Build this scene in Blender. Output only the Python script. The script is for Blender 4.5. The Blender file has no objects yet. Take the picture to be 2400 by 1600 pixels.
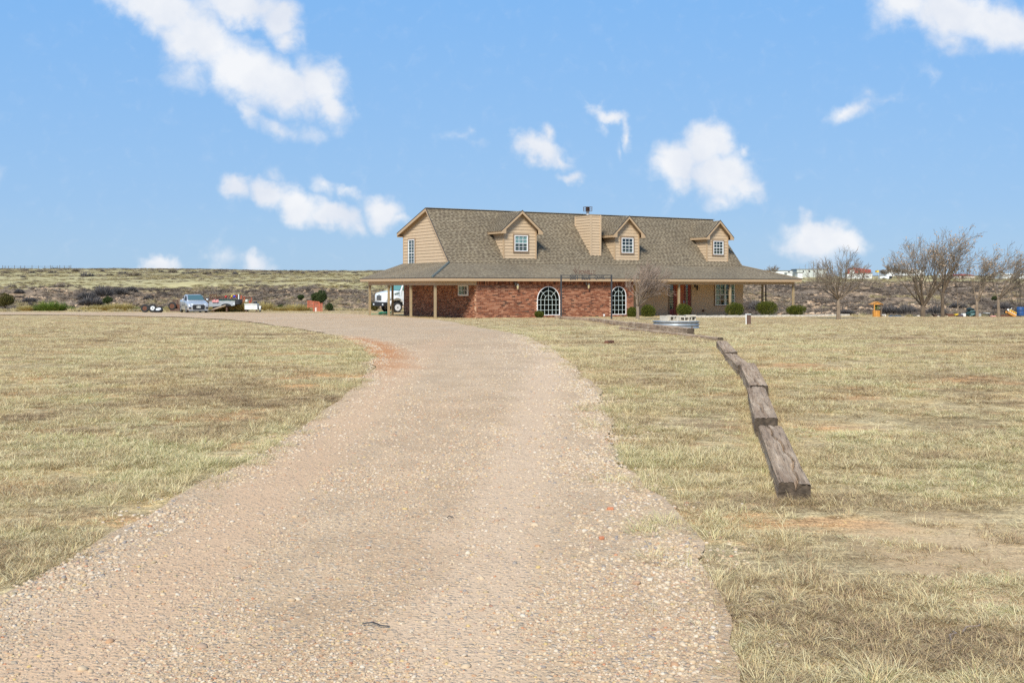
import bpy, bmesh, math, random
import numpy as np
from mathutils import Vector, Matrix
R = math.radians
random.seed(7)
rng = np.random.default_rng(11)
F_PX, CX, HY, EYE = 2462.0, 1200.0, 670.0, 1.4

# ------------------------------------------------------------ camera, world, sun, exposure
sc = bpy.context.scene
COL = sc.collection
cam_d = bpy.data.cameras.new("camera"); cam = bpy.data.objects.new("camera", cam_d); COL.objects.link(cam)
cam.location = (0, 0, EYE); cam.rotation_euler = (R(90), 0, 0)
cam_d.sensor_width = 36; cam_d.lens = F_PX/2400*36; cam_d.shift_y = -(800-HY)/2400
cam_d.clip_start = .1; cam_d.clip_end = 20000
sc.camera = cam
sc.render.engine = 'CYCLES'
sc.cycles.use_denoising = False
sc.cycles.max_bounces = 6; sc.cycles.transparent_max_bounces = 12
sc.view_settings.view_transform = 'Standard'; sc.view_settings.look = 'None'
sc.view_settings.exposure = 0.95; sc.view_settings.gamma = 1
sc.view_settings.use_curve_mapping = False

SUN_DIR = Vector((-.24, -.84, .74)).normalized()
SUN_EL = math.asin(SUN_DIR.z); SUN_AZ = math.atan2(SUN_DIR.x, SUN_DIR.y)
sun_d = bpy.data.lights.new("sun", 'SUN'); sun = bpy.data.objects.new("sun", sun_d); COL.objects.link(sun)
sun.rotation_euler = SUN_DIR.to_track_quat('Z', 'Y').to_euler()
sun_d.energy = 2.9; sun_d.angle = R(16); sun_d.color = (1, .945, .86)

world = bpy.data.worlds.new("World"); sc.world = world; world.use_nodes = True
def build_world():
    nt = world.node_tree; N = nt.nodes; L = nt.links; N.clear()
    out = N.new('ShaderNodeOutputWorld'); bg = N.new('ShaderNodeBackground')
    L.new(bg.outputs[0], out.inputs[0])
    sky = N.new('ShaderNodeTexSky'); sky.sky_type = 'NISHITA'; sky.sun_disc = False
    sky.sun_elevation = SUN_EL; sky.sun_rotation = SUN_AZ; sky.air_density = 1.0; sky.dust_density = .6; sky.ozone_density = 2.2
    tc = N.new('ShaderNodeTexCoord'); sep = N.new('ShaderNodeSeparateXYZ'); L.new(tc.outputs['Generated'], sep.inputs[0])
    def M(op, a, b=None, clamp=False):
        n = N.new('ShaderNodeMath'); n.operation = op; n.use_clamp = clamp
        for i, v in enumerate((a, b)):
            if v is None: continue
            if isinstance(v, (int, float)): n.inputs[i].default_value = v
            else: L.new(v, n.inputs[i])
        return n.outputs[0]
    ay = M('MAXIMUM', M('ABSOLUTE', sep.outputs[1]), .02)
    u = M('DIVIDE', sep.outputs[0], ay); v = M('DIVIDE', sep.outputs[2], ay)
    # clear-sky colour by height above the horizon, mixed with the physical sky
    rmp = N.new('ShaderNodeValToRGB'); L.new(v, rmp.inputs[0])
    e = rmp.color_ramp.elements
    e[0].position = 0.0; e[0].color = (3.8, 5.8, 8.0, 1)
    e[1].position = 1.0; e[1].color = (1.8, 3.9, 7.6, 1)
    x = e.new(.08); x.color = (3.1, 5.3, 8.35, 1)
    x = e.new(.27); x.color = (2.25, 4.85, 8.9, 1)
    mixs = N.new('ShaderNodeMix'); mixs.data_type = 'RGBA'; mixs.inputs[0].default_value = .88
    L.new(sky.outputs[0], mixs.inputs[6]); L.new(rmp.outputs[0], mixs.inputs[7])
    cmb = N.new('ShaderNodeCombineXYZ'); L.new(u, cmb.inputs[0]); L.new(v, cmb.inputs[1])
    # ragged edges: warp the plane the clouds are laid out on
    nz = N.new('ShaderNodeTexNoise'); nz.inputs['Scale'].default_value = 26; nz.inputs['Detail'].default_value = 5; nz.inputs['Roughness'].default_value = .55
    L.new(cmb.outputs[0], nz.inputs['Vector'])
    vs = N.new('ShaderNodeVectorMath'); vs.operation = 'SUBTRACT'; vs.inputs[1].default_value = (.5, .5, .5); L.new(nz.outputs['Color'], vs.inputs[0])
    vm = N.new('ShaderNodeVectorMath'); vm.operation = 'SCALE'; vm.inputs['Scale'].default_value = .042; L.new(vs.outputs[0], vm.inputs[0])
    va = N.new('ShaderNodeVectorMath'); va.operation = 'ADD'; L.new(cmb.outputs[0], va.inputs[0]); L.new(vm.outputs[0], va.inputs[1])
    sx = N.new('ShaderNodeSeparateXYZ'); L.new(va.outputs[0], sx.inputs[0])
    cz = N.new('ShaderNodeCombineXYZ'); L.new(sx.outputs[0], cz.inputs[0]); L.new(sx.outputs[1], cz.inputs[1])
    clouds = [ # x, y, rx, ry, angle down-right in degrees, weight
        (370,15,130,55,15,1),(470,90,110,70,38,1),(560,20,130,45,5,.95),(660,50,62,48,35,.95),(680,95,42,34,40,.7),(570,170,120,70,30,1),
        (660,205,95,60,30,1),(745,195,70,62,40,.95),(775,245,55,36,40,.8),(440,170,90,45,30,.42),(590,262,48,30,45,.6),(650,298,62,26,12,.5),(735,305,62,26,5,.42),(800,290,28,24,0,.36),(300,185,26,12,0,.25),
        (552,440,40,34,20,.85),(620,455,62,36,15,.95),(700,478,80,44,20,1),(780,500,72,36,25,1),(832,530,44,20,20,.6),(640,412,26,26,0,.4),(755,428,48,22,25,.52),(815,448,42,16,28,.55),
        (898,492,52,42,15,1.05),(940,516,46,18,15,.6),(382,624,46,22,0,.9),(518,604,48,36,0,.42),(602,620,52,24,0,.75),(475,600,30,14,0,.3),
        (1268,352,66,30,12,.95),(1278,318,24,30,10,.6),(1320,368,44,18,12,.6),(1345,405,38,16,3,.6),(1085,312,74,20,22,.3),(1108,298,20,20,0,.3),
        (1425,262,46,20,8,.78),(1460,305,15,46,-8,.6),(1405,282,14,24,0,.4),(1440,350,14,34,-10,.34),(1385,244,20,10,20,.3),
        (1590,385,62,50,-20,1.05),(1650,345,62,58,-35,1.05),(1680,318,26,30,-20,.7),(1690,410,90,56,12,.95),(1745,432,56,30,12,.8),(1690,462,52,28,0,.6),(1738,358,26,24,30,.5),(1565,470,18,44,0,.3),
        (1925,560,92,46,3,1.1),(1890,528,36,30,0,.95),(1985,565,52,34,0,.9),(1925,600,80,34,0,.45),
        (1985,262,60,30,-18,.66),(2070,236,76,18,-20,.34),(2025,215,30,36,-40,.3),(2182,185,22,36,0,.32),(2350,350,40,14,0,.16),
        (2140,10,110,50,-8,.8),(2240,35,130,60,10,1),(2350,60,120,62,10,1),(2230,100,80,40,20,.55),(2390,115,60,30,0,.5),(2080,60,60,20,-20,.3),
        (2600,300,160,70,5,.9),(2850,520,140,50,0,.9),(-160,380,150,60,10,.9),(-420,120,190,80,20,1),(3100,60,220,90,0,1),(1300,-420,220,90,10,1),(500,-600,260,110,20,1),(2300,-500,260,100,-10,1)]
    acc = None
    for (x, y, rx, ry, a, w) in clouds:
        m = N.new('ShaderNodeMapping'); m.vector_type = 'TEXTURE'
        m.inputs['Location'].default_value = ((x-CX)/F_PX, (HY-y)/F_PX, 0)
        m.inputs['Rotation'].default_value = (0, 0, R(-a)); m.inputs['Scale'].default_value = (1.45*rx/F_PX, 1.45*ry/F_PX, 1)
        L.new(cz.outputs[0], m.inputs['Vector'])
        g = N.new('ShaderNodeTexGradient'); g.gradient_type = 'SPHERICAL'; L.new(m.outputs[0], g.inputs[0])
        val = M('MULTIPLY', g.outputs['Fac'], w)
        acc = val if acc is None else M('SMOOTH_MAX', acc, val)
        if acc is not val: acc.node.inputs[2].default_value = .12
    n2 = N.new('ShaderNodeTexNoise'); n2.inputs['Scale'].default_value = 60; n2.inputs['Detail'].default_value = 8; n2.inputs['Roughness'].default_value = .6; n2.inputs['Distortion'].default_value = .4
    L.new(cmb.outputs[0], n2.inputs['Vector'])
    dens = M('ADD', acc, M('MULTIPLY', M('SUBTRACT', n2.outputs['Fac'], .5), .46))
    mr = N.new('ShaderNodeMapRange'); mr.interpolation_type = 'SMOOTHSTEP'
    mr.inputs[1].default_value = .09; mr.inputs[2].default_value = .72; L.new(dens, mr.inputs[0])
    msk = M('MULTIPLY', mr.outputs[0], M('GREATER_THAN', sep.outputs[2], 0.0))
    msk = M('MULTIPLY', msk, .97)
    # cloud tone: white bodies, faintly blue-grey folds
    n3 = N.new('ShaderNodeTexNoise'); n3.inputs['Scale'].default_value = 16; n3.inputs['Detail'].default_value = 5; L.new(cmb.outputs[0], n3.inputs['Vector'])
    cr = N.new('ShaderNodeValToRGB'); L.new(n3.outputs['Fac'], cr.inputs[0])
    cr.color_ramp.elements[0].position = .35; cr.color_ramp.elements[0].color = (7.3, 7.75, 8.6, 1)
    cr.color_ramp.elements[1].position = .62; cr.color_ramp.elements[1].color = (8.9, 9.05, 9.3, 1)
    mc = N.new('ShaderNodeMix'); mc.data_type = 'RGBA'; L.new(msk, mc.inputs[0]); L.new(mixs.outputs[2], mc.inputs[6]); L.new(cr.outputs[0], mc.inputs[7])
    L.new(mc.outputs[2], bg.inputs[0]); bg.inputs[1].default_value = .054
build_world()

# ------------------------------------------------------------ helpers
WM = {}                     # world matrix of every object we parent to
def tag(o, label=None, cat=None, group=None, kind=None):
    if label: o['label'] = label
    if cat: o['category'] = cat
    if group: o['group'] = group
    if kind: o['kind'] = kind
    return o
def empty(name, loc, label, cat, group=None, rz=0):
    o = bpy.data.objects.new(name, None); COL.objects.link(o)
    o.empty_display_size = .3
    m = Matrix.Translation(loc) @ Matrix.Rotation(rz, 4, 'Z'); o.matrix_basis = m; WM[o.name] = m
    return tag(o, label, cat, group)
def place(o, F, parent=None):
    COL.objects.link(o)
    if parent is not None:
        o.parent = parent; o.matrix_basis = WM[parent.name].inverted() @ F
    else:
        o.matrix_basis = F
    WM[o.name] = F.copy()
    return o
class MB:
    def __init__(s): s.v = []; s.f = []
    def add(s, vs, fs):
        n = len(s.v); s.v += [tuple(p) for p in vs]; s.f += [tuple(i+n for i in f) for f in fs]; return s
    def box(s, x0, x1, y0, y1, z0, z1):
        return s.add([(x0,y0,z0),(x1,y0,z0),(x1,y1,z0),(x0,y1,z0),(x0,y0,z1),(x1,y0,z1),(x1,y1,z1),(x0,y1,z1)],
              [(0,3,2,1),(4,5,6,7),(0,1,5,4),(1,2,6,5),(2,3,7,6),(3,0,4,7)])
    def obox(s, c, size, rot=None):
        h = [k/2 for k in size]; vs = []
        for dx, dy, dz in ((-1,-1,-1),(1,-1,-1),(1,1,-1),(-1,1,-1),(-1,-1,1),(1,-1,1),(1,1,1),(-1,1,1)):
            p = Vector((dx*h[0], dy*h[1], dz*h[2]))
            if rot is not None: p = rot @ p
            vs.append(p+Vector(c))
        return s.add(vs, [(0,3,2,1),(4,5,6,7),(0,1,5,4),(1,2,6,5),(2,3,7,6),(3,0,4,7)])
    def prism(s, poly, y0, y1):          # poly in (x,z), extruded along y; y0/y1 numbers or functions of (x,z)
        a = (lambda x, z: y0) if not callable(y0) else y0; b = (lambda x, z: y1) if not callable(y1) else y1
        n = len(poly)
        vs = [(x, a(x,z), z) for x, z in poly] + [(x, b(x,z), z) for x, z in poly]
        fs = [tuple(range(n)), tuple(reversed(range(n, 2*n)))] + [(i, i+n, (i+1)%n+n, (i+1)%n) for i in range(n)]
        return s.add(vs, fs)
    def tube(s, pts, rad, k=6, cap=True):
        pts = [Vector(p) for p in pts]; n = len(pts)
        if not hasattr(rad, '__len__'): rad = [rad]*n
        d = (pts[1]-pts[0]).normalized(); up = Vector((0,0,1)) if abs(d.z) < .9 else Vector((1,0,0))
        a = d.cross(up).normalized(); vs = []
        for i, p in enumerate(pts):
            d = (pts[min(i+1,n-1)]-pts[max(i-1,0)])
            d = d.normalized() if d.length > 1e-9 else Vector((0,0,1))
            a = (a-d*a.dot(d)); a = a.normalized() if a.length > 1e-6 else d.orthogonal().normalized()
            b = d.cross(a)
            for j in range(k):
                t = 2*math.pi*j/k; vs.append(p+(a*math.cos(t)+b*math.sin(t))*rad[i])
        fs = [(i*k+j, i*k+(j+1)%k, (i+1)*k+(j+1)%k, (i+1)*k+j) for i in range(n-1) for j in range(k)]
        if cap: fs += [tuple(reversed(range(k))), tuple(range((n-1)*k, n*k))]
        return s.add(vs, fs)
    def lathe(s, prof, c=(0,0,0), axis='z', k=20, caps=True):   # prof: (r, h)
        vs = []
        for r, h in prof:
            for j in range(k):
                t = 2*math.pi*j/k; x, y = r*math.cos(t), r*math.sin(t)
                p = {'z': (x,y,h), 'y': (x,h,y), 'x': (h,x,y)}[axis]
                vs.append((p[0]+c[0], p[1]+c[1], p[2]+c[2]))
        n = len(prof)
        fs = [(i*k+j, i*k+(j+1)%k, (i+1)*k+(j+1)%k, (i+1)*k+j) for i in range(n-1) for j in range(k)]
        if caps and prof[0][0] > 1e-6: fs.append(tuple(range(k)))
        if caps and prof[-1][0] > 1e-6: fs.append(tuple(range((n-1)*k, n*k)))
        return s.add(vs, fs)
    def loft(s, rings):
        k = len(rings[0]); n = len(rings); vs = [p for r in rings for p in r]
        fs = [(i*k+j, i*k+(j+1)%k, (i+1)*k+(j+1)%k, (i+1)*k+j) for i in range(n-1) for j in range(k)]
        fs += [tuple(reversed(range(k))), tuple(range((n-1)*k, n*k))]
        return s.add(vs, fs)
    def build(s, name, mat, parent=None, F=Matrix.Identity(4), smooth=False, label=None, cat=None, group=None, kind=None, bevel=0, fix=True):
        me = bpy.data.meshes.new(name); me.from_pydata(s.v, [], s.f)
        if fix:
            bm = bmesh.new(); bm.from_mesh(me); bmesh.ops.recalc_face_normals(bm, faces=bm.faces)
            if bevel: bmesh.ops.bevel(bm, geom=list(bm.edges), offset=bevel, segments=2, affect='EDGES', profile=.6)
            bm.to_mesh(me); bm.free()
        if mat: me.materials.append(mat)
        if smooth: me.polygons.foreach_set('use_smooth', [True]*len(me.polygons))
        me.update()
        o = bpy.data.objects.new(name, me); place(o, F, parent)
        return tag(o, label, cat, group, kind)
def T(x, y, z): return Matrix.Translation((x, y, z))
def clip(poly, nx, ny, c):               # keep nx*x+ny*y <= c
    out = []
    for i in range(len(poly)):
        p, q = poly[i], poly[(i+1) % len(poly)]
        a, b = nx*p[0]+ny*p[1]-c, nx*q[0]+ny*q[1]-c
        if a <= 0: out.append(p)
        if (a < 0 < b) or (b < 0 < a):
            t = a/(a-b); out.append((p[0]+(q[0]-p[0])*t, p[1]+(q[1]-p[1])*t))
    return out
def clip_poly(poly, conv):               # clip by convex polygon (counter-clockwise)
    for i in range(len(conv)):
        (x0, y0), (x1, y1) = conv[i], conv[(i+1) % len(conv)]
        nx, ny = (y1-y0), -(x1-x0); poly = clip(poly, nx, ny, nx*x0+ny*y0)
        if len(poly) < 3: return []
    return poly
def ccw(p):
    a = sum(p[i][0]*p[(i+1)%len(p)][1]-p[(i+1)%len(p)][0]*p[i][1] for i in range(len(p)))
    return p if a > 0 else p[::-1]
def area(p): return abs(sum(p[i][0]*p[(i+1)%len(p)][1]-p[(i+1)%len(p)][0]*p[i][1] for i in range(len(p))))/2

# ---- value noise in numpy, for terrain and scattering
def vnoise(x, y, seed=0):
    x = np.asarray(x, float); y = np.asarray(y, float)
    xi = np.floor(x).astype(np.int64); yi = np.floor(y).astype(np.int64); fx = x-xi; fy = y-yi
    fx = fx*fx*(3-2*fx); fy = fy*fy*(3-2*fy)
    def h(a, b):
        n = (a*374761393+b*668265263+seed*1274126177) & 0xffffffff
        n = ((n ^ (n >> 13))*1274126177) & 0xffffffff
        return ((n ^ (n >> 16)) & 0xffff)/65535.0
    return (h(xi,yi)*(1-fx)+h(xi+1,yi)*fx)*(1-fy)+(h(xi,yi+1)*(1-fx)+h(xi+1,yi+1)*fx)*fy
def fbm(x, y, seed=0, o=4):
    s = 0; a = .5; t = 0
    for i in range(o):
        s = s+a*vnoise(np.asarray(x)*2**i, np.asarray(y)*2**i, seed+i*7); t += a; a *= .5
    return s/t
def sstep(a, b, x):
    t = np.clip((np.asarray(x, float)-a)/(b-a), 0, 1); return t*t*(3-2*t)

# ---- terrain heights
GY = [(-40,0),(0,0),(7,0),(10,.03),(13,.09),(17,.16),(20,.17),(25,.09),(30,0),(38,-.18),(45,-.32),(60,-.57),(68,-.70),(78,-.78),(88,-.83),(100,-.92),(130,-1.1)]
def edge_y(X): return 98-14.5*sstep(12, 24, X)
def height(X, Y):
    X = np.asarray(X, float); Y = np.asarray(Y, float)
    g = np.interp(Y, [a for a, b in GY], [b for a, b in GY]) - .13*sstep(6, 20, X)*sstep(30, 70, Y)
    g = g + .035*(fbm(X/1.9, Y/1.9, 3, 3)-.5)*sstep(2, 6, np.abs(X)+Y*.3)*(1-.6*sstep(30,60,Y))
    e = edge_y(X)+3*(fbm(X/9, Y*0+.5, 9)-.5)*sstep(0,8,np.abs(X-6))
    d = Y-e
    r = sstep(15, 75, X-(Y-150)*.12)
    # the far side of the gully: bank, then plain
    bank_left = np.interp(Y, [0,120,150,178,196,214,240,330,600,640,1200,6000],[-7,-7,-5.5,-2.5,-.6,1.15,1.9,4.6,10.0,10.0,6,-10])
    bank_right = np.interp(Y, [0,120,145,170,215,270,330,385,430,485,900,6000],[-7,-7,-5.2,-3,-.9,1.5,3.0,3.7,5.2,5.9,2.5,-20])
    far = bank_left*(1-r)+bank_right*r
    onbank = sstep(140, 165, Y)*(1-sstep(225+r*90, 260+r*130, Y))
    rid = 1-np.abs(2*fbm(X/24, Y/40, 21, 4)-1)
    far = far + onbank*(1.7*(rid-.72) + 1.5*(fbm(X/7, Y/7, 31, 4)-.5))
    far = far + sstep(230,300,Y)*1.0*(fbm(X/60, Y/60, 5, 4)-.5)
    far = far + sstep(380,520,Y)*(1-r)*(.9*sstep(-120,-200,X)*1.4)
    drop = -.9-4.6*sstep(0, 26, d)
    near = np.where(d > 0, np.minimum(g, g+ (drop+.9)), g)
    k = sstep(22, 52, d)
    return near*(1-k)+far*k
def hz(x, y): return float(height(x, y))
def P(px, py, Y): return Vector(((px-CX)/F_PX*Y, Y, EYE-(py-HY)/F_PX*Y))
def XP(px, Y): return (px-CX)/F_PX*Y
def GP(px, py, lift=0.0):                # where the sight line meets the yard
    Ys = np.linspace(2.5, 97, 3000); X = (px-CX)/F_PX*Ys; z = EYE-(py-HY)/F_PX*Ys
    g = np.interp(Ys, [a for a, b in GY], [b for a, b in GY]) - .13*sstep(6, 20, X)*sstep(30, 70, Ys) + lift
    i = np.argmax(z <= g) if (z <= g).any() else len(Ys)-1
    return Vector((X[i], Ys[i], 0))

# ------------------------------------------------------------ materials
def new_mat(name):
    m = bpy.data.materials.new(name); m.use_nodes = True; nt = m.node_tree
    return m, nt, nt.nodes, nt.links, nt.nodes['Principled BSDF']
def simple(name, col, rough=.7, metal=0, spec=.5, noise=.0, nscale=8, bump=0, coat=0):
    m, nt, N, L, b = new_mat(name)
    b.inputs['Base Color'].default_value = (*col, 1); b.inputs['Roughness'].default_value = rough; b.inputs['Metallic'].default_value = metal
    b.inputs['Specular IOR Level'].default_value = spec; b.inputs['Coat Weight'].default_value = coat
    if noise or bump:
        tc = N.new('ShaderNodeTexCoord'); n = N.new('ShaderNodeTexNoise'); n.inputs['Scale'].default_value = nscale; n.inputs['Detail'].default_value = 6
        L.new(tc.outputs['Object'], n.inputs['Vector'])
        if noise:
            hsv = N.new('ShaderNodeHueSaturation'); hsv.inputs['Color'].default_value = (*col, 1)
            mr = N.new('ShaderNodeMapRange'); mr.inputs[1].default_value = .3; mr.inputs[2].default_value = .7; mr.inputs[3].default_value = 1-noise; mr.inputs[4].default_value = 1+noise
            L.new(n.outputs[0], mr.inputs[0]); L.new(mr.outputs[0], hsv.inputs['Value']); L.new(hsv.outputs[0], b.inputs['Base Color'])
        if bump:
            bp = N.new('ShaderNodeBump'); bp.inputs['Strength'].default_value = bump; bp.inputs['Distance'].default_value = .02
            L.new(n.outputs[0], bp.inputs['Height']); L.new(bp.outputs[0], b.inputs['Normal'])
    return m
def ramp(N, L, src, stops, interp='LINEAR'):
    r = N.new('ShaderNodeValToRGB'); r.color_ramp.interpolation = interp; e = r.color_ramp.elements
    e[0].position, e[0].color = stops[0][0], (*stops[0][1], 1); e[1].position, e[1].color = stops[-1][0], (*stops[-1][1], 1)
    for p, c in stops[1:-1]:
        x = e.new(p); x.color = (*c, 1)
    L.new(src, r.inputs[0]); return r.outputs[0]
def mixc(N, L, f, a, b, mode='MIX'):
    m = N.new('ShaderNodeMix'); m.data_type = 'RGBA'; m.blend_type = mode
    for i, v in ((0, f), (6, a), (7, b)):
        if isinstance(v, (int, float)): m.inputs[i].default_value = v
        elif isinstance(v, tuple): m.inputs[i].default_value = (*v, 1)
        else: L.new(v, m.inputs[i])
    return m.outputs[2]
def noise(N, L, vec, scale, detail=5, rough=.55, out='Fac', stretch=None):
    if stretch:
        mp = N.new('ShaderNodeMapping'); mp.inputs['Scale'].default_value = stretch; L.new(vec, mp.inputs[0]); vec = mp.outputs[0]
    n = N.new('ShaderNodeTexNoise'); n.inputs['Scale'].default_value = scale; n.inputs['Detail'].default_value = detail; n.inputs['Roughness'].default_value = rough
    L.new(vec, n.inputs['Vector']); return n.outputs[out]
def mrange(N, L, src, a, b, c=0, d=1):
    m = N.new('ShaderNodeMapRange'); m.inputs[1].default_value = a; m.inputs[2].default_value = b; m.inputs[3].default_value = c; m.inputs[4].default_value = d
    L.new(src, m.inputs[0]); return m.outputs[0]
def mth(N, L, op, a, b=0.0):
    n = N.new('ShaderNodeMath'); n.operation = op
    for i, v in enumerate((a, b)):
        if isinstance(v, (int, float)): n.inputs[i].default_value = v
        else: L.new(v, n.inputs[i])
    return n.outputs[0]
def bumped(N, L, b, h, dist=.02, strength=.8):
    bp = N.new('ShaderNodeBump'); bp.inputs['Strength'].default_value = strength; bp.inputs['Distance'].default_value = dist
    L.new(h, bp.inputs['Height']); L.new(bp.outputs[0], b.inputs['Normal'])
def island_mat(name, stops, rough=.9, fine=.25, fscale=30, bump=.3):
    m, nt, N, L, b = new_mat(name); g = N.new('ShaderNodeNewGeometry'); tc = N.new('ShaderNodeTexCoord')
    c = ramp(N, L, g.outputs['Random Per Island'], stops)
    n = noise(N, L, tc.outputs['Object'], fscale, 4)
    c = mixc(N, L, 1.0, c, ramp(N, L, n, [(.3, (1-fine,)*3), (.7, (1+fine*.4,)*3)]), 'MULTIPLY')
    big = noise(N, L, tc.outputs['Object'], .35, 3)
    c = mixc(N, L, 1.0, c, ramp(N, L, big, [(.35, (.88,.88,.88)), (.65, (1.08,1.07,1.05))]), 'MULTIPLY')
    L.new(c, b.inputs['Base Color']); b.inputs['Roughness'].default_value = rough; b.inputs['Specular IOR Level'].default_value = .25
    if bump: bumped(N, L, b, n, .01, bump)
    return m
def tint_mat(name, stops, rough=.85, trans=0.0, backdark=None, fine=.0):
    m, nt, N, L, b = new_mat(name)
    a = N.new('ShaderNodeAttribute'); a.attribute_type = 'INSTANCER'; a.attribute_name = 'tint'
    src = a.outputs['Fac']
    if fine:
        g = N.new('ShaderNodeNewGeometry'); src = mth(N, L, 'ADD', src, mrange(N, L, g.outputs['Random Per Island'], 0, 1, -fine, fine))
    c = ramp(N, L, src, stops); L.new(c, b.inputs['Base Color'])
    b.inputs['Roughness'].default_value = rough; b.inputs['Specular IOR Level'].default_value = .2
    if trans:
        t = N.new('ShaderNodeBsdfTranslucent'); L.new(c, t.inputs[0]); mx = N.new('ShaderNodeMixShader'); mx.inputs[0].default_value = trans
        L.new(b.outputs[0], mx.inputs[1]); L.new(t.outputs[0], mx.inputs[2]); L.new(mx.outputs[0], N['Material Output'].inputs[0])
    return m
def leaf_mat(name, stops):
    m, nt, N, L, b = new_mat(name); g = N.new('ShaderNodeNewGeometry')
    c = ramp(N, L, g.outputs['Random Per Island'], stops); L.new(c, b.inputs['Base Color'])
    b.inputs['Roughness'].default_value = .7; b.inputs['Specular IOR Level'].default_value = .25
    t = N.new('ShaderNodeBsdfTranslucent'); L.new(c, t.inputs[0]); mx = N.new('ShaderNodeMixShader'); mx.inputs[0].default_value = .25
    L.new(b.outputs[0], mx.inputs[1]); L.new(t.outputs[0], mx.inputs[2]); L.new(mx.outputs[0], N['Material Output'].inputs[0])
    return m
def glass_mat(name, tint=(.75,.85,.85), refl=.12):
    m, nt, N, L, b = new_mat(name)
    t = N.new('ShaderNodeBsdfTransparent'); t.inputs[0].default_value = (*tint, 1)
    g = N.new('ShaderNodeBsdfGlossy'); g.inputs['Roughness'].default_value = .04
    fr = N.new('ShaderNodeFresnel'); fr.inputs[0].default_value = 1.5
    ge = N.new('ShaderNodeNewGeometry'); f = mth(N, L, 'MULTIPLY', mth(N, L, 'ADD', fr.outputs[0], refl), mth(N, L, 'SUBTRACT', 1.0, ge.outputs['Backfacing']))
    mx = N.new('ShaderNodeMixShader'); L.new(f, mx.inputs[0]); L.new(t.outputs[0], mx.inputs[1]); L.new(g.outputs[0], mx.inputs[2]); L.new(mx.outputs[0], N['Material Output'].inputs[0])
    return m

M_siding = simple('tan_siding', (.50,.375,.24), .75, noise=.05, nscale=3, bump=.05)
M_siding2 = simple('porch_siding', (.50,.37,.235), .75, noise=.05, nscale=3)
M_trim = simple('tan_trim', (.43,.305,.18), .6, noise=.04)
M_casing = simple('window_casing', (.25,.175,.11), .6)
M_post = simple('post_paint', (.33,.25,.14), .6, noise=.12, nscale=5)
M_white = simple('white_vinyl', (.78,.78,.76), .4)
M_palegreen = simple('pale_muntin', (.62,.72,.68), .45)
M_dark = simple('dark_interior', (.012,.012,.012), .9)
M_curtain = simple('curtain_cloth', (.50,.52,.48), .9, noise=.25, nscale=14)
M_glassdark = glass_mat('dark_window_glass', (.5,.55,.52), -.03)
M_glass = glass_mat('window_glass', (.75,.85,.85), .05)
M_carglass = glass_mat('vehicle_glass', (.45,.6,.58), .22)
M_mortar = simple('mortar', (.52,.34,.22), .95, noise=.15, nscale=20)
M_brick = island_mat('red_brick', [(0,(.345,.135,.072)),(.2,(.42,.205,.122)),(.36,(.32,.125,.066)),(.52,(.255,.09,.045)),(.74,(.20,.065,.032)),(.84,(.19,.065,.035)),(.94,(.12,.045,.028)),(1,(.07,.035,.025))], .9, .2, 25)
M_shingle = island_mat('asphalt_shingle', [(0,(.215,.175,.115)),(.35,(.26,.215,.145)),(.6,(.195,.157,.107)),(.9,(.285,.24,.165)),(1,(.155,.123,.083))], .95, .25, 40, .5)
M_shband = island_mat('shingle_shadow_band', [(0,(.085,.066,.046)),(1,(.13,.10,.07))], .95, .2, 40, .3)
M_drip = simple('dark_drip_edge', (.055,.048,.04), .6)
M_flash = simple('green_flashing', (.12,.135,.115), .6, noise=.2)
M_metal = simple('galvanised', (.50,.51,.50), .45, metal=.6, noise=.12, nscale=5)
M_tank = simple('tank_zinc', (.30,.335,.36), .5, metal=.5, noise=.2, nscale=5)
M_iron = simple('black_iron', (.035,.038,.042), .55, metal=.3)
M_rustiron = simple('rusty_iron', (.105,.062,.045), .85, noise=.35, nscale=20)
M_lamp = simple('lantern_body', (.33,.31,.27), .5, metal=.5)
M_lampglass = simple('lantern_glass', (.55,.46,.22), .2)
M_door = simple('door_wood', (.33,.085,.022), .45, noise=.2, nscale=4)
M_doorred = simple('red_door_panel', (.20,.028,.016), .5)
M_ceil = simple('pale_ceiling_paint', (.74,.68,.56), .7)
M_conc = simple('concrete', (.48,.43,.34), .95, noise=.18, nscale=9, bump=.4)
M_kerb = simple('pale_edging_stone', (.50,.46,.38), .95, noise=.2, nscale=5, bump=.4)
M_rubber = simple('tyre_rubber', (.018,.018,.018), .8, noise=.3, nscale=14)
M_rust = simple('rust', (.12,.05,.028), .9, noise=.35, nscale=20)
M_carsilver = simple('silver_blue_paint', (.50,.515,.53), .28, metal=.45, coat=.6)
M_truckwhite = simple('white_truck_paint', (.72,.75,.76), .3, coat=.5)
M_black = simple('black_plastic', (.015,.016,.018), .5)
M_chrome = simple('chrome', (.62,.64,.66), .18, metal=1)
M_headlight = simple('headlight_lens', (.62,.68,.70), .12, coat=.8)
M_orange = simple('orange_plastic', (.37,.095,.045), .7, noise=.2)
M_orangewood = simple('orange_stained_wood', (.50,.23,.04), .6, noise=.2, nscale=6)
M_terra = simple('terracotta_chip', (.50,.20,.10), .9, noise=.2)
M_green = simple('green_hose_plastic', (.015,.22,.11), .45)
M_teal = simple('dark_teal_plastic', (.018,.060,.058), .6, noise=.4, nscale=5)
M_blue = simple('blue_drum_plastic', (.02,.075,.22), .5, noise=.4, nscale=3)
M_red = simple('red_plastic', (.42,.02,.015), .5)
M_yellow = simple('yellow_plastic', (.62,.42,.03), .5)
M_bluetoy = simple('blue_toy', (.04,.035,.42), .4)
M_pink = simple('pink_cloth', (.62,.28,.27), .8)
M_plank = simple('weathered_plank', (.33,.26,.18), .9, noise=.3, nscale=6)
M_whitetank = simple('white_steel', (.62,.65,.62), .5, noise=.15, nscale=3)
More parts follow.
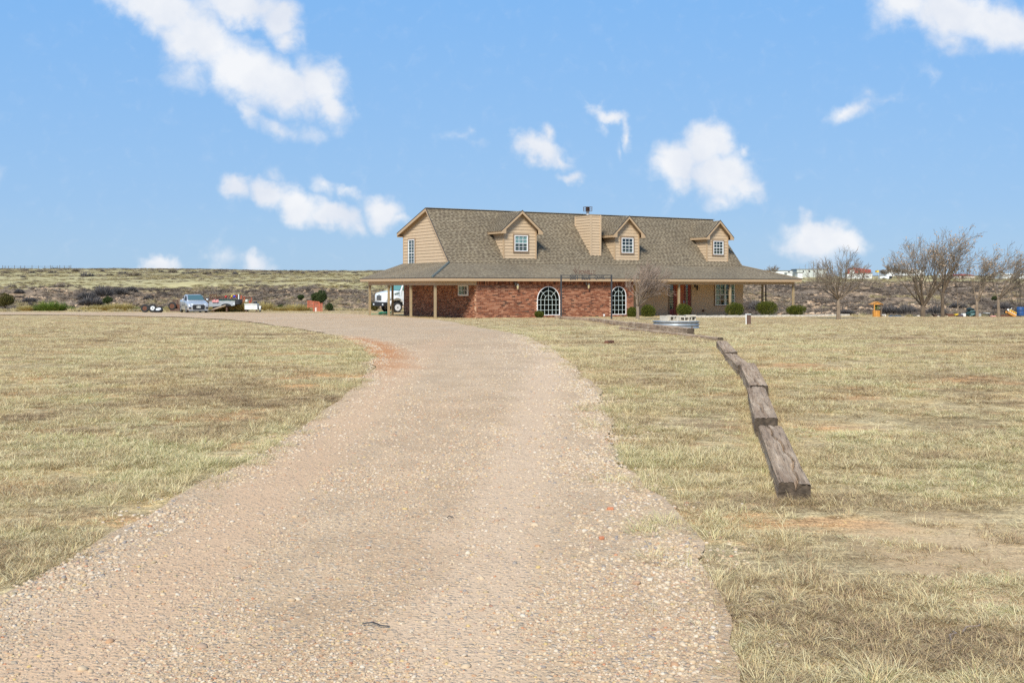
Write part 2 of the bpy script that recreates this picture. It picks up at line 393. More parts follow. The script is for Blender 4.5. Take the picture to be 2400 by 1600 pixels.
M_tarp = simple('dark_tarp', (.025,.04,.05), .6)
M_barn = simple('barn_red', (.34,.045,.032), .7)
M_farwhite = simple('far_white_siding', (.62,.64,.62), .7, noise=.06, nscale=.6)
M_fargrey = simple('far_grey_wall', (.36,.38,.37), .7)
M_farroof = simple('far_roof', (.22,.22,.21), .7)
def bark(name, col):
    m, nt, N, L, b = new_mat(name); tc = N.new('ShaderNodeTexCoord')
    n = noise(N, L, tc.outputs['Object'], 9, 6, .6, stretch=(1,1,.18))
    L.new(ramp(N, L, n, [(.3, tuple(c*.5 for c in col)), (.7, tuple(c*1.25 for c in col))]), b.inputs['Base Color']); b.inputs['Roughness'].default_value = .95
    bumped(N, L, b, n, .02, .7); return m
M_bark = bark('grey_bark', (.23,.175,.12)); M_barkpale = bark('pale_bark', (.25,.195,.14))
M_barkdark = bark('brown_bark', (.135,.10,.066))
M_twig = simple('grey_twig', (.175,.14,.10), .95); M_twigpale = simple('pale_twig', (.25,.19,.145), .95); M_twigdark = simple('brown_twig', (.13,.105,.075), .95)
M_boxleaf = leaf_mat('boxwood_leaf', [(0,(.022,.034,.006)),(.45,(.060,.078,.008)),(.85,(.115,.125,.012)),(1,(.18,.17,.03))])
M_juniper = leaf_mat('juniper_leaf', [(0,(.022,.040,.012)),(.6,(.050,.075,.020)),(1,(.095,.11,.035))])
M_junolive = leaf_mat('olive_juniper_leaf', [(0,(.040,.040,.010)),(.6,(.095,.085,.018)),(1,(.15,.12,.03))])
M_yucca = leaf_mat('green_blade', [(0,(.06,.10,.014)),(.6,(.17,.25,.035)),(1,(.32,.36,.08))])
M_dryblade = leaf_mat('dry_tall_blade', [(0,(.36,.27,.09)),(.6,(.52,.42,.15)),(1,(.62,.53,.25))])
M_greyscrub = leaf_mat('grey_scrub_twig', [(0,(.085,.075,.068)),(.6,(.145,.13,.12)),(1,(.22,.20,.18))])
# ------------------------------------------------------------ ground
def geo(a, b, s0, r):
    out = [a]; s = s0
    while out[-1] < b: out.append(out[-1]+s); s *= r
    return out
xs = list(np.arange(0, 7, .28))+list(np.arange(7, 42, .6))+list(np.arange(42, 230, 1.5))+geo(230, 3500, 4, 1.15)
xs = np.array(sorted(set([-x for x in xs]+xs)))
ys = np.array(list(np.arange(-40, 0, 4))+list(np.arange(0, 30, .3))+list(np.arange(30, 128, .65))+list(np.arange(128, 290, 1.3))+list(np.arange(290, 660, 3.6))+geo(660, 9000, 9, 1.17))
GX, GYY = np.meshgrid(xs, ys)
Z = height(GX, GYY)
nx, ny = len(xs), len(ys)
me = bpy.data.meshes.new("ground")
co = np.stack([GX, GYY, Z], -1).reshape(-1, 3)
idx = np.arange(nx*ny).reshape(ny, nx)
q = np.stack([idx[:-1,:-1], idx[:-1,1:], idx[1:,1:], idx[1:,:-1]], -1).reshape(-1)
me.vertices.add(len(co)); me.vertices.foreach_set('co', co.ravel())
me.loops.add(len(q)); me.loops.foreach_set('vertex_index', q.astype(np.int32))
nf = len(q)//4; me.polygons.add(nf); me.polygons.foreach_set('loop_start', np.arange(0, len(q), 4, dtype=np.int32))
me.update(); me.validate(); me.polygons.foreach_set('use_smooth', [True]*nf)
# which soil lies where (terrain type, not light): 0 yard, 1 bare bank, 2 prairie
D = GYY-edge_y(GX)
kr = sstep(15, 75, GX-(GYY-150)*.12)
topY = 213+kr*85+14*(fbm(GX/18, GYY*0+2, 77, 3)-.5)
bank = sstep(0, 6, D)*(1-sstep(-8, 6, GYY-topY))
prairie = sstep(-8, 6, GYY-topY)
for nm, arr in (('bank', bank), ('prairie', prairie)):
    a = me.attributes.new(nm, 'FLOAT', 'POINT'); a.data.foreach_set('value', arr.ravel().astype(np.float32))

def ground_mat():
    m, nt, N, L, b = new_mat('ground_soil'); tc = N.new('ShaderNodeTexCoord'); V = tc.outputs['Object']
    def at(n):
        a = N.new('ShaderNodeAttribute'); a.attribute_name = n; return a.outputs['Fac']
    # yard: thatch of dry grass over sandy soil
    n1 = noise(N, L, V, .55, 6, .6, stretch=(.6, 1, 1)); n2 = noise(N, L, V, 9, 5, .7); n3 = noise(N, L, V, .16, 4); n4 = noise(N, L, V, 60, 3, .7)
    yard = ramp(N, L, n1, [(.30,(.41,.325,.18)),(.45,(.51,.41,.235)),(.55,(.53,.44,.26)),(.68,(.47,.335,.20))])
    yard = mixc(N, L, mrange(N, L, noise(N, L, V, .9, 4, .6, stretch=(.6,1,1)), .54, .62, 0, .8), yard, (.58,.345,.17))
    yard = mixc(N, L, 1.0, yard, ramp(N, L, n2, [(.30,(.62,.60,.56)),(.5,(1,1,1)),(.7,(1.25,1.22,1.15))]), 'MULTIPLY')
    yard = mixc(N, L, 1.0, yard, ramp(N, L, n4, [(.3,(.72,.70,.68)),(.7,(1.2,1.2,1.2))]), 'MULTIPLY')
    # bank: pale orange soil, rubble and grey-violet brush litter
    vo = N.new('ShaderNodeTexVoronoi'); vo.inputs['Scale'].default_value = .75; vo.inputs['Randomness'].default_value = 1
    mp = N.new('ShaderNodeMapping'); mp.inputs['Scale'].default_value = (1, .55, 1.6); L.new(V, mp.inputs[0]); L.new(mp.outputs[0], vo.inputs['Vector'])
    b1 = noise(N, L, V, .6, 6, .72); b2 = noise(N, L, V, .07, 4, .6); b3 = noise(N, L, V, 2.2, 5, .7)
    bk = ramp(N, L, b1, [(.30,(.16,.12,.085)),(.45,(.30,.22,.14)),(.55,(.45,.325,.20)),(.68,(.56,.40,.26)),(.8,(.50,.33,.19))])
    bk = mixc(N, L, mrange(N, L, b2, .44, .58, 0, .85), bk, (.215,.175,.135))
    bk = mixc(N, L, .6, bk, ramp(N, L, vo.outputs['Color'], [(.1,(.55,.52,.5)),(.9,(1.3,1.25,1.2))]), 'MULTIPLY')
    bk = mixc(N, L, 1.0, bk, ramp(N, L, b3, [(.35,(.62,.60,.58)),(.65,(1.22,1.2,1.18))]), 'MULTIPLY')
    # prairie: yellow-green cured grass, bands of scrub
    p1 = noise(N, L, V, .045, 6, .65, stretch=(.35, 1.1, 1)); p2 = noise(N, L, V, .5, 6, .7, stretch=(.4, 1, 1))
    pr = ramp(N, L, p1, [(.30,(.36,.30,.165)),(.42,(.42,.355,.185)),(.52,(.455,.395,.20)),(.62,(.44,.375,.20)),(.75,(.39,.325,.185))])
    pr = mixc(N, L, 1.0, pr, ramp(N, L, p2, [(.36,(.70,.69,.66)),(.5,(1,1,1)),(.68,(1.12,1.12,1.1))]), 'MULTIPLY')
    yard = mixc(N, L, 1.0, yard, ramp(N, L, noise(N, L, V, 1.1, 5, .7, stretch=(.7,1.3,1)), [(.38,(.66,.62,.58)),(.52,(1.05,1.04,1.02)),(.66,(1.22,1.10,.92))]), 'MULTIPLY')
    yard = mixc(N, L, 1.0, yard, ramp(N, L, noise(N, L, V, 70, 4, .8, stretch=(1,.4,1)), [(.36,(.52,.48,.44)),(.5,(1,1,1)),(.64,(1.38,1.35,1.3))]), 'MULTIPLY')
    yard = mixc(N, L, 1.0, yard, ramp(N, L, noise(N, L, V, 14, 5, .75, stretch=(.35,1.6,1)), [(.38,(.62,.60,.57)),(.52,(1,1,1)),(.66,(1.2,1.18,1.14))]), 'MULTIPLY')
    sx_ = N.new('ShaderNodeSeparateXYZ'); L.new(V, sx_.inputs[0])
    cx_ = mth(N, L, 'DIVIDE', mth(N, L, 'SUBTRACT', sx_.outputs[0], 2.6), .85); cy_ = mth(N, L, 'DIVIDE', mth(N, L, 'SUBTRACT', sx_.outputs[1], 4.9), 1.5)
    cr_ = mth(N, L, 'ADD', mth(N, L, 'SQRT', mth(N, L, 'ADD', mth(N, L, 'MULTIPLY', cx_, cx_), mth(N, L, 'MULTIPLY', cy_, cy_))), mth(N, L, 'MULTIPLY', mth(N, L, 'SUBTRACT', n1, .5), 1.6))
    yard = mixc(N, L, mrange(N, L, cr_, 1.1, .7, 0, .65), yard, mixc(N, L, 1.0, (.60,.42,.24), ramp(N, L, n4, [(.3,(.7,.7,.7)),(.7,(1.2,1.2,1.2))]), 'MULTIPLY'))
    c = mixc(N, L, at('bank'), yard, bk); c = mixc(N, L, at('prairie'), c, pr)
    L.new(c, b.inputs['Base Color']); b.inputs['Roughness'].default_value = 1; b.inputs['Specular IOR Level'].default_value = .1
    h = mth(N, L, 'ADD', mth(N, L, 'MULTIPLY', n2, .5), mth(N, L, 'MULTIPLY', n4, .25))
    hb = mth(N, L, 'ADD', h, mth(N, L, 'MULTIPLY', mth(N, L, 'MULTIPLY', b1, at('bank')), 12))
    bumped(N, L, b, hb, .035, 1.0)
    return m
me.materials.append(ground_mat())
ground = bpy.data.objects.new("ground", me); COL.objects.link(ground); tag(ground, 'dry yard, bare gully bank and cured prairie beyond', kind='structure')

# ------------------------------------------------------------ gravel drive: a sheet of its own on the soil
left_px = [(0,1412),(130,1338),(262,1262),(390,1188),(500,1128),(602,1080),(670,1026),(758,972),(806,938),(842,896),(866,862),(868,838),(852,815),(822,800),(789,789),(735,778),(670,767),(600,757),(534,749.5),(430,744),(300,741.2),(150,739),(-80,737.6)]
right_px = [(1725,1700),(1702,1560),(1682,1460),(1658,1370),(1640,1300),(1612,1245),(1560,1190),(1500,1140),(1452,1082),(1440,1040),(1432,1000),(1402,925),(1352,868),(1300,824),(1224,787),(1139,771),(1060,755.5),(1012,748.5),(975,745.2),(930,742.5),(880,739.5)]
far_px = [(820,736.4),(700,734.8),(560,734.0),(430,733.6),(250,733.2),(100,732.8),(-80,732.4)]
def solve(lst): return [GP(x, y) for x, y in lst]
Lp, Rp, Fp = solve(left_px), solve(right_px), solve(far_px)
poly = [(-6.5,-12),(-5.0,0)]+[(p.x, p.y) for p in Lp]+[(p.x, p.y) for p in reversed(Fp)]+[(p.x, p.y) for p in reversed(Rp)]+[(1.6,0),(3.5,-12)]
poly = np.array(poly)
def dense(pts, step):
    out = []
    for i in range(len(pts)):
        a, b_ = pts[i], pts[(i+1) % len(pts)]; n = max(1, int(np.hypot(*(b_-a))/step))
        for k in range(n): out.append(a+(b_-a)*k/n)
    return np.array(out)
def seg_step(pts):
    out = []
    for i in range(len(pts)):
        a, b_ = pts[i], pts[(i+1) % len(pts)]; dist = max(1.0, min(a[1], b_[1]))
        n = max(1, int(np.hypot(*(b_-a))/(.1+.012*max(0, dist))))
        for k in range(n): out.append(a+(b_-a)*k/n)
    return np.array(out)
dp = seg_step(poly)
wob = .10+.004*np.clip(dp[:,1],0,90)
dp = dp+np.stack([(fbm(dp[:,0]*1.7, dp[:,1]*1.7, 51, 3)-.5)*2*wob, (fbm(dp[:,0]*1.7, dp[:,1]*1.7, 52, 3)-.5)*2*wob], -1)
def inside(px_, py_, pg):
    c = np.zeros(len(px_), bool); j = len(pg)-1
    for i in range(len(pg)):
        xi, yi = pg[i]; xj, yj = pg[j]
        if yi != yj: c ^= ((yi > py_) != (yj > py_)) & (px_ < (xj-xi)*(py_-yi)/(yj-yi)+xi)
        j = i
    return c
bm = bmesh.new()
vs = [bm.verts.new((x, y, 0)) for x, y in dp]; bm.faces.new(vs)
bmesh.ops.triangulate(bm, faces=bm.faces)
def cutaxis(vals, nrm, k):
    for v in vals:
        p = [0,0,0]; p[k] = v
        bmesh.ops.bisect_plane(bm, geom=list(bm.verts)+list(bm.edges)+list(bm.faces), plane_co=p, plane_no=nrm)
cutaxis([y for y in (-6,-2,0,1,2,3,4,5,6,7,8,9,10,11,12,13,14.5,16,17,18.5,20,22,23.5,25,27.5,30,32,34,36,38,41,45,49,53,57,60,64,68,72,75,78,81,84,88,91)], (0,1,0), 1)
cutaxis([x for x in (-44,-38,-32,-26,-22,-18,-15,-12,-10,-8,-6.5,-5,-4,-3.2,-2.4,-1.6,-.8,0,.8,1.6,2.4)], (1,0,0), 0)
dc = np.array([v.co[:] for v in bm.verts]); hh = height(dc[:,0], dc[:,1])
for v, h in zip(bm.verts, hh): v.co.z = h+.014+.0003*max(0,v.co.y)
bmesh.ops.recalc_face_normals(bm, faces=bm.faces)
dme = bpy.data.meshes.new("gravel_drive"); bm.to_mesh(dme); bm.free()
if dme.polygons[0].normal.z < 0: dme.flip_normals()
# red dirt shoulder and crushed-stone edges follow the drive's own shape
dme.polygons.foreach_set('use_smooth', [True]*len(dme.polygons))
def drive_mat():
    m, nt, N, L, b = new_mat('drive_gravel'); tc = N.new('ShaderNodeTexCoord'); V = tc.outputs['Object']
    n0 = noise(N, L, V, .28, 4, .6, stretch=(1, .35, 1)); n1 = noise(N, L, V, 1.6, 5, .65); n2 = noise(N, L, V, 45, 4, .75)
    base = ramp(N, L, n0, [(.32,(.51,.34,.20)),(.48,(.535,.38,.23)),(.62,(.55,.405,.26))])
    base = mixc(N, L, 1.0, base, ramp(N, L, n1, [(.35,(.86,.84,.82)),(.65,(1.1,1.1,1.1))]), 'MULTIPLY')
    base = mixc(N, L, 1.0, base, ramp(N, L, n2, [(.3,(.70,.68,.66)),(.55,(1.03,1.03,1.03)),(.75,(1.3,1.3,1.3))]), 'MULTIPLY')
    # two wheel tracks, worn down to sand
    gx0 = N.new('ShaderNodeSeparateXYZ'); L.new(V, gx0.inputs[0]); wob_ = mth(N, L, 'MULTIPLY', mth(N, L, 'SUBTRACT', n1, .5), .5)
    def track(x0, k, hw):
        d = mth(N, L, 'ABSOLUTE', mth(N, L, 'ADD', mth(N, L, 'SUBTRACT', mth(N, L, 'SUBTRACT', gx0.outputs[0], x0), mth(N, L, 'MULTIPLY', gx0.outputs[1], k)), wob_)); return mrange(N, L, d, hw, hw*.35, 0, 1)
    fadey = mrange(N, L, gx0.outputs[1], 16, 30, 1, .25); tA = mth(N, L, 'MULTIPLY', track(-.45, .062, .40), fadey); tB = mth(N, L, 'MULTIPLY', track(-1.62, 0.0, .42), fadey)
    base = mixc(N, L, mth(N, L, 'MULTIPLY', tA, .8), base, (.61,.44,.285)); base = mixc(N, L, mth(N, L, 'MULTIPLY', tB, .7), base, (.59,.395,.24))
    free = mth(N, L, 'SUBTRACT', 1.0, mth(N, L, 'MULTIPLY', mth(N, L, 'MAXIMUM', tA, tB), .7))
    hs = []
    for sc_, lo, w in ((34, .45, 1.0), (75, .35, .6)):
        vo = N.new('ShaderNodeTexVoronoi'); vo.inputs['Scale'].default_value = sc_; L.new(V, vo.inputs['Vector'])
        sp = N.new('ShaderNodeSeparateColor'); L.new(vo.outputs['Color'], sp.inputs[0])
        stone = ramp(N, L, sp.outputs[0], [(0,(.56,.42,.27)),(.3,(.50,.37,.23)),(.5,(.62,.52,.38)),(.68,(.38,.28,.185)),(.88,(.30,.25,.20)),(.94,(.50,.25,.12)),(1,(.66,.60,.49))])
        on = mth(N, L, 'MULTIPLY', mth(N, L, 'GREATER_THAN', sp.outputs[1], lo), mrange(N, L, vo.outputs['Distance'], .55, .30, 0, 1))
        base = mixc(N, L, mth(N, L, 'MULTIPLY', mth(N, L, 'MULTIPLY', on, free), .8), base, stone); hs.append(mth(N, L, 'MULTIPLY', on, w))
    # fine red soil lies bare on the inside of the bend
    gx = N.new('ShaderNodeSeparateXYZ'); L.new(V, gx.inputs[0])
    dx = mth(N, L, 'DIVIDE', mth(N, L, 'ADD', mth(N, L, 'ADD', gx.outputs[0], 2.25), mth(N, L, 'MULTIPLY', mth(N, L, 'SUBTRACT', gx.outputs[1], 17.0), .2)), .85); dy = mth(N, L, 'DIVIDE', mth(N, L, 'SUBTRACT', gx.outputs[1], 21.5), 6.5)
    dd = mth(N, L, 'SQRT', mth(N, L, 'ADD', mth(N, L, 'MULTIPLY', dx, dx), mth(N, L, 'MULTIPLY', dy, dy)))
    dd = mth(N, L, 'ADD', dd, mth(N, L, 'MULTIPLY', mth(N, L, 'SUBTRACT', n1, .5), .8))
    base = mixc(N, L, mrange(N, L, dd, 1.15, .65, 0, .95), base, (.50,.235,.10))
    L.new(base, b.inputs['Base Color']); b.inputs['Roughness'].default_value = .97; b.inputs['Specular IOR Level'].default_value = .15
    h = mth(N, L, 'ADD', mth(N, L, 'ADD', hs[0], hs[1]), mth(N, L, 'MULTIPLY', n2, .6))
    bumped(N, L, b, h, .008, .7)
    return m
dme.materials.append(drive_mat())
drive = bpy.data.objects.new("gravel_drive", dme); COL.objects.link(drive); tag(drive, 'curving pinkish gravel drive', kind='structure')

# ------------------------------------------------------------ scattering
def proto_collection(name, meshes):
    c = bpy.data.collections.new(name)
    for i, m in enumerate(meshes):
        o = bpy.data.objects.new(f"{name}_{i:02d}", m); c.objects.link(o)
    return c
def scatter(name, pts, rot, scl, tint, coll, label, nvar):
    n = len(pts); me = bpy.data.meshes.new(name); me.vertices.add(n); me.vertices.foreach_set('co', np.asarray(pts, np.float32).ravel())
    for nm, ty, arr, key in (('rot','FLOAT_VECTOR',rot,'vector'),('scl','FLOAT_VECTOR',scl,'vector'),('tint','FLOAT',tint,'value')):
        a = me.attributes.new(nm, ty, 'POINT'); a.data.foreach_set(key, np.asarray(arr, np.float32).ravel())
    a = me.attributes.new('idx', 'INT', 'POINT'); a.data.foreach_set('value', rng.integers(0, nvar, n).astype(np.int32))
    o = bpy.data.objects.new(name, me); COL.objects.link(o); tag(o, label, kind='stuff')
    ng = bpy.data.node_groups.new(name, 'GeometryNodeTree')
    ng.interface.new_socket('Geometry', in_out='INPUT', socket_type='NodeSocketGeometry'); ng.interface.new_socket('Geometry', in_out='OUTPUT', socket_type='NodeSocketGeometry')
    N = ng.nodes; L = ng.links; i = N.new('NodeGroupInput'); out = N.new('NodeGroupOutput')
    ci = N.new('GeometryNodeCollectionInfo'); ci.inputs['Collection'].default_value = coll; ci.inputs['Separate Children'].default_value = True; ci.inputs['Reset Children'].default_value = True
    ip = N.new('GeometryNodeInstanceOnPoints'); ip.inputs['Pick Instance'].default_value = True
    def na(nm, ty):
        a = N.new('GeometryNodeInputNamedAttribute'); a.data_type = ty; a.inputs['Name'].default_value = nm; return a.outputs['Attribute']
    L.new(i.outputs[0], ip.inputs['Points']); L.new(ci.outputs[0], ip.inputs['Instance'])
    L.new(na('idx','INT'), ip.inputs['Instance Index'])
    e = N.new('FunctionNodeEulerToRotation'); L.new(na('rot','FLOAT_VECTOR'), e.inputs[0]); L.new(e.outputs[0], ip.inputs['Rotation'])
    L.new(na('scl','FLOAT_VECTOR'), ip.inputs['Scale']); L.new(ip.outputs[0], out.inputs[0])
    md = o.modifiers.new('scatter', 'NODES'); md.node_group = ng
    return o
def mesh_from(vs, fs, name, mat, smooth=False):
    m = bpy.data.meshes.new(name); m.from_pydata(vs, [], fs); m.materials.append(mat)
    if smooth: m.polygons.foreach_set('use_smooth', [True]*len(m.polygons))
    return m
def blade(vs, fs, base, az, ln, w, lean, curl, rnd):
    # a grass blade in three bent segments
    d = Vector((math.cos(az), math.sin(az), 0)); sdn = Vector((-d.y, d.x, 0)); p = Vector(base); el = lean; n0 = len(vs)
    for k in range(4):
        ww = w*(1-.30*k) if k < 3 else 0
        if k < 3: vs += [tuple(p-sdn*ww/2), tuple(p+sdn*ww/2)]
        else: vs.append(tuple(p))
        p = p+(d*math.cos(el)+Vector((0,0,1))*math.sin(el))*ln/3; el -= curl
        sdn = (sdn+Vector((rnd.uniform(-.3,.3), rnd.uniform(-.3,.3), rnd.uniform(-.3,.3)))).normalized()
    fs += [(n0,n0+1,n0+3,n0+2),(n0+2,n0+3,n0+5,n0+4),(n0+4,n0+5,n0+6)]
def tuft(seed, n, rad, ln, w, lean=(.2,1.3), curl=(.1,.5)):
    rnd = random.Random(seed); vs, fs = [], []
    for _ in range(n):
        a = rnd.uniform(0, 6.283); r = rad*math.sqrt(rnd.random()); az = a+rnd.uniform(-.9,.9)
        blade(vs, fs, (r*math.cos(a), r*math.sin(a), -.004), az, ln*rnd.uniform(.5,1.25), w*rnd.uniform(.6,1.3), rnd.uniform(*lean), rnd.uniform(*curl), rnd)
    return vs, fs
GRASS_STOPS = [(0,(.25,.175,.105)),(.10,(.36,.25,.145)),(.28,(.46,.33,.18)),(.45,(.55,.43,.215)),(.62,(.64,.535,.29)),(.82,(.73,.64,.39)),(.93,(.60,.54,.28)),(1,(.38,.38,.15))]
M_grass = tint_mat('dry_grass_blade', GRASS_STOPS, .8, .15, fine=.36)
gcol = proto_collection('grass_tuft_kinds', [mesh_from(*tuft(100+i, 60, .085, .056, .0032, (-.02,.62), (.0,.4)), 'grass_tuft', M_grass) for i in range(6)]
                        + [mesh_from(*tuft(120+i, 34, .055, .085, .0036, (.2,1.05), (.12,.5)), 'grass_tuft', M_grass) for i in range(2)])
def yard_points(n, y0, y1, pow_=1.0, margin=2.2):
    # more of them near by, over the whole width one sees and a little more
    Y = (y0**(1-pow_)+rng.random(n)*(y1**(1-pow_)-y0**(1-pow_)))**(1/(1-pow_)) if pow_ != 1 else y0*(y1/y0)**rng.random(n)
    X = (rng.random(n)*2-1)*(.52*Y+margin)
    return X, Y
house_A = np.array([-2.33, 68.4]); hu = np.array([math.cos(R(30)), math.sin(R(30))]); hv = np.array([-math.sin(R(30)), math.cos(R(30))])
def in_house(X, Y, m=0):
    rx, ry = X-house_A[0], Y-house_A[1]; t = rx*hu[0]+ry*hu[1]; s = rx*hv[0]+ry*hv[1]
    return (t > -m) & (t < 25.6+m) & (s > -m) & (s < 12+m)
def grassy(X, Y):
    wx = X+(fbm(X*1.3, Y*1.3, 61, 3)-.5)*(.9+.01*Y); wy = Y+(fbm(X*1.3, Y*1.3, 62, 3)-.5)*(.9+.01*Y)
    ind = inside(wx, wy, poly)
    near_edge = inside(X, Y, poly)
    ok = ~ind & ~(near_edge & (rng.random(len(X)) < .75))
    ok &= Y < edge_y(X)+1.0
    ok &= ~in_house(X, Y, .1)
    bare = fbm(X/2.2, Y/1.5, 41, 4); bare2 = fbm(X/.55, Y/.4, 43, 3)
    side = sstep(1.6, 2.3, X)*(1-sstep(5.5, 8.5, Y))      # the worn corner by the last sleeper
    thin = np.clip((bare-.58)/.08, 0, 1)*.85+side*np.clip((fbm(X/.7,Y/.5,47,3)-.50)/.1,0,1)*.6
    ok &= rng.random(len(X)) > np.clip(thin, 0, .92)
    ok &= rng.random(len(X)) > np.clip((bare2-.58)/.1, 0, .7)
    return ok
def tint_field(X, Y):
    a = fbm(X/3.2, Y/2.0, 81, 4); b = fbm(X/.7, Y/.45, 82, 3); c = fbm(X/11, Y/7, 83, 3)
    t = .50+(a-.5)*.8+(b-.5)*1.05+(c-.5)*.35+(rng.random(len(X))-.5)*.46
    return np.clip(t, .04, .86)
allX, allY, allS = [], [], []
for n, y0, y1, pw, s in ((42000, 3.0, 9, 1.0, (.65,1.1)), (70000, 8, 26, 1.0, (.85,1.4)), (70000, 24, 98, 1.0, (1.5,2.6))):
    X, Y = yard_points(n, y0, y1, pw); ok = grassy(X, Y); X, Y = X[ok], Y[ok]
    allX.append(X); allY.append(Y); allS.append(rng.uniform(s[0], s[1], len(X)))
X, Y, S = map(np.concatenate, (allX, allY, allS))
hgt = .45+.80*fbm(X/.8, Y/.5, 91, 3); edge_d = fbm(X/.9, Y/.9, 92, 2)
S2 = np.stack([S, S, np.clip(S, 0, 1.25)*hgt], -1)
scatter('dry_grass', np.stack([X, Y, height(X, Y)], -1), np.stack([rng.normal(0,.08,len(X)), rng.normal(0,.08,len(X)), rng.random(len(X))*6.283], -1), S2, tint_field(X, Y), gcol, 'cropped dormant grass over the yard', 8)
# longer wind-laid grass along both edges of the drive and beside the sleepers
def along(pts, n, off, side):
    pts = [Vector((p.x, p.y, 0)) for p in pts]; ln = [0]
    for a, b_ in zip(pts, pts[1:]): ln.append(ln[-1]+(b_-a).length)
    out = []
    lim = next((l for l, p in zip(ln, pts) if p.y > 26), ln[-1])
    for _ in range(n):
        d = rng.random()*lim
        i = max(0, min(len(pts)-2, int(np.searchsorted(ln, d))-1)); a, b_ = pts[i], pts[i+1]
        p = a+(b_-a)*((d-ln[i])/max(1e-6, ln[i+1]-ln[i])); nrm = Vector((-(b_-a).y, (b_-a).x, 0)).normalized()*side
        out.append(p+nrm*rng.uniform(*off))
    return out
ed = [p for p in along(Lp, 3000, (-.16,.5), 1)]
ed += [p for p in along([p for p in Rp], 3600, (-.30,.6), -1)]
X = np.array([p.x for p in ed]); Y = np.array([p.y for p in ed])
ok = (rng.random(len(X)) < .05+.9*sstep(.42,.6,fbm(X/.6, Y/.6, 93, 2))) & (Y > 2.4) & ((~inside(X, Y, poly)) | (fbm(X/.35, Y/.35, 94, 2) > .53)); X, Y = X[ok], Y[ok]
tcol = proto_collection('long_tuft_kinds', [mesh_from(*tuft(200+i, 46, .055, .125, .0030, (.15,.95), (.15,.55)), 'long_tuft', M_grass) for i in range(5)])
s = rng.uniform(.6, 1.15, len(X))
scatter('long_grass', np.stack([X, Y, height(X, Y)], -1), np.stack([rng.normal(0,.15,len(X)), rng.normal(0,.15,len(X)), rng.random(len(X))*6.283], -1), np.stack([s,s,s],-1), np.clip(tint_field(X,Y)*.5+.38,.1,.85), tcol, 'longer straw grass along the drive edges', 5)

# pebbles
def pebble(seed, sub=1):
    rnd = random.Random(seed); b_ = bmesh.new(); bmesh.ops.create_icosphere(b_, subdivisions=sub, radius=1)
    ax = (rnd.uniform(.8,1.25), rnd.uniform(.65,1.0), rnd.uniform(.42,.7))
    for v in b_.verts:
        k = 1+rnd.uniform(-.13,.13); v.co = Vector((v.co.x*ax[0]*k, v.co.y*ax[1]*k, v.co.z*ax[2]*k))
    m = bpy.data.meshes.new('pebble'); b_.to_mesh(m); b_.free(); return m
M_peb = tint_mat('pebble_stone', [(0,(.47,.34,.205)),(.2,(.53,.41,.27)),(.38,(.41,.29,.175)),(.52,(.58,.48,.35)),(.64,(.35,.265,.19)),(.74,(.44,.26,.14)),(.84,(.27,.235,.205)),(.88,(.50,.36,.15)),(.95,(.57,.49,.38)),(.99,(.44,.19,.09)),(1,(.15,.138,.13))], .8)
pms = [pebble(i, 1 if i < 5 else 2) for i in range(8)]
for m in pms: m.materials.append(M_peb); m.polygons.foreach_set('use_smooth', [True]*len(m.polygons))
pcol = proto_collection('pebble_kinds', pms)
PX, PY, PS, PT = [], [], [], []
for n, y0, y1, lo, hi in ((110000, 3.0, 8, .0042, .0105), (70000, 7, 20, .0065, .015), (22000, 18, 45, .011, .024)):
    X, Y = yard_points(n, y0, y1, 1.0, .6)
    wx = X+(fbm(X*2.5, Y*2.5, 65, 3)-.5)*.5; wy = Y+(fbm(X*2.5, Y*2.5, 66, 3)-.5)*.5
    ok = inside(wx, wy, poly)
    cl = fbm(X/.9, Y/1.8, 71, 4); track = .5+.5*np.cos((X+ .35+.055*Y)/.95*6.283*.5)
    wb = (fbm(X*1.6, Y*1.6, 74, 2)-.5)*.5; tr1 = 1-sstep(.12, .36, np.abs(X+.45-.062*Y+wb)); tr2 = 1-sstep(.12, .38, np.abs(X+1.62+wb))
    ok &= rng.random(len(X)) < np.clip(.45+(cl-.44)*6, .15, 1)*(1-.78*np.maximum(tr1, tr2)*(1-sstep(16,30,Y)))
    X, Y = X[ok], Y[ok]; k = rng.random(len(X)); PX.append(X); PY.append(Y)
    PS.append(lo+(hi-lo)*k**2.6); PT.append(rng.random(len(X)))
# whiter, coarser stone piled at the drive's edges
for pts, side, n, off in ((Rp, 1, 11000, (-.03,.30)), (Rp, 1, 8000, (.05,.65)), (Rp, 1, 6000, (.2,1.25)), (Rp, 1, 3400, (-.26,.06)), (Rp, 1, 1500, (-.55,0)), (Lp, -1, 1500, (-.25,.05)), (Lp, -1, 6000, (-.02,.3)), (Lp, -1, 5000, (.1,1.0))):
    e = along(pts, n, off, side); X = np.array([p.x for p in e]); Y = np.array([p.y for p in e])
    ok = (Y > 2.6) & (rng.random(len(X)) < np.clip(.2+(fbm(X/.5, Y/.7, 73, 3)-.4)*5, .05, 1)); X, Y = X[ok], Y[ok]
    PX.append(X); PY.append(Y); PS.append((.0045+.0105*rng.random(len(X))**1.6)+.0002*Y); PT.append(np.where(rng.random(len(X)) < .62, rng.choice([.2,.5,.52,.56,.15,.92,.95,.86,.1,.84,.3,.4], len(X)), rng.random(len(X))))
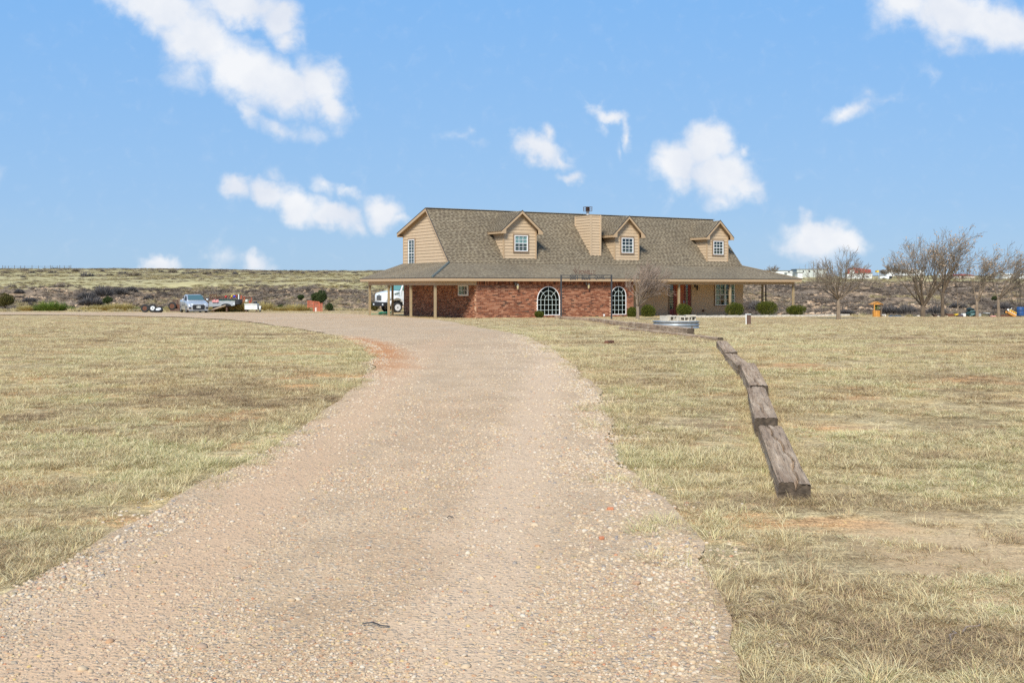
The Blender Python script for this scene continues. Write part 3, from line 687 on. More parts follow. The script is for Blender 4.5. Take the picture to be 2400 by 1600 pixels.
# loose stones in the bare earth of the yard and a few big ones on the drive
X, Y = yard_points(5200, 3.2, 16, 1.0); ok = ~inside(X, Y, poly) & (fbm(X/1.1,Y/.8,47,3) > .5); X, Y = X[ok], Y[ok]
PX.append(X); PY.append(Y); PS.append(.003+.010*rng.random(len(X))**3); PT.append(rng.choice([0,.2,.38,.45,.74,.88], len(X)))
X, Y = yard_points(170, 3.2, 18, 1.0, .2); ok = inside(X, Y, poly); X, Y = X[ok], Y[ok]
PX.append(X); PY.append(Y); PS.append(rng.uniform(.013, .024, len(X))); PT.append(rng.random(len(X))*.9)
X, Y, S, Tn = map(np.concatenate, (PX, PY, PS, PT))
scatter('gravel', np.stack([X, Y, height(X, Y)+np.where(inside(X, Y, poly), .014, -.002)+S*.12], -1), np.stack([rng.normal(0,.25,len(X)), rng.normal(0,.25,len(X)), rng.random(len(X))*6.283], -1), np.stack([S,S,S], -1), Tn, pcol, 'loose mixed pebbles on the drive', 8)

# brush and rubble on the gully bank, bunch grass and scrub on the prairie
def scrub_mesh(seed, n=70, w=.03, flat=1.0):
    rnd = random.Random(seed); vs, fs = [], []
    for _ in range(n):
        az = rnd.uniform(0, 6.283); el = math.asin(rnd.uniform(.05, 1)); ln = rnd.uniform(.55, 1.0)
        d = Vector((math.cos(az)*math.cos(el), math.sin(az)*math.cos(el), math.sin(el)*flat)); b0 = Vector((rnd.uniform(-.12,.12), rnd.uniform(-.12,.12), 0))+d*rnd.uniform(0,.45)
        sdn = d.orthogonal().normalized()*w*rnd.uniform(.6,1.6); mid = b0+d*ln*.6*.6+Vector((rnd.uniform(-.12,.12), rnd.uniform(-.12,.12), rnd.uniform(-.05,.1)))
        tip = b0+d*ln*.8+Vector((rnd.uniform(-.14,.14), rnd.uniform(-.14,.14), rnd.uniform(-.05,.12))); n0 = len(vs)
        vs += [tuple(b0-sdn), tuple(b0+sdn), tuple(mid+sdn*.8), tuple(mid-sdn*.8), tuple(tip)]; fs += [(n0,n0+1,n0+2,n0+3),(n0+3,n0+2,n0+4)]
    return vs, fs
M_scrub = tint_mat('scrub_twig', [(0,(.11,.088,.07)),(.3,(.19,.155,.122)),(.55,(.25,.205,.16)),(.7,(.28,.225,.13)),(.85,(.37,.31,.155)),(1,(.48,.405,.215))], .95, 0, fine=.12)
scol = proto_collection('scrub_kinds', [mesh_from(*scrub_mesh(300+i, 90, .024, .75), 'scrub', M_scrub) for i in range(6)])
n = 80000; Y = 125*(340/125)**rng.random(n); X = (rng.random(n)*2-1)*(.53*Y+8)
kr_ = sstep(15, 75, X-(Y-150)*.12); top = 213+kr_*85+14*(fbm(X/18, Y*0+2, 77, 3)-.5); onb = Y < top+4
m1 = fbm(X/14, Y/11, 101, 4); ok = onb & (rng.random(n) < np.clip((m1-.34)*4.2, .16, .95)) & (Y > 145)
X1, Y1 = X[ok], Y[ok]; s = rng.uniform(.25, .72, len(X1))*(1+.6*(rng.random(len(X1)) > .93))
t = np.clip(.30+(fbm(X1/9, Y1/9, 103, 3)-.5)*1.6+(rng.random(len(X1))-.5)*.5, 0, 1)
scatter('bank_brush', np.stack([X1, Y1, height(X1, Y1)-.05], -1), np.stack([s*0, s*0, rng.random(len(X1))*6.283], -1), np.stack([s*1.15,s*1.15,s*1.25], -1), t, scol, 'low grey brush and bunch grass on the gully bank', 6)
n = 46000; Y = 212*(640/212)**rng.random(n); X = (rng.random(n)*2-1)*(.53*Y+10)
kr_ = sstep(15, 75, X-(Y-150)*.12); top = 213+kr_*85
ok = (Y > top) & (rng.random(n) < np.clip((fbm(X/26, Y/16, 111, 4)-.33)*3.5, .1, .95)) & (Y < 620-kr_*150); X2, Y2 = X[ok], Y[ok]
s = rng.uniform(.22, .5, len(X2))*(.8+Y2/500)
dark = rng.random(len(X2)) < .05+.16*sstep(.54,.64,fbm(X2/20, Y2/9, 113, 3))+.25*sstep(.60,.9,Y2/600)
t = np.where(dark, rng.uniform(.15,.5,len(X2)), rng.uniform(.66,.97,len(X2)))
scatter('prairie_grass', np.stack([X2, Y2, height(X2, Y2)-.05], -1), np.stack([s*0, s*0, rng.random(len(X2))*6.283], -1), np.stack([s*2.2,s*2.2,s*.8*np.where(dark,1.3,.75)], -1), t, scol, 'cured bunch grass and scrub on the far plain', 6)
M_rock = tint_mat('bank_rock', [(0,(.42,.28,.17)),(.4,(.50,.36,.23)),(.7,(.54,.41,.28)),(1,(.36,.24,.15))], .95)
rms = [pebble(50+i, 1) for i in range(5)]
for m in rms: m.materials.append(M_rock)
rcol = proto_collection('rock_kinds', rms)
n = 44000; Y = 145*(300/145)**rng.random(n); X = (rng.random(n)*2-1)*(.53*Y+8)
kr_ = sstep(15, 75, X-(Y-150)*.12); top = 205+kr_*75; ok = (Y < top) & (fbm(X/12, Y/9, 121, 4) > .47); X3, Y3 = X[ok], Y[ok]
s = .07+.26*rng.random(len(X3))**3
scatter('bank_rubble', np.stack([X3, Y3, height(X3, Y3)+.02], -1), np.stack([rng.normal(0,.2,len(s)), rng.normal(0,.2,len(s)), rng.random(len(s))*6.283], -1), np.stack([s*1.3,s,s], -1), rng.random(len(s)), rcol, 'pale broken rock on the gully bank', 5)
# weeds at the rim of the yard
n = 5200; X = rng.uniform(-58, 48, n); e = edge_y(X); Y = e+rng.uniform(-4.5, 3.0, n); fb = fbm(X/5, Y/3, 131, 3)
ok = (rng.random(n) < np.clip((fb-.36)*4, 0, 1)) & ~in_house(X, Y, 1.5) & ~((X > -22) & (X < 3) & (Y < e-1)); X, Y = X[ok], Y[ok]
ok = ~((X > 8) & (rng.random(len(X)) < .65)); X, Y = X[ok], Y[ok]
s = rng.uniform(.16,.42,len(X))*np.where(X > 8, .6, 1); t = np.clip(.9+(rng.random(len(X))-.5)*.5, .3, 1)
scatter('rim_weeds', np.stack([X, Y, height(X, Y)-.03], -1), np.stack([s*0,s*0,rng.random(len(X))*6.283], -1), np.stack([s,s,s*1.25], -1), t, scol, 'dry weeds along the rim of the yard', 6)
# ------------------------------------------------------------ the house, in its own frame: x along the front, y into the depth
A = Vector((-2.33, 68.4, 0)); FH = T(*A) @ Matrix.Rotation(R(30), 4, 'Z')
house = empty('ranch_house', (A.x, A.y, -.75), 'long tan and red brick ranch house with dormers and wraparound porch', 'house', rz=R(30))
def t_of(px, s):
    k = (px-CX)/F_PX; return (k*(68.4+.8660*s)+2.33+.5*s)/(.8660-.5*k)
def z_of(py, t, s): return EYE-(py-HY)/F_PX*(68.4+.5*t+.866*s)
def s_of(px, t):        # on a wall running into the depth
    k = (px-CX)/F_PX; return (-2.33+.866*t-k*(68.4+.5*t))/(.5+.866*k)
def FW(t, s, z=0): return FH @ T(t, s, z)                                    # front-facing frame
def FL(t, s, z=0): return FH @ T(t, s, z) @ Matrix.Rotation(R(-90), 4, 'Z')  # left-facing frame, local x = -depth
EV_T0, EV_T1, EV_S0, EV_S1, EV_Z = -3.41, 28.65, -.45, 11.6, 1.93
BR_S, BR_Z, RG_S, RG_Z, RT0, RT1 = 3.37, 2.96, 7.0, 6.89, -.30, 26.0
SL = (RG_Z-BR_Z)/(RG_S-BR_S)
roofz = lambda s: BR_Z+SL*(s-BR_S)
roofs = lambda z: BR_S+(z-BR_Z)/SL

def boards(parent, F, poly, e, name='siding_board', mat=None, z_start=None, depth=.034, batch=False):
    poly = ccw(poly); z0 = min(p[1] for p in poly) if z_start is None else z_start; z1 = max(p[1] for p in poly); z = z0; all_ = MB()
    while z < z1-.01:
        c = clip(clip(poly, 0, 1, z+e), 0, -1, -z)
        if len(c) >= 3 and area(c) > .004:
            mb = all_ if batch else MB()
            mb.prism(c, (lambda x, zz, z=z: -depth+(zz-z)/e*(depth-.004)), .0)
            if not batch: mb.build(name, mat or M_siding, parent, F)
        z += e
    if batch: all_.build(name, mat or M_siding, parent, F, kind='stuff')
def slab(pts, thick):
    mb = MB(); n = len(pts); v = [Vector(p) for p in pts]; vs = v+[p-Vector((0,0,thick)) for p in v]
    mb.add(vs, [tuple(range(n)), tuple(reversed(range(n, 2*n)))]+[(i, i+n, (i+1)%n+n, (i+1)%n) for i in range(n)]); return mb
def shingles(parent, O, ex, eu, poly, e=.15, w=.26, seed=1, th_k=1.0):
    rnd = random.Random(seed); O, ex, eu = Vector(O), Vector(ex).normalized(), Vector(eu).normalized(); nn = ex.cross(eu)
    if nn.z < 0: nn = -nn
    poly = ccw(poly); x0 = min(p[0] for p in poly); x1 = max(p[0] for p in poly); u1 = max(p[1] for p in poly); mb = MB(); u = 0; r = 0
    while u < u1-.02:
        x = x0-rnd.random()*w
        while x < x1:
            ww = w*rnd.choice((.5,.75,1,1,1.2)); dip = rnd.choice((0,0,.02,-.0))
            c = clip_poly([(x+.004, u-dip+(.0 if u > 0 else dip)), (x+ww-.004, u-dip+(.0 if u > 0 else dip)), (x+ww-.004, u+e+.02), (x+.004, u+e+.02)], poly)
            if len(c) >= 3 and area(c) > .002:
                th = rnd.choice((.016,.022,.03))*th_k
                top = [O+ex*p[0]+eu*p[1]+nn*(th*(1-(p[1]-u)/(e+.02))+.006) for p in c]; bot = [O+ex*p[0]+eu*p[1]-nn*.01 for p in c]; n = len(c)
                mb.add(top+bot, [tuple(range(n))]+[(i, i+n, (i+1)%n+n, (i+1)%n) for i in range(n)])
            x += ww
        u += e; r += 1
    mb.build('shingles', M_shingle, parent, FH, kind='stuff')
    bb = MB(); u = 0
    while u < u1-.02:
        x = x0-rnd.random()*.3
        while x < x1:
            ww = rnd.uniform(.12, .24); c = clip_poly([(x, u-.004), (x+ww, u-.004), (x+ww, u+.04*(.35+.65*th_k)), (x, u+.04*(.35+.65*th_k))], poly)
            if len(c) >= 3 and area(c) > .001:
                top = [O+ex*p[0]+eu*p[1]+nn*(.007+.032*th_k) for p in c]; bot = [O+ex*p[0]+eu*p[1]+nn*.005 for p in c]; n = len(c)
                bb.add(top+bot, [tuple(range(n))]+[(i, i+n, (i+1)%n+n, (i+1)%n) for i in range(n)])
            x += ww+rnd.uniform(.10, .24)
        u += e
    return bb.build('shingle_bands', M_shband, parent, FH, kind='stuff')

# --- brick
def bricks(parent, F, width, z0, z1, skip=lambda x, z: False, seed=0, course=.099, bl=.268, extra=None, x_start=0):
    rnd = random.Random(seed); mb = MB(); r = 0; z = z0
    while z < z1-course*.5:
        x = x_start-(bl/2 if r % 2 else 0)
        while x < width:
            a, b_ = max(x, x_start)+.008, min(x+bl, width)-.008
            if b_-a > .03 and not skip((a+b_)/2, z+course/2):
                pr = rnd.uniform(-.006, .003); mb.box(a, b_, pr, .02, z+.010, z+course-.012)
            x += bl
        z += course; r += 1
    x = x_start
    while x < width-.04:                  # standing course under the eave
        mb.box(x+.006, min(x+.0935, width)-.007, rnd.uniform(-.012,-.006), .02, z1+.006, z1+.235); x += .0935
    if extra: extra(mb, rnd)
    return mb.build('bricks', M_brick, parent, F, kind='stuff')
w1a, w1b = t_of(1258.4, 0), t_of(1311.6, 0); w2a, w2b = t_of(1431.5, 0), t_of(1467.2, 0)
ARCH = [dict(a=w1a, b=w1b, top=z_of(671, w1a, 0), bot=z_of(739.2, w1a, 0), cols=6, arcs=(1, 2)),
        dict(a=w2a, b=w2b, top=z_of(671, w2a, 0), bot=z_of(737.6, w2a, 0), cols=4, arcs=(1,))]
for w in ARCH: w['r'] = (w['b']-w['a'])/2; w['c'] = (w['a']+w['b'])/2; w['sp'] = w['top']-w['r']
def skip_front(x, z):
    for w in ARCH:
        if z < w['bot']-.12: continue
        if w['bot'] <= z <= w['sp'] and abs(x-w['c']) < w['r']+.02: return True
        if z > w['sp'] and math.hypot(x-w['c'], z-w['sp']) < w['r']+.09: return True
        if w['bot']-.1 < z < w['bot'] and abs(x-w['c']) < w['r']+.05: return True
    return False
def arch_bricks(mb, rnd):
    for w in ARCH:
        n = int(math.pi*(w['r']+.11)/.095)
        for i in range(n):
            t = math.pi*(i+.5)/n; r = w['r']+.115
            mb.obox((w['c']+r*math.cos(t), .004, w['sp']+r*math.sin(t)), (.21, .035+rnd.uniform(0,.006), .082), Matrix.Rotation(-t, 3, 'Y'))
        n = int(w['r']*2/.095)
        for i in range(n):
            x = w['a']+(i+.5)*(w['b']-w['a'])/n; mb.box(x-.041, x+.041, -.035, .02, w['bot']-.105, w['bot']-.012)
front = MB().box(0, 12.68, .012, .25, -1.05, 1.76).build('brick_wall', M_mortar, house, FH, label='red brick front wall with two arched windows')
bricks(front, FH, 12.68, -.95, 1.49, skip_front, 1, extra=arch_bricks)
side = MB().box(0, 11.49, .012, .25, -1.05, 1.74).build('brick_wall', M_mortar, house, FL(0, 11.5), label='shaded brick end wall under the porch')
SWa, SWb = s_of(1076, 0), s_of(1097.3, 0); swz = z_of(692.8, 0, 1.7)
bricks(side, FL(0, 11.5), 11.495, -.95, 1.49, lambda x, z: (11.5-SWa-.02 < x < 11.5-SWb+.02 and z > swz-.02), 2)
MB().box(12.52, 12.68, .252, 2.85, -1.05, 1.74).build('brick_return_wall', M_mortar, house, FH)
MB().box(12.682, 25.6, 2.85, 3.0, -1.2, 1.74).build('siding_wall', M_siding2, house, FH, label='tan siding wall with red door under the porch')
sw = [o for o in COL.objects if o.name == 'siding_wall'][0]
boards(sw, FW(0, 2.85), [(12.69,-1.05),(25.6,-1.05),(25.6,1.74),(12.69,1.74)], .2, mat=M_siding2, depth=.008)
MB().box(25.45, 25.598, 3.0, 11.4, -1.2, 1.74).build('end_wall', M_siding2, house, FH)
MB().box(0.25, 25.45, 11.25, 11.5, -1.0, 5.3).build('back_wall', M_siding2, house, FH)
# upper gable ends
g_poly = [(BR_S+.08, BR_Z-.15), (BR_S+.08, BR_Z+.02), (RG_S, RG_Z-.09), (11.5, 5.36), (11.5, BR_Z-.15)]
gl = MB().prism([(11.5-s, z) for s, z in g_poly], .0, .2).build('gable_wall', M_siding, house, FL(0, 11.5), label='tan clapboard gable end with one tall narrow window')
boards(gl, FL(0, 11.5), [(11.5-s, z) for s, z in g_poly], .225, z_start=BR_Z-.15)
MB().prism([(s, z) for s, z in g_poly], .0, .2).build('gable_wall', M_siding, house, FH @ T(25.7, 0, 0) @ Matrix.Rotation(R(90), 4, 'Z'))
MB().box(-.04, .06, -.05, .05, BR_Z-.1, 5.3).build('corner_board', M_trim, house, FW(0, 11.5))

# --- roofs
roof = slab([(RT0, BR_S-.02, BR_Z-.02), (RT1, BR_S-.02, BR_Z-.02), (RT1, RG_S, RG_Z), (RT0, RG_S, RG_Z)], .10).build('roof', M_trim, house, FH, label='steep front slope of the main shingle roof')
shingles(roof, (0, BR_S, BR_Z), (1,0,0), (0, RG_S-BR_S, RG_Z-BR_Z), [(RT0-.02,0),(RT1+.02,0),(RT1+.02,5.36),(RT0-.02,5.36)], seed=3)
rb = slab([(RT0, RG_S, RG_Z+.012), (RT1, RG_S, RG_Z+.012), (RT1, 12.0, 5.30), (RT0, 12.0, 5.30)], .05).build('back_roof', M_shingle, house, FH)
slab([(RT0+.01, RG_S+.1, RG_Z-.075), (RT1-.01, RG_S+.1, RG_Z-.075), (RT1-.01, 11.99, 5.225), (RT0+.01, 11.99, 5.225)], .05).build('back_roof_deck', M_trim, house, FH)
cap = MB(); x = RT0
while x < RT1:
    cap.obox((x+.12, RG_S, RG_Z+.03), (.25, .26, .035)); x += .2
cap.build('ridge_cap', M_shingle, roof, FH, kind='stuff')
fr = slab([(EV_T0, EV_S0, EV_Z), (EV_T1, EV_S0, EV_Z), (RT1, BR_S, BR_Z), (RT0, BR_S, BR_Z)], .05).build('porch_roof', M_drip, house, FH, label='shallow front porch roof')
lp = math.hypot(BR_S-EV_S0, BR_Z-EV_Z)
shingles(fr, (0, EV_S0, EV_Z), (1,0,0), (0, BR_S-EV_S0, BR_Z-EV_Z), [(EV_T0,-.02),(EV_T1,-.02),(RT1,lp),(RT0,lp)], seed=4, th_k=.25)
ls = (BR_Z-EV_Z)/(RT0-EV_T0); zt0 = EV_Z+ls*(0-EV_T0)
lr = slab([(EV_T0, EV_S1, EV_Z), (EV_T0, EV_S0, EV_Z), (RT0, BR_S, BR_Z), (0.02, BR_S+.2, zt0), (0.02, EV_S1, zt0)], .05).build('porch_roof', M_drip, house, FH, label='shallow porch roof on the gable side')
ul = lambda t: (t-EV_T0)*math.hypot(1, ls)
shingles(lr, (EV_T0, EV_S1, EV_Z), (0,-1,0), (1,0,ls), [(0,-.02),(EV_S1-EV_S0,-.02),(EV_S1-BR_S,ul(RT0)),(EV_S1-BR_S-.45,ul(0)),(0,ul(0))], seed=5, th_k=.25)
slab([(EV_T1, EV_S0, EV_Z), (EV_T1, EV_S1, EV_Z), (25.6, EV_S1, BR_Z+.1), (25.6, BR_S, BR_Z+.1), (RT1, BR_S, BR_Z)], .05).build('porch_roof', M_shingle, house, FH)
MB().tube([(EV_T0, EV_S0, EV_Z+.012), (RT0, BR_S, BR_Z+.03)], .085, 6).build('hip_cap', M_flash, lr, FH)
MB().tube([(EV_T1, EV_S0, EV_Z+.012), (RT1, BR_S, BR_Z+.03)], .06, 6).build('hip_cap', M_shingle, fr, FH)
# eave trim
def bx(name, b, mat, parent=house, **k): return MB().box(*b).build(name, mat, parent, FH, **k)
bx('fascia_board', (EV_T0, EV_T1, EV_S0-.012, EV_S0+.03, 1.712, 1.90), M_trim)
bx('fascia_board', (EV_T0-.012, EV_T0+.03, EV_S0+.031, EV_S1, 1.712, 1.90), M_trim)
bx('fascia_board', (EV_T1-.03, EV_T1+.012, EV_S0+.031, EV_S1, 1.712, 1.90), M_trim)
bx('drip_edge', (EV_T0-.02, EV_T1+.02, EV_S0-.03, EV_S0+.02, 1.902, 1.945), M_drip)
bx('drip_edge', (EV_T0-.03, EV_T0+.02, EV_S0+.021, EV_S1, 1.902, 1.945), M_drip)
bx('porch_ceiling', (EV_T0+.032, EV_T1-.032, EV_S0+.032, EV_S1-.03, 1.762, 1.80), M_ceil)
bz = z_of(668.4, -2.96, 0)
bx('porch_beam', (-3.04, -.002, -.07, .07, bz, 1.760), M_trim); bx('porch_beam', (12.69, 28.27, -.07, .07, bz+.06, 1.760), M_trim)
bx('porch_beam', (-3.03, -2.89, .071, 11.0, bz, 1.760), M_trim); bx('porch_beam', (28.13, 28.26, .071, 11.0, bz+.06, 1.760), M_trim)
bx('porch_beam', (-2.888, -.01, 10.93, 11.07, bz, 1.760), M_trim)
posts = [(-2.96,0),(-2.96,3.72),(-2.96,7.43),(-2.96,10.9),(-1.12,11.0),(t_of(1591,0),0),(t_of(1711,0),0),(28.2,0),(28.2,s_of(1787,28.2)),(28.2,7.2),(28.2,10.9)]
for t, s in posts:
    w = FH @ Vector((t, s, 0)); zb = hz(w.x, w.y)-.12
    MB().box(t-.068, t+.068, s-.066, s+.066, zb, (bz if t < 0 else bz+.06)-.002).build('porch_post', M_post, house, FH)
MB().box(28.2-.04, 28.2+.04, 3.0, 3.08, -1.2, bz+.05).build('downspout', M_drip, house, FH)
# rake boards on the visible gable
def rake(t, p, q, h=.20):
    (s0, z0), (s1, z1) = p, q
    MB().prism([(s0, z0), (s1, z1), (s1, z1-h), (s0, z0-h)], 0, .035).build('rake_board', M_trim, house, FH @ T(t, 0, 0) @ Matrix.Rotation(R(90), 4, 'Z'))
    MB().prism([(s0, z0+.045), (s1, z1+.045), (s1, z1+.003), (s0, z0+.003)], 0, .05).build('drip_edge', M_drip, house, FH @ T(t+.01-.012, 0, 0) @ Matrix.Rotation(R(90), 4, 'Z'))
rake(RT0-.001, (BR_S-.02, BR_Z+.03), (RG_S, RG_Z)); rake(RT0-.001, (RG_S+.001, RG_Z), (12.0, 5.30))
MB().box(-.30, -.001, 11.5, 12.0, 5.03, 5.08).build('soffit', M_trim, house, FH)
MB().box(RT0, RT1, 11.98, 12.02, 5.04, 5.25).build('fascia_board', M_trim, house, FH)

# --- windows
def window(F, w, z0, z1, cols, rows, curtain=None, casing=.10, meeting=True, mun=.022, frame=.055, label=None, casing_mat=None, twin=False, sill=True):
    # F: frame whose x runs along the wall, y into it; w wide, centred on x = 0
    h = w/2; c = casing
    cm = MB(); cm.box(-h-c, -h, -.065, .0, z0-c, z1+c); cm.box(h, h+c, -.065, .0, z0-c, z1+c); cm.box(-h, h, -.065, .0, z1, z1+c); cm.box(-h, h, -.065, .0, z0-c, z0)
    wn = cm.build('window', casing_mat or M_casing, house, F, label=label)
    MB().box(-h, h, -.005, -.001, z0, z1).build('dark_room', M_dark, wn, F)
    f = MB(); f.box(-h, -h+frame, -.075, -.006, z0, z1); f.box(h-frame, h, -.075, -.006, z0, z1); f.box(-h+frame, h-frame, -.075, -.006, z1-frame, z1); f.box(-h+frame, h-frame, -.075, -.006, z0, z0+frame)
    f.build('sash_frame', M_white, wn, F)
    x0, x1, a, b_ = -h+frame, h-frame, z0+frame, z1-frame
    if meeting: MB().box(x0, x1, -.056, -.03, (a+b_)/2-.022, (a+b_)/2+.022).build('meeting_rail', M_white, wn, F)
    if twin: MB().box(-.035, .035, -.064, -.03, a, b_).build('mullion', M_white, wn, F)
    g = MB()
    for i in range(1, cols):
        x = x0+(x1-x0)*i/cols
        if not (twin and i*2 == cols): g.box(x-mun/2, x+mun/2, -.048, -.032, a, b_)
    for j in range(1, rows):
        z = a+(b_-a)*j/rows
        if not (meeting and j*2 == rows): g.box(x0, x1, -.0475, -.0325, z-mun/2, z+mun/2)
    if g.v: g.build('muntins', M_white, wn, F)
    pm = None; dx = (x1-x0)/cols; dz = (b_-a)/rows
    for i in range(cols):
        for j in range(rows):
            Fp = F @ T(x0+dx*(i+.5), -.036, a+dz*(j+.5))
            if pm is None: o = MB().box(-dx/2, dx/2, 0, .004, -dz/2, dz/2).build('pane', M_glass, wn, Fp); pm = o.data
            else: o = bpy.data.objects.new('pane', pm); place(o, Fp, wn)
    if curtain:
        for (ca, cb, cza, czb) in curtain:
            cm = MB(); n = 14; vs = []
            for k in range(n+1):
                x = x0+(x1-x0)*(ca+(cb-ca)*k/n); y = -.018+.006*math.sin(k*2.4)
                vs += [(x, y, a+(b_-a)*cza), (x, y, a+(b_-a)*czb)]
            cm.add(vs, [(2*k, 2*k+2, 2*k+3, 2*k+1) for k in range(n)]).build('curtain', M_curtain, wn, F)
    return wn
# side windows
sc_, sw_ = (SWa+SWb)/2, SWa-SWb
window(FL(0, sc_), sw_, swz+.04, 1.42, 3, 2, casing=.05, meeting=False, curtain=[(0,.5,0,1)], label='small high window in the shaded brick end wall', casing_mat=M_white, frame=.045)
ga, gb = s_of(959, 0), s_of(973.5, 0)
window(FL(-.022, (ga+gb)/2), ga-gb, z_of(623.7, 0, 9.9), z_of(561.6, 0, 9.9), 2, 8, casing=.09, label='tall narrow window in the gable end')
# arched windows
for n_, w in enumerate(ARCH):
    F = FW(w['c'], 0); r = w['r']; sp = w['sp']; bot = w['bot']; fw = .048
    def ring(r0, r1, y0, y1, mb, k=28, a0=0, a1=math.pi):
        vs = []
        for i in range(k+1):
            t = a0+(a1-a0)*i/k
            for rr, yy in ((r0,y0),(r1,y0),(r1,y1),(r0,y1)): vs.append((rr*math.cos(t), yy, sp+rr*math.sin(t)))
        mb.add(vs, [(4*i+j, 4*i+(j+1)%4, 4*i+4+(j+1)%4, 4*i+4+j) for i in range(k) for j in range(4)]+[(0,1,2,3),(4*k+3,4*k+2,4*k+1,4*k)])
    m = MB(); ring(r-fw, r, -.035, .012, m); m.box(-r, -r+fw, -.035, .012, bot, sp); m.box(r-fw, r, -.035, .012, bot, sp); m.box(-r+fw, r-fw, -.036, .012, bot, bot+fw)
    wn = m.build('arched_window', M_white, house, F, label=['wide arched window with sunburst bars, six panes across','narrower arched window beside the bare tree, four panes across'][n_])
    k = 24; vs = [((r-fw)*math.cos(math.pi*i/k), sp+(r-fw)*math.sin(math.pi*i/k)) for i in range(k+1)]+[(-r+fw, bot+fw), (r-fw, bot+fw)]
    MB().prism(vs, .006, .011).build('dark_room', M_dark, wn, F)
    g = MB(); cols = w['cols']; dx = 2*r/cols; mu = .019
    rows = [sp-j*(sp-bot)/ (3.02 if n_ == 0 else 4.05) for j in range(0, 5)]
    for z in rows:
        if z > bot+.1: g.box(-r+fw, r-fw, -.022, -.006, z-mu/2, z+mu/2)
    for i in range(1, cols):
        x = -r+dx*i; g.box(x-mu/2, x+mu/2, -.0215, -.0065, bot+fw, sp if abs(x) > .01 else w['top']-fw)
    for a in w['arcs']: ring(dx*a-mu/2, dx*a+mu/2, -.0205, -.0075, g, 18)
    for a in (45, 135):
        t = R(a); r0, r1 = dx*w['arcs'][0], r-fw; c = ((r0+r1)/2*math.cos(t), -.0145, sp+(r0+r1)/2*math.sin(t)); g.obox(c, (r1-r0, .0125, mu), Matrix.Rotation(-t, 3, 'Y'))
    g.build('muntins', M_palegreen, wn, F)
    # panes, each its own: a grid below the springing, sectors above
    rz = [z for z in rows if z > bot+.1]+[bot+fw]
    for j in range(len(rz)-1):
        for i in range(cols):
            xa, xb = max(-r+fw, -r+dx*i), min(r-fw, -r+dx*(i+1)); MB().box(xa, xb, -.002, .002, rz[j+1], rz[j]).build('pane', M_glassdark, wn, F)
    rr = [0]+[dx*a for a in w['arcs']]+[r-fw]
    for b0, b1 in zip(rr, rr[1:]):
        for q in ([0,90,180] if b0 == 0 else [0,45,90,135,180])[:-1]:
            q1 = q+(90 if b0 == 0 else 45); kk = 6
            pts = [(b1*math.cos(R(q+(q1-q)*i/kk)), sp+b1*math.sin(R(q+(q1-q)*i/kk))) for i in range(kk+1)]
            pts += [(0, sp)] if b0 == 0 else [(b0*math.cos(R(q1-(q1-q)*i/kk)), sp+b0*math.sin(R(q1-(q1-q)*i/kk))) for i in range(kk+1)]
            MB().prism(pts, -.002, .002).build('pane', M_glassdark, wn, F)
# twin window on the porch
pa, pb = t_of(1675, 2.85), t_of(1720.8, 2.85)
window(FW((pa+pb)/2, 2.85-.018), pb-pa, z_of(715.5, pa, 2.85), 1.55, 4, 4, casing=.06, twin=True, curtain=[(0,.22,0,1),(.24,.40,.5,1),(.44,.62,0,1),(.84,1,0,1)], label='wide twin curtained window under the porch', frame=.05)

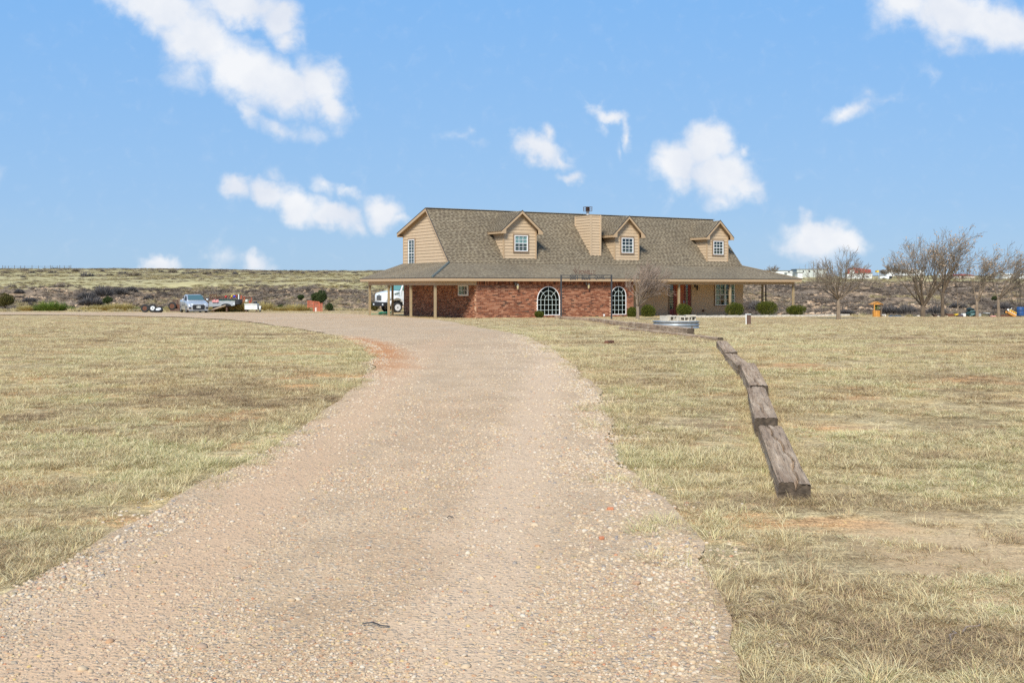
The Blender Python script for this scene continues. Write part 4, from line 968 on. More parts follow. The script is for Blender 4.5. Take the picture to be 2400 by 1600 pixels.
# --- dormers
def dormer(pl, pr, ppx, ppy, tip, tipy, win, label, wl, curtain=None):
    s0 = 3.72; t0, t1 = t_of(pl, s0), t_of(pr, s0); tc = (t0+t1)/2; hw = (t1-t0)/2; so = s0-.36
    zp = z_of(ppy, tc, so); half = t_of(tip, so)-tc; ze = z_of(tipy, tc+half, so)+.06; sl = (zp-ze)/half; zw = ze+(half-hw)*sl-.07; zb = roofz(s0)-.02
    F = FW(tc, s0)
    sb = roofs(zw)
    body = MB(); body.prism([(-hw, zb-.1), (hw, zb-.1), (hw, zw), (0, zp-.09), (-hw, zw)], 0, .12)
    body.build_pts = None
    m = MB()
    for sg in (-1, 1):
        x0, x1 = (-hw, -hw+.1) if sg < 0 else (hw-.1, hw)
        n = len(m.v); pts = [(.121, zb-.1), (.121, zw), (sb-s0+.1, zw)]
        vs = [(x0, y, z) for y, z in pts]+[(x1, y, z) for y, z in pts]; m.add(vs, [(0,1,2),(5,4,3),(0,3,4,1),(1,4,5,2),(2,5,3,0)])
    body.add(m.v, m.f)
    d = body.build('dormer', M_siding, house, F, label=label)
    boards(d, F, [(-hw, zb), (hw, zb), (hw, zw), (0, zp-.09), (-hw, zw)], .228, z_start=zb)
    Fs = FH @ T(tc-hw, s0, 0) @ Matrix.Rotation(R(-90), 4, 'Z')
    boards(d, Fs, [(-(roofs(zb)-s0), zb), (0, zb), (0, zw), (-(sb-s0), zw)], .228, z_start=zb)
    for x in (-hw, hw): MB().box(x-.05, x+.05, -.055, .05, zb, zw).build('corner_board', M_trim, d, F)
    # gabled roof with its two shingle slopes, valleys on the main roof
    sv, sr = roofs(ze), roofs(zp)
    for sg in (-1, 1):
        pts = [(tc+sg*half, so, ze), (tc+sg*half, sv, ze), (tc, sr, zp), (tc, so, zp)]
        slab(pts, .09).build('dormer_roof', M_trim, d, FH)
        ln = math.hypot(half, zp-ze)
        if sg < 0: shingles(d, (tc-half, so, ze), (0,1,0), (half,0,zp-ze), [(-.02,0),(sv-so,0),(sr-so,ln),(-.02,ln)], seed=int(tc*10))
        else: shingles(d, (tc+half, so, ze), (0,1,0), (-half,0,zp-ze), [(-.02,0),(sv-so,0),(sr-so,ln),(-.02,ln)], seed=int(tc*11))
        MB().prism([(sg*half, ze-.0), (0, zp), (0, zp-.20), (sg*half, ze-.20)], -.37, -.335).build('rake_board', M_trim, d, F)
        MB().prism([(sg*(half+.03), ze+.03), (0, zp+.055), (0, zp+.004), (sg*(half+.03), ze-.02)], -.385, -.34).build('drip_edge', M_drip, d, F)
        xx = sorted((sg*half, sg*(half-.03))); MB().box(xx[0], xx[1], -.333, sv-s0, ze-.17, ze-.005).build('fascia_board', M_trim, d, F)
        xx = sorted((sg*(half-.031), sg*hw)); MB().box(xx[0], xx[1], -.333, sv-s0-.1, ze-.17, ze-.15).build('soffit', M_trim, d, F)
        xx = sorted((sg*(half-.0), sg*(hw+.005))); MB().prism([(xx[0], ze-.175), (xx[1], ze-.175), ((sg*hw), ze+(half-hw)*sl-.21)], -.369, -.338).build('eave_return', M_trim, d, F)
    x0, y0, x1, y1 = win
    a, b_ = t_of(x0, s0), t_of(x1, s0)
    window(FW((a+b_)/2, s0-.024), b_-a, z_of(y1, a, s0), z_of(y0, a, s0), 3, 4, curtain, label=wl)
dormer(1180.5, 1255.6, 1225, 494, 1272.6, 546, (1204.6, 551.4, 1235.4, 588.6), 'widest dormer, above the brick end', 'window of the widest dormer, pale curtain in its upper half', [(0,1,.5,1)])
dormer(1440.5, 1496.3, 1476, 506.8, 1512.6, 554.5, (1455.5, 557.4, 1482.7, 592.5), 'middle dormer beside the chimney', 'window of the middle dormer beside the chimney')
dormer(1656.9, 1705, 1689.5, 517, 1720, 559.5, (1670.5, 564.8, 1693.6, 596.6), 'dormer at the far end of the roof', 'window of the dormer at the far end of the roof')

# --- chimney
s0 = 4.01; c0, c1 = t_of(1384.8, s0), t_of(1407, s0); zt = z_of(504.4, c0, s0); sb = s0+2.06
ch = MB().box(c0, c1, s0, sb, roofz(s0)-.3, zt).build('chimney', M_siding, house, FH, label='tan boarded chimney box with a metal flue')
boards(ch, FW(c0, s0), [(0, roofz(s0)-.02), (c1-c0, roofz(s0)-.02), (c1-c0, zt), (0, zt)], .205, z_start=roofz(s0)-.02)
zs = roofz(sb)
boards(ch, FH @ T(c0, s0, 0) @ Matrix.Rotation(R(-90), 4, 'Z'), [(0, roofz(s0)-.02), (0, zt), (-2.06, zt), (-2.06, min(zt, zs))], .205, z_start=roofz(s0)-.02)
for x, y in ((c0, s0), (c1, s0), (c0, sb)): MB().box(x-.055, x+.055, y-.055, y+.055, roofz(y)-.02, zt-.004).build('corner_board', M_siding, ch, FH)
MB().box(c0-.05, c1+.05, s0-.05, sb+.05, zt+.001, zt+.035).build('chimney_cap', M_trim, ch, FH)
fx, fy = c0+.40, s0+1.0
fl = MB().lathe([(.115,zt+.03),(.115,zt+.36)], (fx, fy, 0), k=16).build('flue_pipe', M_metal, ch, FH)
cp = MB(); cp.box(fx-.24, fx+.24, fy-.24, fy+.24, zt+.36, zt+.385); cp.box(fx-.26, fx+.26, fy-.26, fy+.26, zt+.66, zt+.69); cp.box(fx-.24, fx+.24, fy-.24, fy+.24, zt+.505, zt+.53)
for dx in (-.225, 0, .225):
    for dy in (-.225, .225): cp.box(fx+dx-.015, fx+dx+.015, fy+dy-.015, fy+dy+.015, zt+.385, zt+.66)
cp.box(fx-.09, fx+.09, fy-.09, fy+.09, zt+.386, zt+.64)
cp.build('flue_cap', M_rustiron, ch, FH)

# --- doors
D0 = t_of(1568, 2.85); dz0, dz1 = -.93, 1.50; FD = FW(D0, 2.85)
en = MB(); en.box(-.08, 0, -.06, .0, dz0, dz1+.1); en.box(2.08, 2.16, -.06, 0, dz0, dz1+.1); en.box(0, 2.08, -.06, 0, dz1, dz1+.1)
en = en.build('entrance', M_casing, house, FD, label='red and orange entrance doors with glass strips')
MB().box(0, 2.08, -.006, -.001, dz0, dz1).build('dark_room', M_dark, en, FD)
MB().box(.02, .40, -.04, -.012, dz0, dz0+.55).build('red_panel', M_doorred, en, FD)
MB().box(.42, .56, -.045, -.01, dz0, dz1).build('door_jamb', M_doorred, en, FD)
MB().box(.06, .36, -.03, -.02, dz0+.56, dz1).build('glass_strip', M_glass, en, FD)
o = MB().box(.60, 1.40, -.05, -.012, dz0, dz1); [o.box(.68+.36*i, .96+.36*i, -.062, -.051, dz0+.15+j*.8, dz0+.8+j*.8) for i in range(2) for j in range(3)]
o = o.build('door_leaf', M_door, en, FD, label='orange wooden door leaf'); MB().tube([(1.35,-.09,.0),(1.35,-.12,.12),(1.35,-.09,.26)], .018, 6).build('door_handle', M_chrome, en, FD)
MB().box(1.46, 1.58, -.045, -.012, dz0, dz1).build('door_jamb', M_doorred, en, FD)
MB().box(1.60, 1.80, -.03, -.02, dz0+.1, dz1).build('glass_strip', M_glass, en, FD)
MB().box(1.82, 2.06, -.045, -.012, dz0, dz1).build('door_jamb', M_doorred, en, FD)
# lanterns
def lantern(t, s, zt_, big=1.0, dark=False):
    F = FW(t, s) ; m = MB(); m.obox((-.05, -.03, zt_-.10), (.10, .06, .22)); m.tube([(-.02,-.05,zt_-.05),(.02,-.14,zt_+.0),(.03,-.20,zt_-.06)], .012, 6)
    m.lathe([(.0,zt_-.02),(.05,zt_-.05),(.085,zt_-.14),(.09,zt_-.17),(.075,zt_-.172)], (.03,-.2,0), k=8)
    m.lathe([(.05,zt_-.405),(.03,zt_-.43),(0,zt_-.47)], (.03,-.2,0), k=8)
    for q in range(6): m.tube([(.03+.078*math.cos(q*1.047), -.2+.078*math.sin(q*1.047), zt_-.17), (.03+.05*math.cos(q*1.047), -.2+.05*math.sin(q*1.047), zt_-.41)], .007, 4)
    l = m.build('wall_lantern', M_iron if dark else M_lamp, house, F)
    MB().lathe([(.07,zt_-.175),(.072,zt_-.25),(.045,zt_-.40)], (.03,-.2,0), k=12).build('lantern_glass', M_dark if dark else M_lampglass, l, F)
lantern(t_of(1209, 0), 0, z_of(663, t_of(1209,0), 0)); lantern(t_of(1375, 0), 0, z_of(662, t_of(1375,0), 0))
lantern(t_of(1559, 2.85), 2.83, 1.50, dark=True); lantern(t_of(1629, 2.85), 2.83, 1.50, dark=True)
tt = t_of(1415, 0); zz = z_of(738, tt, 0); bx('outlet_box', (tt-.06, tt+.06, -.06, -.008, zz-.07, zz+.06), M_white)
tt = t_of(1647, 2.85); zz = z_of(728, tt, 2.85); MB().lathe([(.09,0),(.10,-.06),(.0,-.07)], (0,0,0), 'y', 14).build('vent_hood', M_rust, house, FW(tt, 2.82, zz))
MB().box(12.69, 28.4, -.3, 2.84, -1.25, -.93).build('porch_slab', M_conc, house, FH)
MB().box(-3.1, -.01, -.1, 11.2, -1.25, -.86).build('porch_slab', M_conc, house, FH)
# ------------------------------------------------------------ garden things
def ground_at(px, Y, dz=0):
    x = XP(px, Y); return Vector((x, Y, hz(x, Y)+dz))
# --- old railway sleepers laid end to end
def tie_mat():
    m, nt, N, L, b = new_mat('weathered_sleeper'); tc = N.new('ShaderNodeTexCoord'); V = tc.outputs['Object']
    g = noise(N, L, V, 5, 8, .68, stretch=(.22, 3.2, 3.2)); g2 = noise(N, L, V, 26, 6, .7, stretch=(.10, 2.2, 2.2)); p = noise(N, L, V, 2.0, 4); 
    c = ramp(N, L, g, [(.28,(.13,.085,.053)),(.42,(.36,.255,.165)),(.56,(.52,.39,.265)),(.75,(.66,.53,.38))])
    c = mixc(N, L, mrange(N, L, p, .45, .62, 0, .55), c, (.27,.185,.125))
    c = mixc(N, L, 1.0, c, ramp(N, L, g2, [(.34,(.28,.26,.24)),(.44,(.95,.95,.95)),(.7,(1.18,1.18,1.18))]), 'MULTIPLY')
    L.new(c, b.inputs['Base Color']); b.inputs['Roughness'].default_value = .95; b.inputs['Specular IOR Level'].default_value = .15
    bumped(N, L, b, mth(N, L, 'ADD', mth(N, L, 'MULTIPLY', g, .7), g2), .02, 1.0); return m
M_tie = tie_mat()
M_tieend = simple('rotted_sleeper_end', (.075,.055,.037), .95, noise=.45, nscale=24, bump=.8)
def sleeper(a, b_, w, h, label, seed, crack=0.0, gap_z=0.0, nl=46, tilt=0.0):
    a, b_ = Vector(a), Vector(b_); d = b_-a; ln = d.length; mx = (a+b_)/2; ang = math.atan2(d.y, d.x); pitch = math.asin(d.z/ln)
    F = T(*mx) @ Matrix.Rotation(ang, 4, 'Z') @ Matrix.Rotation(-pitch, 4, 'Y') @ Matrix.Rotation(tilt, 4, 'X')
    rs = np.random.default_rng(seed); nw, nh = 22, 8; ring = [(-w/2+w*i/nw, h) for i in range(nw)]+[(w/2, h-h*i/nh) for i in range(nh)]+[(w/2-w*i/6, 0) for i in range(6)]+[(-w/2, h*i/nh) for i in range(nh)]
    vs = []; cy = rs.uniform(-.02, .04)
    for i in range(nl+1):
        u = i/nl; x = (u-.5)*ln; c = cy+.035*math.sin(u*5+seed)+.012*math.sin(u*23+seed)
        for (y, z) in ring:
            ed = min(1, (w/2-abs(y))/.02)
            zz = z; yy = y
            if z > h*.9:
                st = float(fbm(np.array([x*2.2]), np.array([y*60+seed*9]), seed, 3)[0])
                zz -= .016*max(0, .55-st)*2 + (1-ed)*.012
                zz += .010*(float(vnoise(np.array([x*3.]), np.array([y*5]), seed+5)[0])-.5)
                if crack: zz -= crack*math.exp(-((y-c)/.006)**2)
            else: yy *= 1+.06*(float(vnoise(np.array([x*3.5]), np.array([z*30.]), seed+8)[0])-.6)
            xx = x+(.018*(float(vnoise(np.array([y*40.]), np.array([z*40.]), seed+3)[0])-.5)+(-.02 if rs.random() < .12 else 0))*(1 if i in (0, nl) else 0)*(-1 if i == 0 else 1)
            vs.append((xx, yy, zz))
    k = len(ring); mb = MB(); mb.v = vs
    mb.f = [(i*k+j, (i+1)*k+j, (i+1)*k+(j+1)%k, i*k+(j+1)%k) for i in range(nl) for j in range(k)]
    o = mb.build('railway_sleeper', M_tie, None, F, smooth=False, label=label, cat='sleeper', group='old railway sleepers edging the yard', fix=False)
    for end, nm in ((0, 1), (nl, -1)):
        e = MB(); rg = [vs[end*k+j] for j in range(k)]; cx_ = sum(p[0] for p in rg)/k+ (.012 if end == 0 else -.012)
        nv = len(rg); e.add([(cx_+(p[0]-cx_)*.6, p[1], p[2]) for p in rg], [tuple(range(nv))]); e.build('sawn_end', M_tieend, o, F)
    return o
def gpt(px, py, h): p = GP(px, py, h); return Vector((p.x, p.y, hz(p.x, p.y)-.03))
H_ = .155
near = gpt(1861, 1126, H_-.02); n2 = gpt(1803, 988, H_)
chain = [near, n2, gpt(1773, 902, H_), gpt(1751, 856, H_), gpt(1711, 820, H_), gpt(1691, 798, H_)]
labs = ['grey sleeper with a long split top, its dark sawn end open towards the drive', 'second sleeper of the row from its open end, pale patch along one edge', 'short flat-topped sleeper with a broken corner, third from the open end of the row',
        'deeply checked rotten sleeper beside the short broken one', 'small sleeper at the bend, where the row meets the long thin rail']
for i in range(5):
    a, b_ = chain[i], chain[i+1]; d = (b_-a).normalized()
    sleeper(a+d*(.0 if i == 0 else .05)+Vector(((0,-.02,.03,-.03,.03)[i],0,(0,.035,.01,.03,0)[i])), b_-d*.05+Vector((0,0,(0,0,.05,-.02,.03)[i])), .205 if i != 2 else .215, H_+(.02 if i in (1,2) else 0), labs[i], 3+i, crack=.05 if i == 0 else .03 if i == 3 else .012, tilt=R((2,-2,1,3,-2)[i]))
gp_ = []
for a, b_ in zip(chain[:3], chain[1:4]):
    d = (b_-a); nr = Vector((-d.y, d.x, 0)).normalized()
    for _ in range(150): gp_.append(a+d*rng.random()+nr*rng.choice((-1,1))*rng.uniform(.10,.24)-d.normalized()*rng.uniform(0,.08))
for _ in range(40): gp_.append(near+Vector((rng.uniform(-.16,.14), -rng.uniform(.02,.14), 0)))
X = np.array([p.x for p in gp_]); Y = np.array([p.y for p in gp_]); s = rng.uniform(.35, .85, len(X))
scatter('sleeper_grass', np.stack([X, Y, height(X, Y)], -1), np.stack([rng.normal(0,.15,len(X)), rng.normal(0,.15,len(X)), rng.random(len(X))*6.283], -1), np.stack([s,s,s],-1), np.clip(tint_field(X,Y)*.6+.2,.05,.85), tcol, 'grass grown up against the sleepers', 5)
s2 = [((1478, 769.0), (1619, 785.5), .20, .185, 'big squared sleeper lying raised at the end of the stack, black end towards the drive'),
      ((1418, 757.5), (1484, 767), .21, .17, 'split sleeper with orange splinters between the gate post and the raised one'),
      ((1385, 752.5), (1420, 757), .20, .17, 'short pale sleeper just behind the gate post'),
      ((1303, 746.6), (1388, 752.3), .20, .16, 'long flat sleeper under the wide arched window')]
for i, (p, q_, w, h, lab) in enumerate(s2):
    a = GP(*p); b_ = GP(*q_); a = Vector((a.x, a.y, hz(a.x, a.y)+(.06 if i == 0 else .02))); b_ = Vector((b_.x, b_.y, hz(b_.x, b_.y)+.01))
    sleeper(a, b_, w, h, lab, 20+i, crack=.03, nl=36)
a = GP(1455, 772.5); b_ = GP(1689, 798.5); sleeper((a.x, a.y, hz(a.x, a.y)-.05), (b_.x, b_.y, hz(b_.x, b_.y)-.06), .14, .15, 'long thin half-buried sleeper running below the raised one to the bend', 30, nl=50)
p = GP(1520, 786); 
# broken splinters by the gate
# --- name gate: two black posts, two rails, cut iron letters
YG = 65.2; gx0, gx1 = XP(1315.2, YG), XP(1433.2, YG)
zg = min(hz(gx0, YG), hz(gx1, YG))-.1
gate = empty('name_arch', ((gx0+gx1)/2, YG, zg), 'black iron gate frame with house name and address letters before the brick wall', 'gate sign')
FG = T((gx0+gx1)/2, YG, 0); hwg = (gx1-gx0)/2; ztop = EYE+(670-645)/F_PX*YG; zr2 = EYE+(670-651.6)/F_PX*YG
for x in (-hwg, hwg): MB().box(x-.048, x+.048, -.048, .048, zg, ztop+.03).build('gate_post', M_iron, gate, FG)
for z in (ztop, zr2): MB().box(-hwg+.049, hwg-.049, -.02, .02, z-.02, z+.02).build('rail', M_iron, gate, FG)
def text_mesh(txt, h, width, ex=.012):
    cu = bpy.data.curves.new('t', 'FONT'); cu.body = txt; cu.extrude = ex; cu.align_x = 'CENTER'; cu.offset = .03
    to = bpy.data.objects.new('t', cu); COL.objects.link(to); bpy.context.view_layer.update()
    me_ = bpy.data.meshes.new_from_object(to.evaluated_get(bpy.context.evaluated_depsgraph_get())); bpy.data.objects.remove(to)
    c = np.array([v.co[:] for v in me_.vertices]); lo, hi = c.min(0), c.max(0)
    for v in me_.vertices:
        v.co = Vector(((v.co.x-(lo[0]+hi[0])/2)/(hi[0]-lo[0])*width, -v.co.z, (v.co.y-lo[1])/(hi[1]-lo[1])*h))
    return me_
def letters(name, txt, x, z, h, width, mat, parent, F, ex=.012, label=None):
    me_ = text_mesh(txt, h, width, ex); me_.materials.append(mat); o = bpy.data.objects.new(name, me_); place(o, F @ T(x, 0, z), parent); return tag(o, label)
pxm = lambda p: XP(p, YG)-(gx0+gx1)/2
zz = lambda py: EYE+(670-py)/F_PX*YG
for txt, p0, p1 in (('2001', 1335, 1354), ('BLUE', 1363, 1384), ('QUAIL', 1393.5, 1418)):
    letters('lettering', txt, (pxm(p0)+pxm(p1))/2, zz(656), zz(646)-zz(656), pxm(p1)-pxm(p0), M_iron, gate, FG @ T(0,-.03,0), label='iron letters '+txt)
letters('lettering', 'POWELL', (pxm(1357)+pxm(1389))/2, zz(643.2), zz(633)-zz(643.2), pxm(1389)-pxm(1357), M_rustiron, gate, FG, label='rusty iron family name letters')
def silhouette(pts, parent, name):
    mb = MB()
    for a, b_, r in pts: mb.tube([(pxm(a[0]), 0, zz(a[1])), (pxm(b_[0]), 0, zz(b_[1]))], r, 5)
    return mb.build(name, M_rustiron, parent, FG)
silhouette([((1344.5,632),(1349.5,640),.028),((1348,629),(1351.5,638),.024),((1349.5,640),(1350,644),.016),((1344.5,632),(1341,632.5),.012),((1344.5,631.5),(1347,627),.012),((1347,627),(1348.5,624.5),.010),((1351.5,638),(1355,640),.016),((1354,638),(1357.5,624),.012),((1357.5,624),(1358.5,627),.010),((1351,636),(1354.5,631),.012),((1356,643.5),(1357,639),.012)], gate, 'animal_cutout')
silhouette([((1390,634),(1393,637),.02),((1392,636),(1396,633.5),.018),((1391.5,637),(1389.5,643.5),.012),((1393,638),(1395.5,643),.012),((1396,643.8),(1392,643),.012)], gate, 'animal_cutout')

# --- stock tank with loose concrete blocks
pt = GP(1584.5, 762); YT = 40.2; pt = Vector((XP(1584.5, YT), YT, 0)); zt_ = hz(pt.x, pt.y); rt = 54.3/F_PX*YT
tank = empty('stock_tank', (pt.x, pt.y, zt_-.02), 'round galvanised stock tank sunk in the grass, concrete blocks on its lid', 'tank')
top = EYE-(753.2-670)/F_PX*YT; hh_ = top-zt_
prof = [(rt-.02, -.1), (rt-.02, 0)]+[(rt-.02+.018*math.sin(i*.9), hh_*i/16) for i in range(17)]+[(rt+.012, hh_-.005), (rt+.012, hh_+.018), (rt-.03, hh_+.02)]
MB().lathe(prof, k=64).build('tank_wall', M_tank, tank, T(pt.x, pt.y, zt_), smooth=True)
MB().lathe([(0.001, hh_-.02), (rt-.035, hh_-.02), (rt-.035, hh_+.012), (0.001, hh_+.012)], k=48).build('tank_lid', M_tank, tank, T(pt.x, pt.y, zt_))
MB().tube([(XP(1613,YT)-pt.x, -rt*.93, .07), (XP(1613,YT)-pt.x, -rt*.93-.06, .07)], .03, 8).build('drain_plug', M_rustiron, tank, T(pt.x, pt.y, zt_))
def block(px, yoff, rz, label, z=0, kind='hole', L_=.40, H2=.19, W_=.19):
    F = T(XP(px, YT), YT+yoff, zt_+hh_+.021+z) @ Matrix.Rotation(R(rz), 4, 'Z'); m = MB(); t = .032
    if kind == 'flat': m.box(-.2, .2, -.15, .15, 0, .055)
    elif kind == 'side':           # cells open towards the front
        m.box(-L_/2, L_/2, -W_/2, W_/2, 0, t); m.box(-L_/2, L_/2, -W_/2, W_/2, H2-t, H2)
        for x in (-L_/2+t/2, 0, L_/2-t/2): m.box(x-t/2, x+t/2, -W_/2, W_/2, t, H2-t)
        m.box(-L_/2+t, L_/2-t, W_/2-.02, W_/2, t, H2-t)
    else:
        m.box(-L_/2, L_/2, -W_/2, -W_/2+t, 0, H2); m.box(-L_/2, L_/2, W_/2-t, W_/2, 0, H2)
        for x in (-L_/2+t/2, 0, L_/2-t/2): m.box(x-t/2, x+t/2, -W_/2+t, W_/2-t, 0, H2)
    m.build('concrete_block', M_conc, None, F, label=label, cat='concrete block', group='loose concrete blocks on the stock tank')
block(1557.5, -.10, -62, 'concrete block at the tree end of the tank, turned edge on', H2=.205)
block(1576.5, -.18, 8, 'concrete block with two open cells facing the drive', kind='side', L_=.34, H2=.2)
block(1588, -.1, 35, 'solid-faced concrete block in the middle of the tank lid', H2=.18, L_=.30)
block(1603, -.16, -10, 'concrete block with a broken open cell, third along the lid', kind='side', L_=.36, H2=.17)
block(1618, -.05, 20, 'concrete block under the flat slab', kind='side', L_=.36, H2=.17)
block(1617.5, -.02, 4, 'flat concrete paver lying on top of the end block', z=.172, kind='flat')
# --- small utility post
YU = 50.0; pu = ground_at(1754, YU); ut = empty('utility_marker', pu, 'small white and brown utility box standing in open grass', 'utility box')
FU = T(*pu) @ Matrix.Rotation(R(-14), 4, 'Z')
MB().box(-.125, -.08, -.13, .12, -.05, .46).build('side_plate', M_farwhite, ut, FU); MB().box(-.078, .12, -.11, .12, -.05, .43).build('box_front', M_rustiron, ut, FU)
MB().box(-.14, .13, -.14, .14, .461, .49).build('cap_plate', M_farwhite, ut, FU)
# --- pale edging along the planting bed
bed = empty('bed_edging', (FH @ Vector((22, -3, -.9)))[:], 'low pale stone edging in front of the round shrubs', 'edging')
sm = None
for i in range(46):
    t = 13.8+i*.39; s = -2.6-.35*math.sin(i*.21)+random.uniform(-.05,.05); w = FH @ Vector((t, s, 0))
    MB().obox((0,0,.02), (.37*random.uniform(.85,1), .16, .20*random.uniform(.8,1.1))).build('stone', M_kerb, bed, T(w.x, w.y, hz(w.x, w.y)+.03) @ Matrix.Rotation(R(30+random.uniform(-7,7)), 4, 'Z'), bevel=.02)

# ------------------------------------------------------------ plants
def shrub(px, Y, w_px, top_py, base_py, label, mat=M_boxleaf, n=2600, seed=0, name='round_shrub', leaf=.055, group='round evergreen shrubs before the house', spiky=.25, dens_in=.55):
    rnd = random.Random(seed); z0 = EYE-(base_py-HY)/F_PX*Y; z1 = EYE-(top_py-HY)/F_PX*Y; w = w_px/F_PX*Y; h = z1-z0; x = XP(px, Y)
    th = empty(name, (x, Y, z0), label, 'shrub', group); n = int(n*1.7)
    lumps = [(rnd.uniform(-.36,.36), rnd.uniform(-.36,.36), rnd.uniform(.34,.72), rnd.uniform(.38,.56)) for _ in range(8)]+[(0,0,.48,.80)]*(6 if mat is M_boxleaf else 0)
    mb = MB()
    for _ in range(n):
        lx, ly, lz, lr = rnd.choice(lumps); d = Vector((rnd.gauss(0,1), rnd.gauss(0,1), rnd.gauss(0,1))).normalized()*lr*(dens_in+(1-dens_in)*rnd.random()**.5)
        p = Vector(((lx+d.x*.9)*w*.62, (ly+d.y*.9)*w*.6, max(.02, (lz+d.z*.62))*h*.90))
        up = (Vector((d.x*.5, d.y*.5, .9+rnd.random()))+Vector((rnd.gauss(0,spiky), rnd.gauss(0,spiky), 0))).normalized(); sd = Vector((rnd.gauss(0,1), rnd.gauss(0,1), rnd.gauss(0,.4))); sd = (sd-up*sd.dot(up)).normalized()
        l = leaf*1.15*rnd.uniform(.7,1.9); ww = leaf*rnd.uniform(.3,.6)
        mb.add([p-sd*ww*.5, p+up*l*.5+sd*ww*.55, p+up*l, p+up*l*.5-sd*ww*.55], [(0,1,2,3)])
    mb.build('foliage', mat, th, T(x, Y, z0), fix=False)
    st = MB()
    for k in range(7):
        a = rnd.uniform(0, 6.28); st.tube([(0,0,-.1), (math.cos(a)*w*.12, math.sin(a)*w*.12, h*.3), (math.cos(a)*w*.25, math.sin(a)*w*.25, h*.6)], [.03,.02,.01], 4)
    st.build('stems', M_twigdark, th, T(x, Y, z0)); return th
def yS(px, s): t = t_of(px, s); return 68.4+.5*t+.866*s
shrub(1264, yS(1264,-.7), 25, 728, 746, 'small dark shrub under the wide arched window', seed=1, n=1400)
shrub(1481, yS(1481,-1.3), 26, 716, 747.5, 'dark shrub squeezed between arched window and bare tree', seed=2, n=2200)
shrub(1519, yS(1519,-1.1), 40, 711, 747.5, 'round shrub directly behind the bare tree trunk', seed=3, n=3000)
shrub(1603, yS(1603,-1.3), 40, 709, 744, 'yellow-tipped shrub in front of the entrance doors', seed=4, n=3000, spiky=.4)
shrub(1722, yS(1722,-1.4), 49, 706, 743, 'round shrub below the twin porch window', seed=5, n=3400)
shrub(1799, yS(1799,-1.2), 55, 701, 741, 'largest round shrub, at the pair of porch posts', seed=6, n=3800)
shrub(1865, yS(1865,-1.2), 52, 712, 740.5, 'low round shrub at the porch corner post', seed=7, n=3400)

def branch_tree(px, Y, base_py, label, seed, height_px, spread, trunk_r, fork, limbs, lean=0.0, wind=0.0, cat='tree', group=None, bark_m=M_bark, twig_m=M_twig, depth=4, specks=0, name='bare_tree', trunk_lean=0, twig_r=.010, elev=(35, 72), n_child=(3,5), zbase=None, keep=.78, side=(-180,180)):
    rnd = random.Random(seed); z0 = EYE-(base_py-HY)/F_PX*Y if zbase is None else zbase; H = height_px/F_PX*Y; x = XP(px, Y); F = T(x, Y, z0)
    th = empty(name, (x, Y, z0), label, cat, group); tr = MB(); cr = MB(); sp = MB()
    fp = Vector((trunk_lean*H*fork, 0, H*fork))
    tr.tube([(0,0,-.25), (0,0,.02), (fp.x*.4+rnd.uniform(-.02,.02), 0, fp.z*.5), fp], [trunk_r*1.5, trunk_r*1.18, trunk_r, trunk_r*.92], 9)
    def grow(p, d, ln, r, lev):
        n = 4 if lev < 2 else 3; pts = [p.copy()]; rs_ = [r]; q = p.copy(); dd = d.copy()
        for i in range(n):
            dd = (dd+Vector((rnd.gauss(0,.13)+wind*.16, rnd.gauss(0,.13), rnd.gauss(0,.06)+.05))).normalized(); q = q+dd*ln/n; pts.append(q.copy()); rs_.append(max(twig_r*.55, r*(1-.62*(i+1)/n)))
        (tr if lev == 0 else cr).tube(pts, rs_, 6 if lev == 0 else (4 if lev < 2 else 3), cap=False)
        if lev >= depth:
            if specks and rnd.random() < specks:
                for _ in range(3):
                    c = pts[-1]+Vector((rnd.gauss(0,.08), rnd.gauss(0,.08), rnd.gauss(0,.08))); s_ = .05; a = Vector((rnd.gauss(0,1), rnd.gauss(0,1), rnd.gauss(0,1))).normalized(); b2 = a.orthogonal()
                    sp.add([c-a*s_, c+b2*s_, c+a*s_, c-b2*s_], [(0,1,2,3)])
            return
        k = rnd.randint(*n_child)+(1 if lev == 0 else 0)
        for c in range(k):
            u = rnd.uniform(.28, 1.0) if c else 1.0; i = min(n-1, int(u*n)); f = u*n-i; pp = pts[i].lerp(pts[i+1], min(1, f)) if i+1 < len(pts) else pts[-1]
            base_d = (pts[min(i+1,n)]-pts[i]).normalized() if i+1 <= n and (pts[min(i+1,n)]-pts[i]).length > 1e-6 else dd
            ax = Vector((rnd.gauss(0,1), rnd.gauss(0,1), rnd.gauss(0,1))).cross(base_d).normalized(); nd = (Matrix.Rotation(R(rnd.uniform(18, 46)), 3, ax) @ base_d); nd.z += .12; nd.x += wind*.25; nd.normalize()
            grow(pp, nd, ln*rnd.uniform(.5, keep), max(twig_r*.7, rs_[i]*.62), lev+1)
    for i in range(limbs):
        az = R(side[0]+(side[1]-side[0])*(i+rnd.uniform(.1,.9))/limbs); el = R(rnd.uniform(*elev)); d = Vector((math.cos(az)*math.cos(el)*spread, math.sin(az)*math.cos(el)*spread, math.sin(el))); d.x += lean; d.normalize()
        grow(fp+Vector((0,0,-rnd.uniform(0,.12)*H*fork)), d, (H-fp.z)*rnd.uniform(.42,.56), trunk_r*rnd.uniform(.42,.62), 0)
    tr.build('trunk', bark_m, th, F, smooth=True); cr.build('crown', twig_m, th, F, fix=False)
    if sp.v: sp.build('dead_leaves', M_deadleaf, th, F, fix=False)
    return th
M_deadleaf = simple('dead_leaf', (.34,.24,.15), .9)
branch_tree(1494.5, 64.6, 749, 'bare wind-swept tree standing before the brick wall', 5, 128, 1.15, .095, .25, 12, lean=.22, wind=.42, bark_m=M_barkpale, twig_m=M_twigpale, depth=4, elev=(28, 88), n_child=(3,4), keep=.74, twig_r=.011)
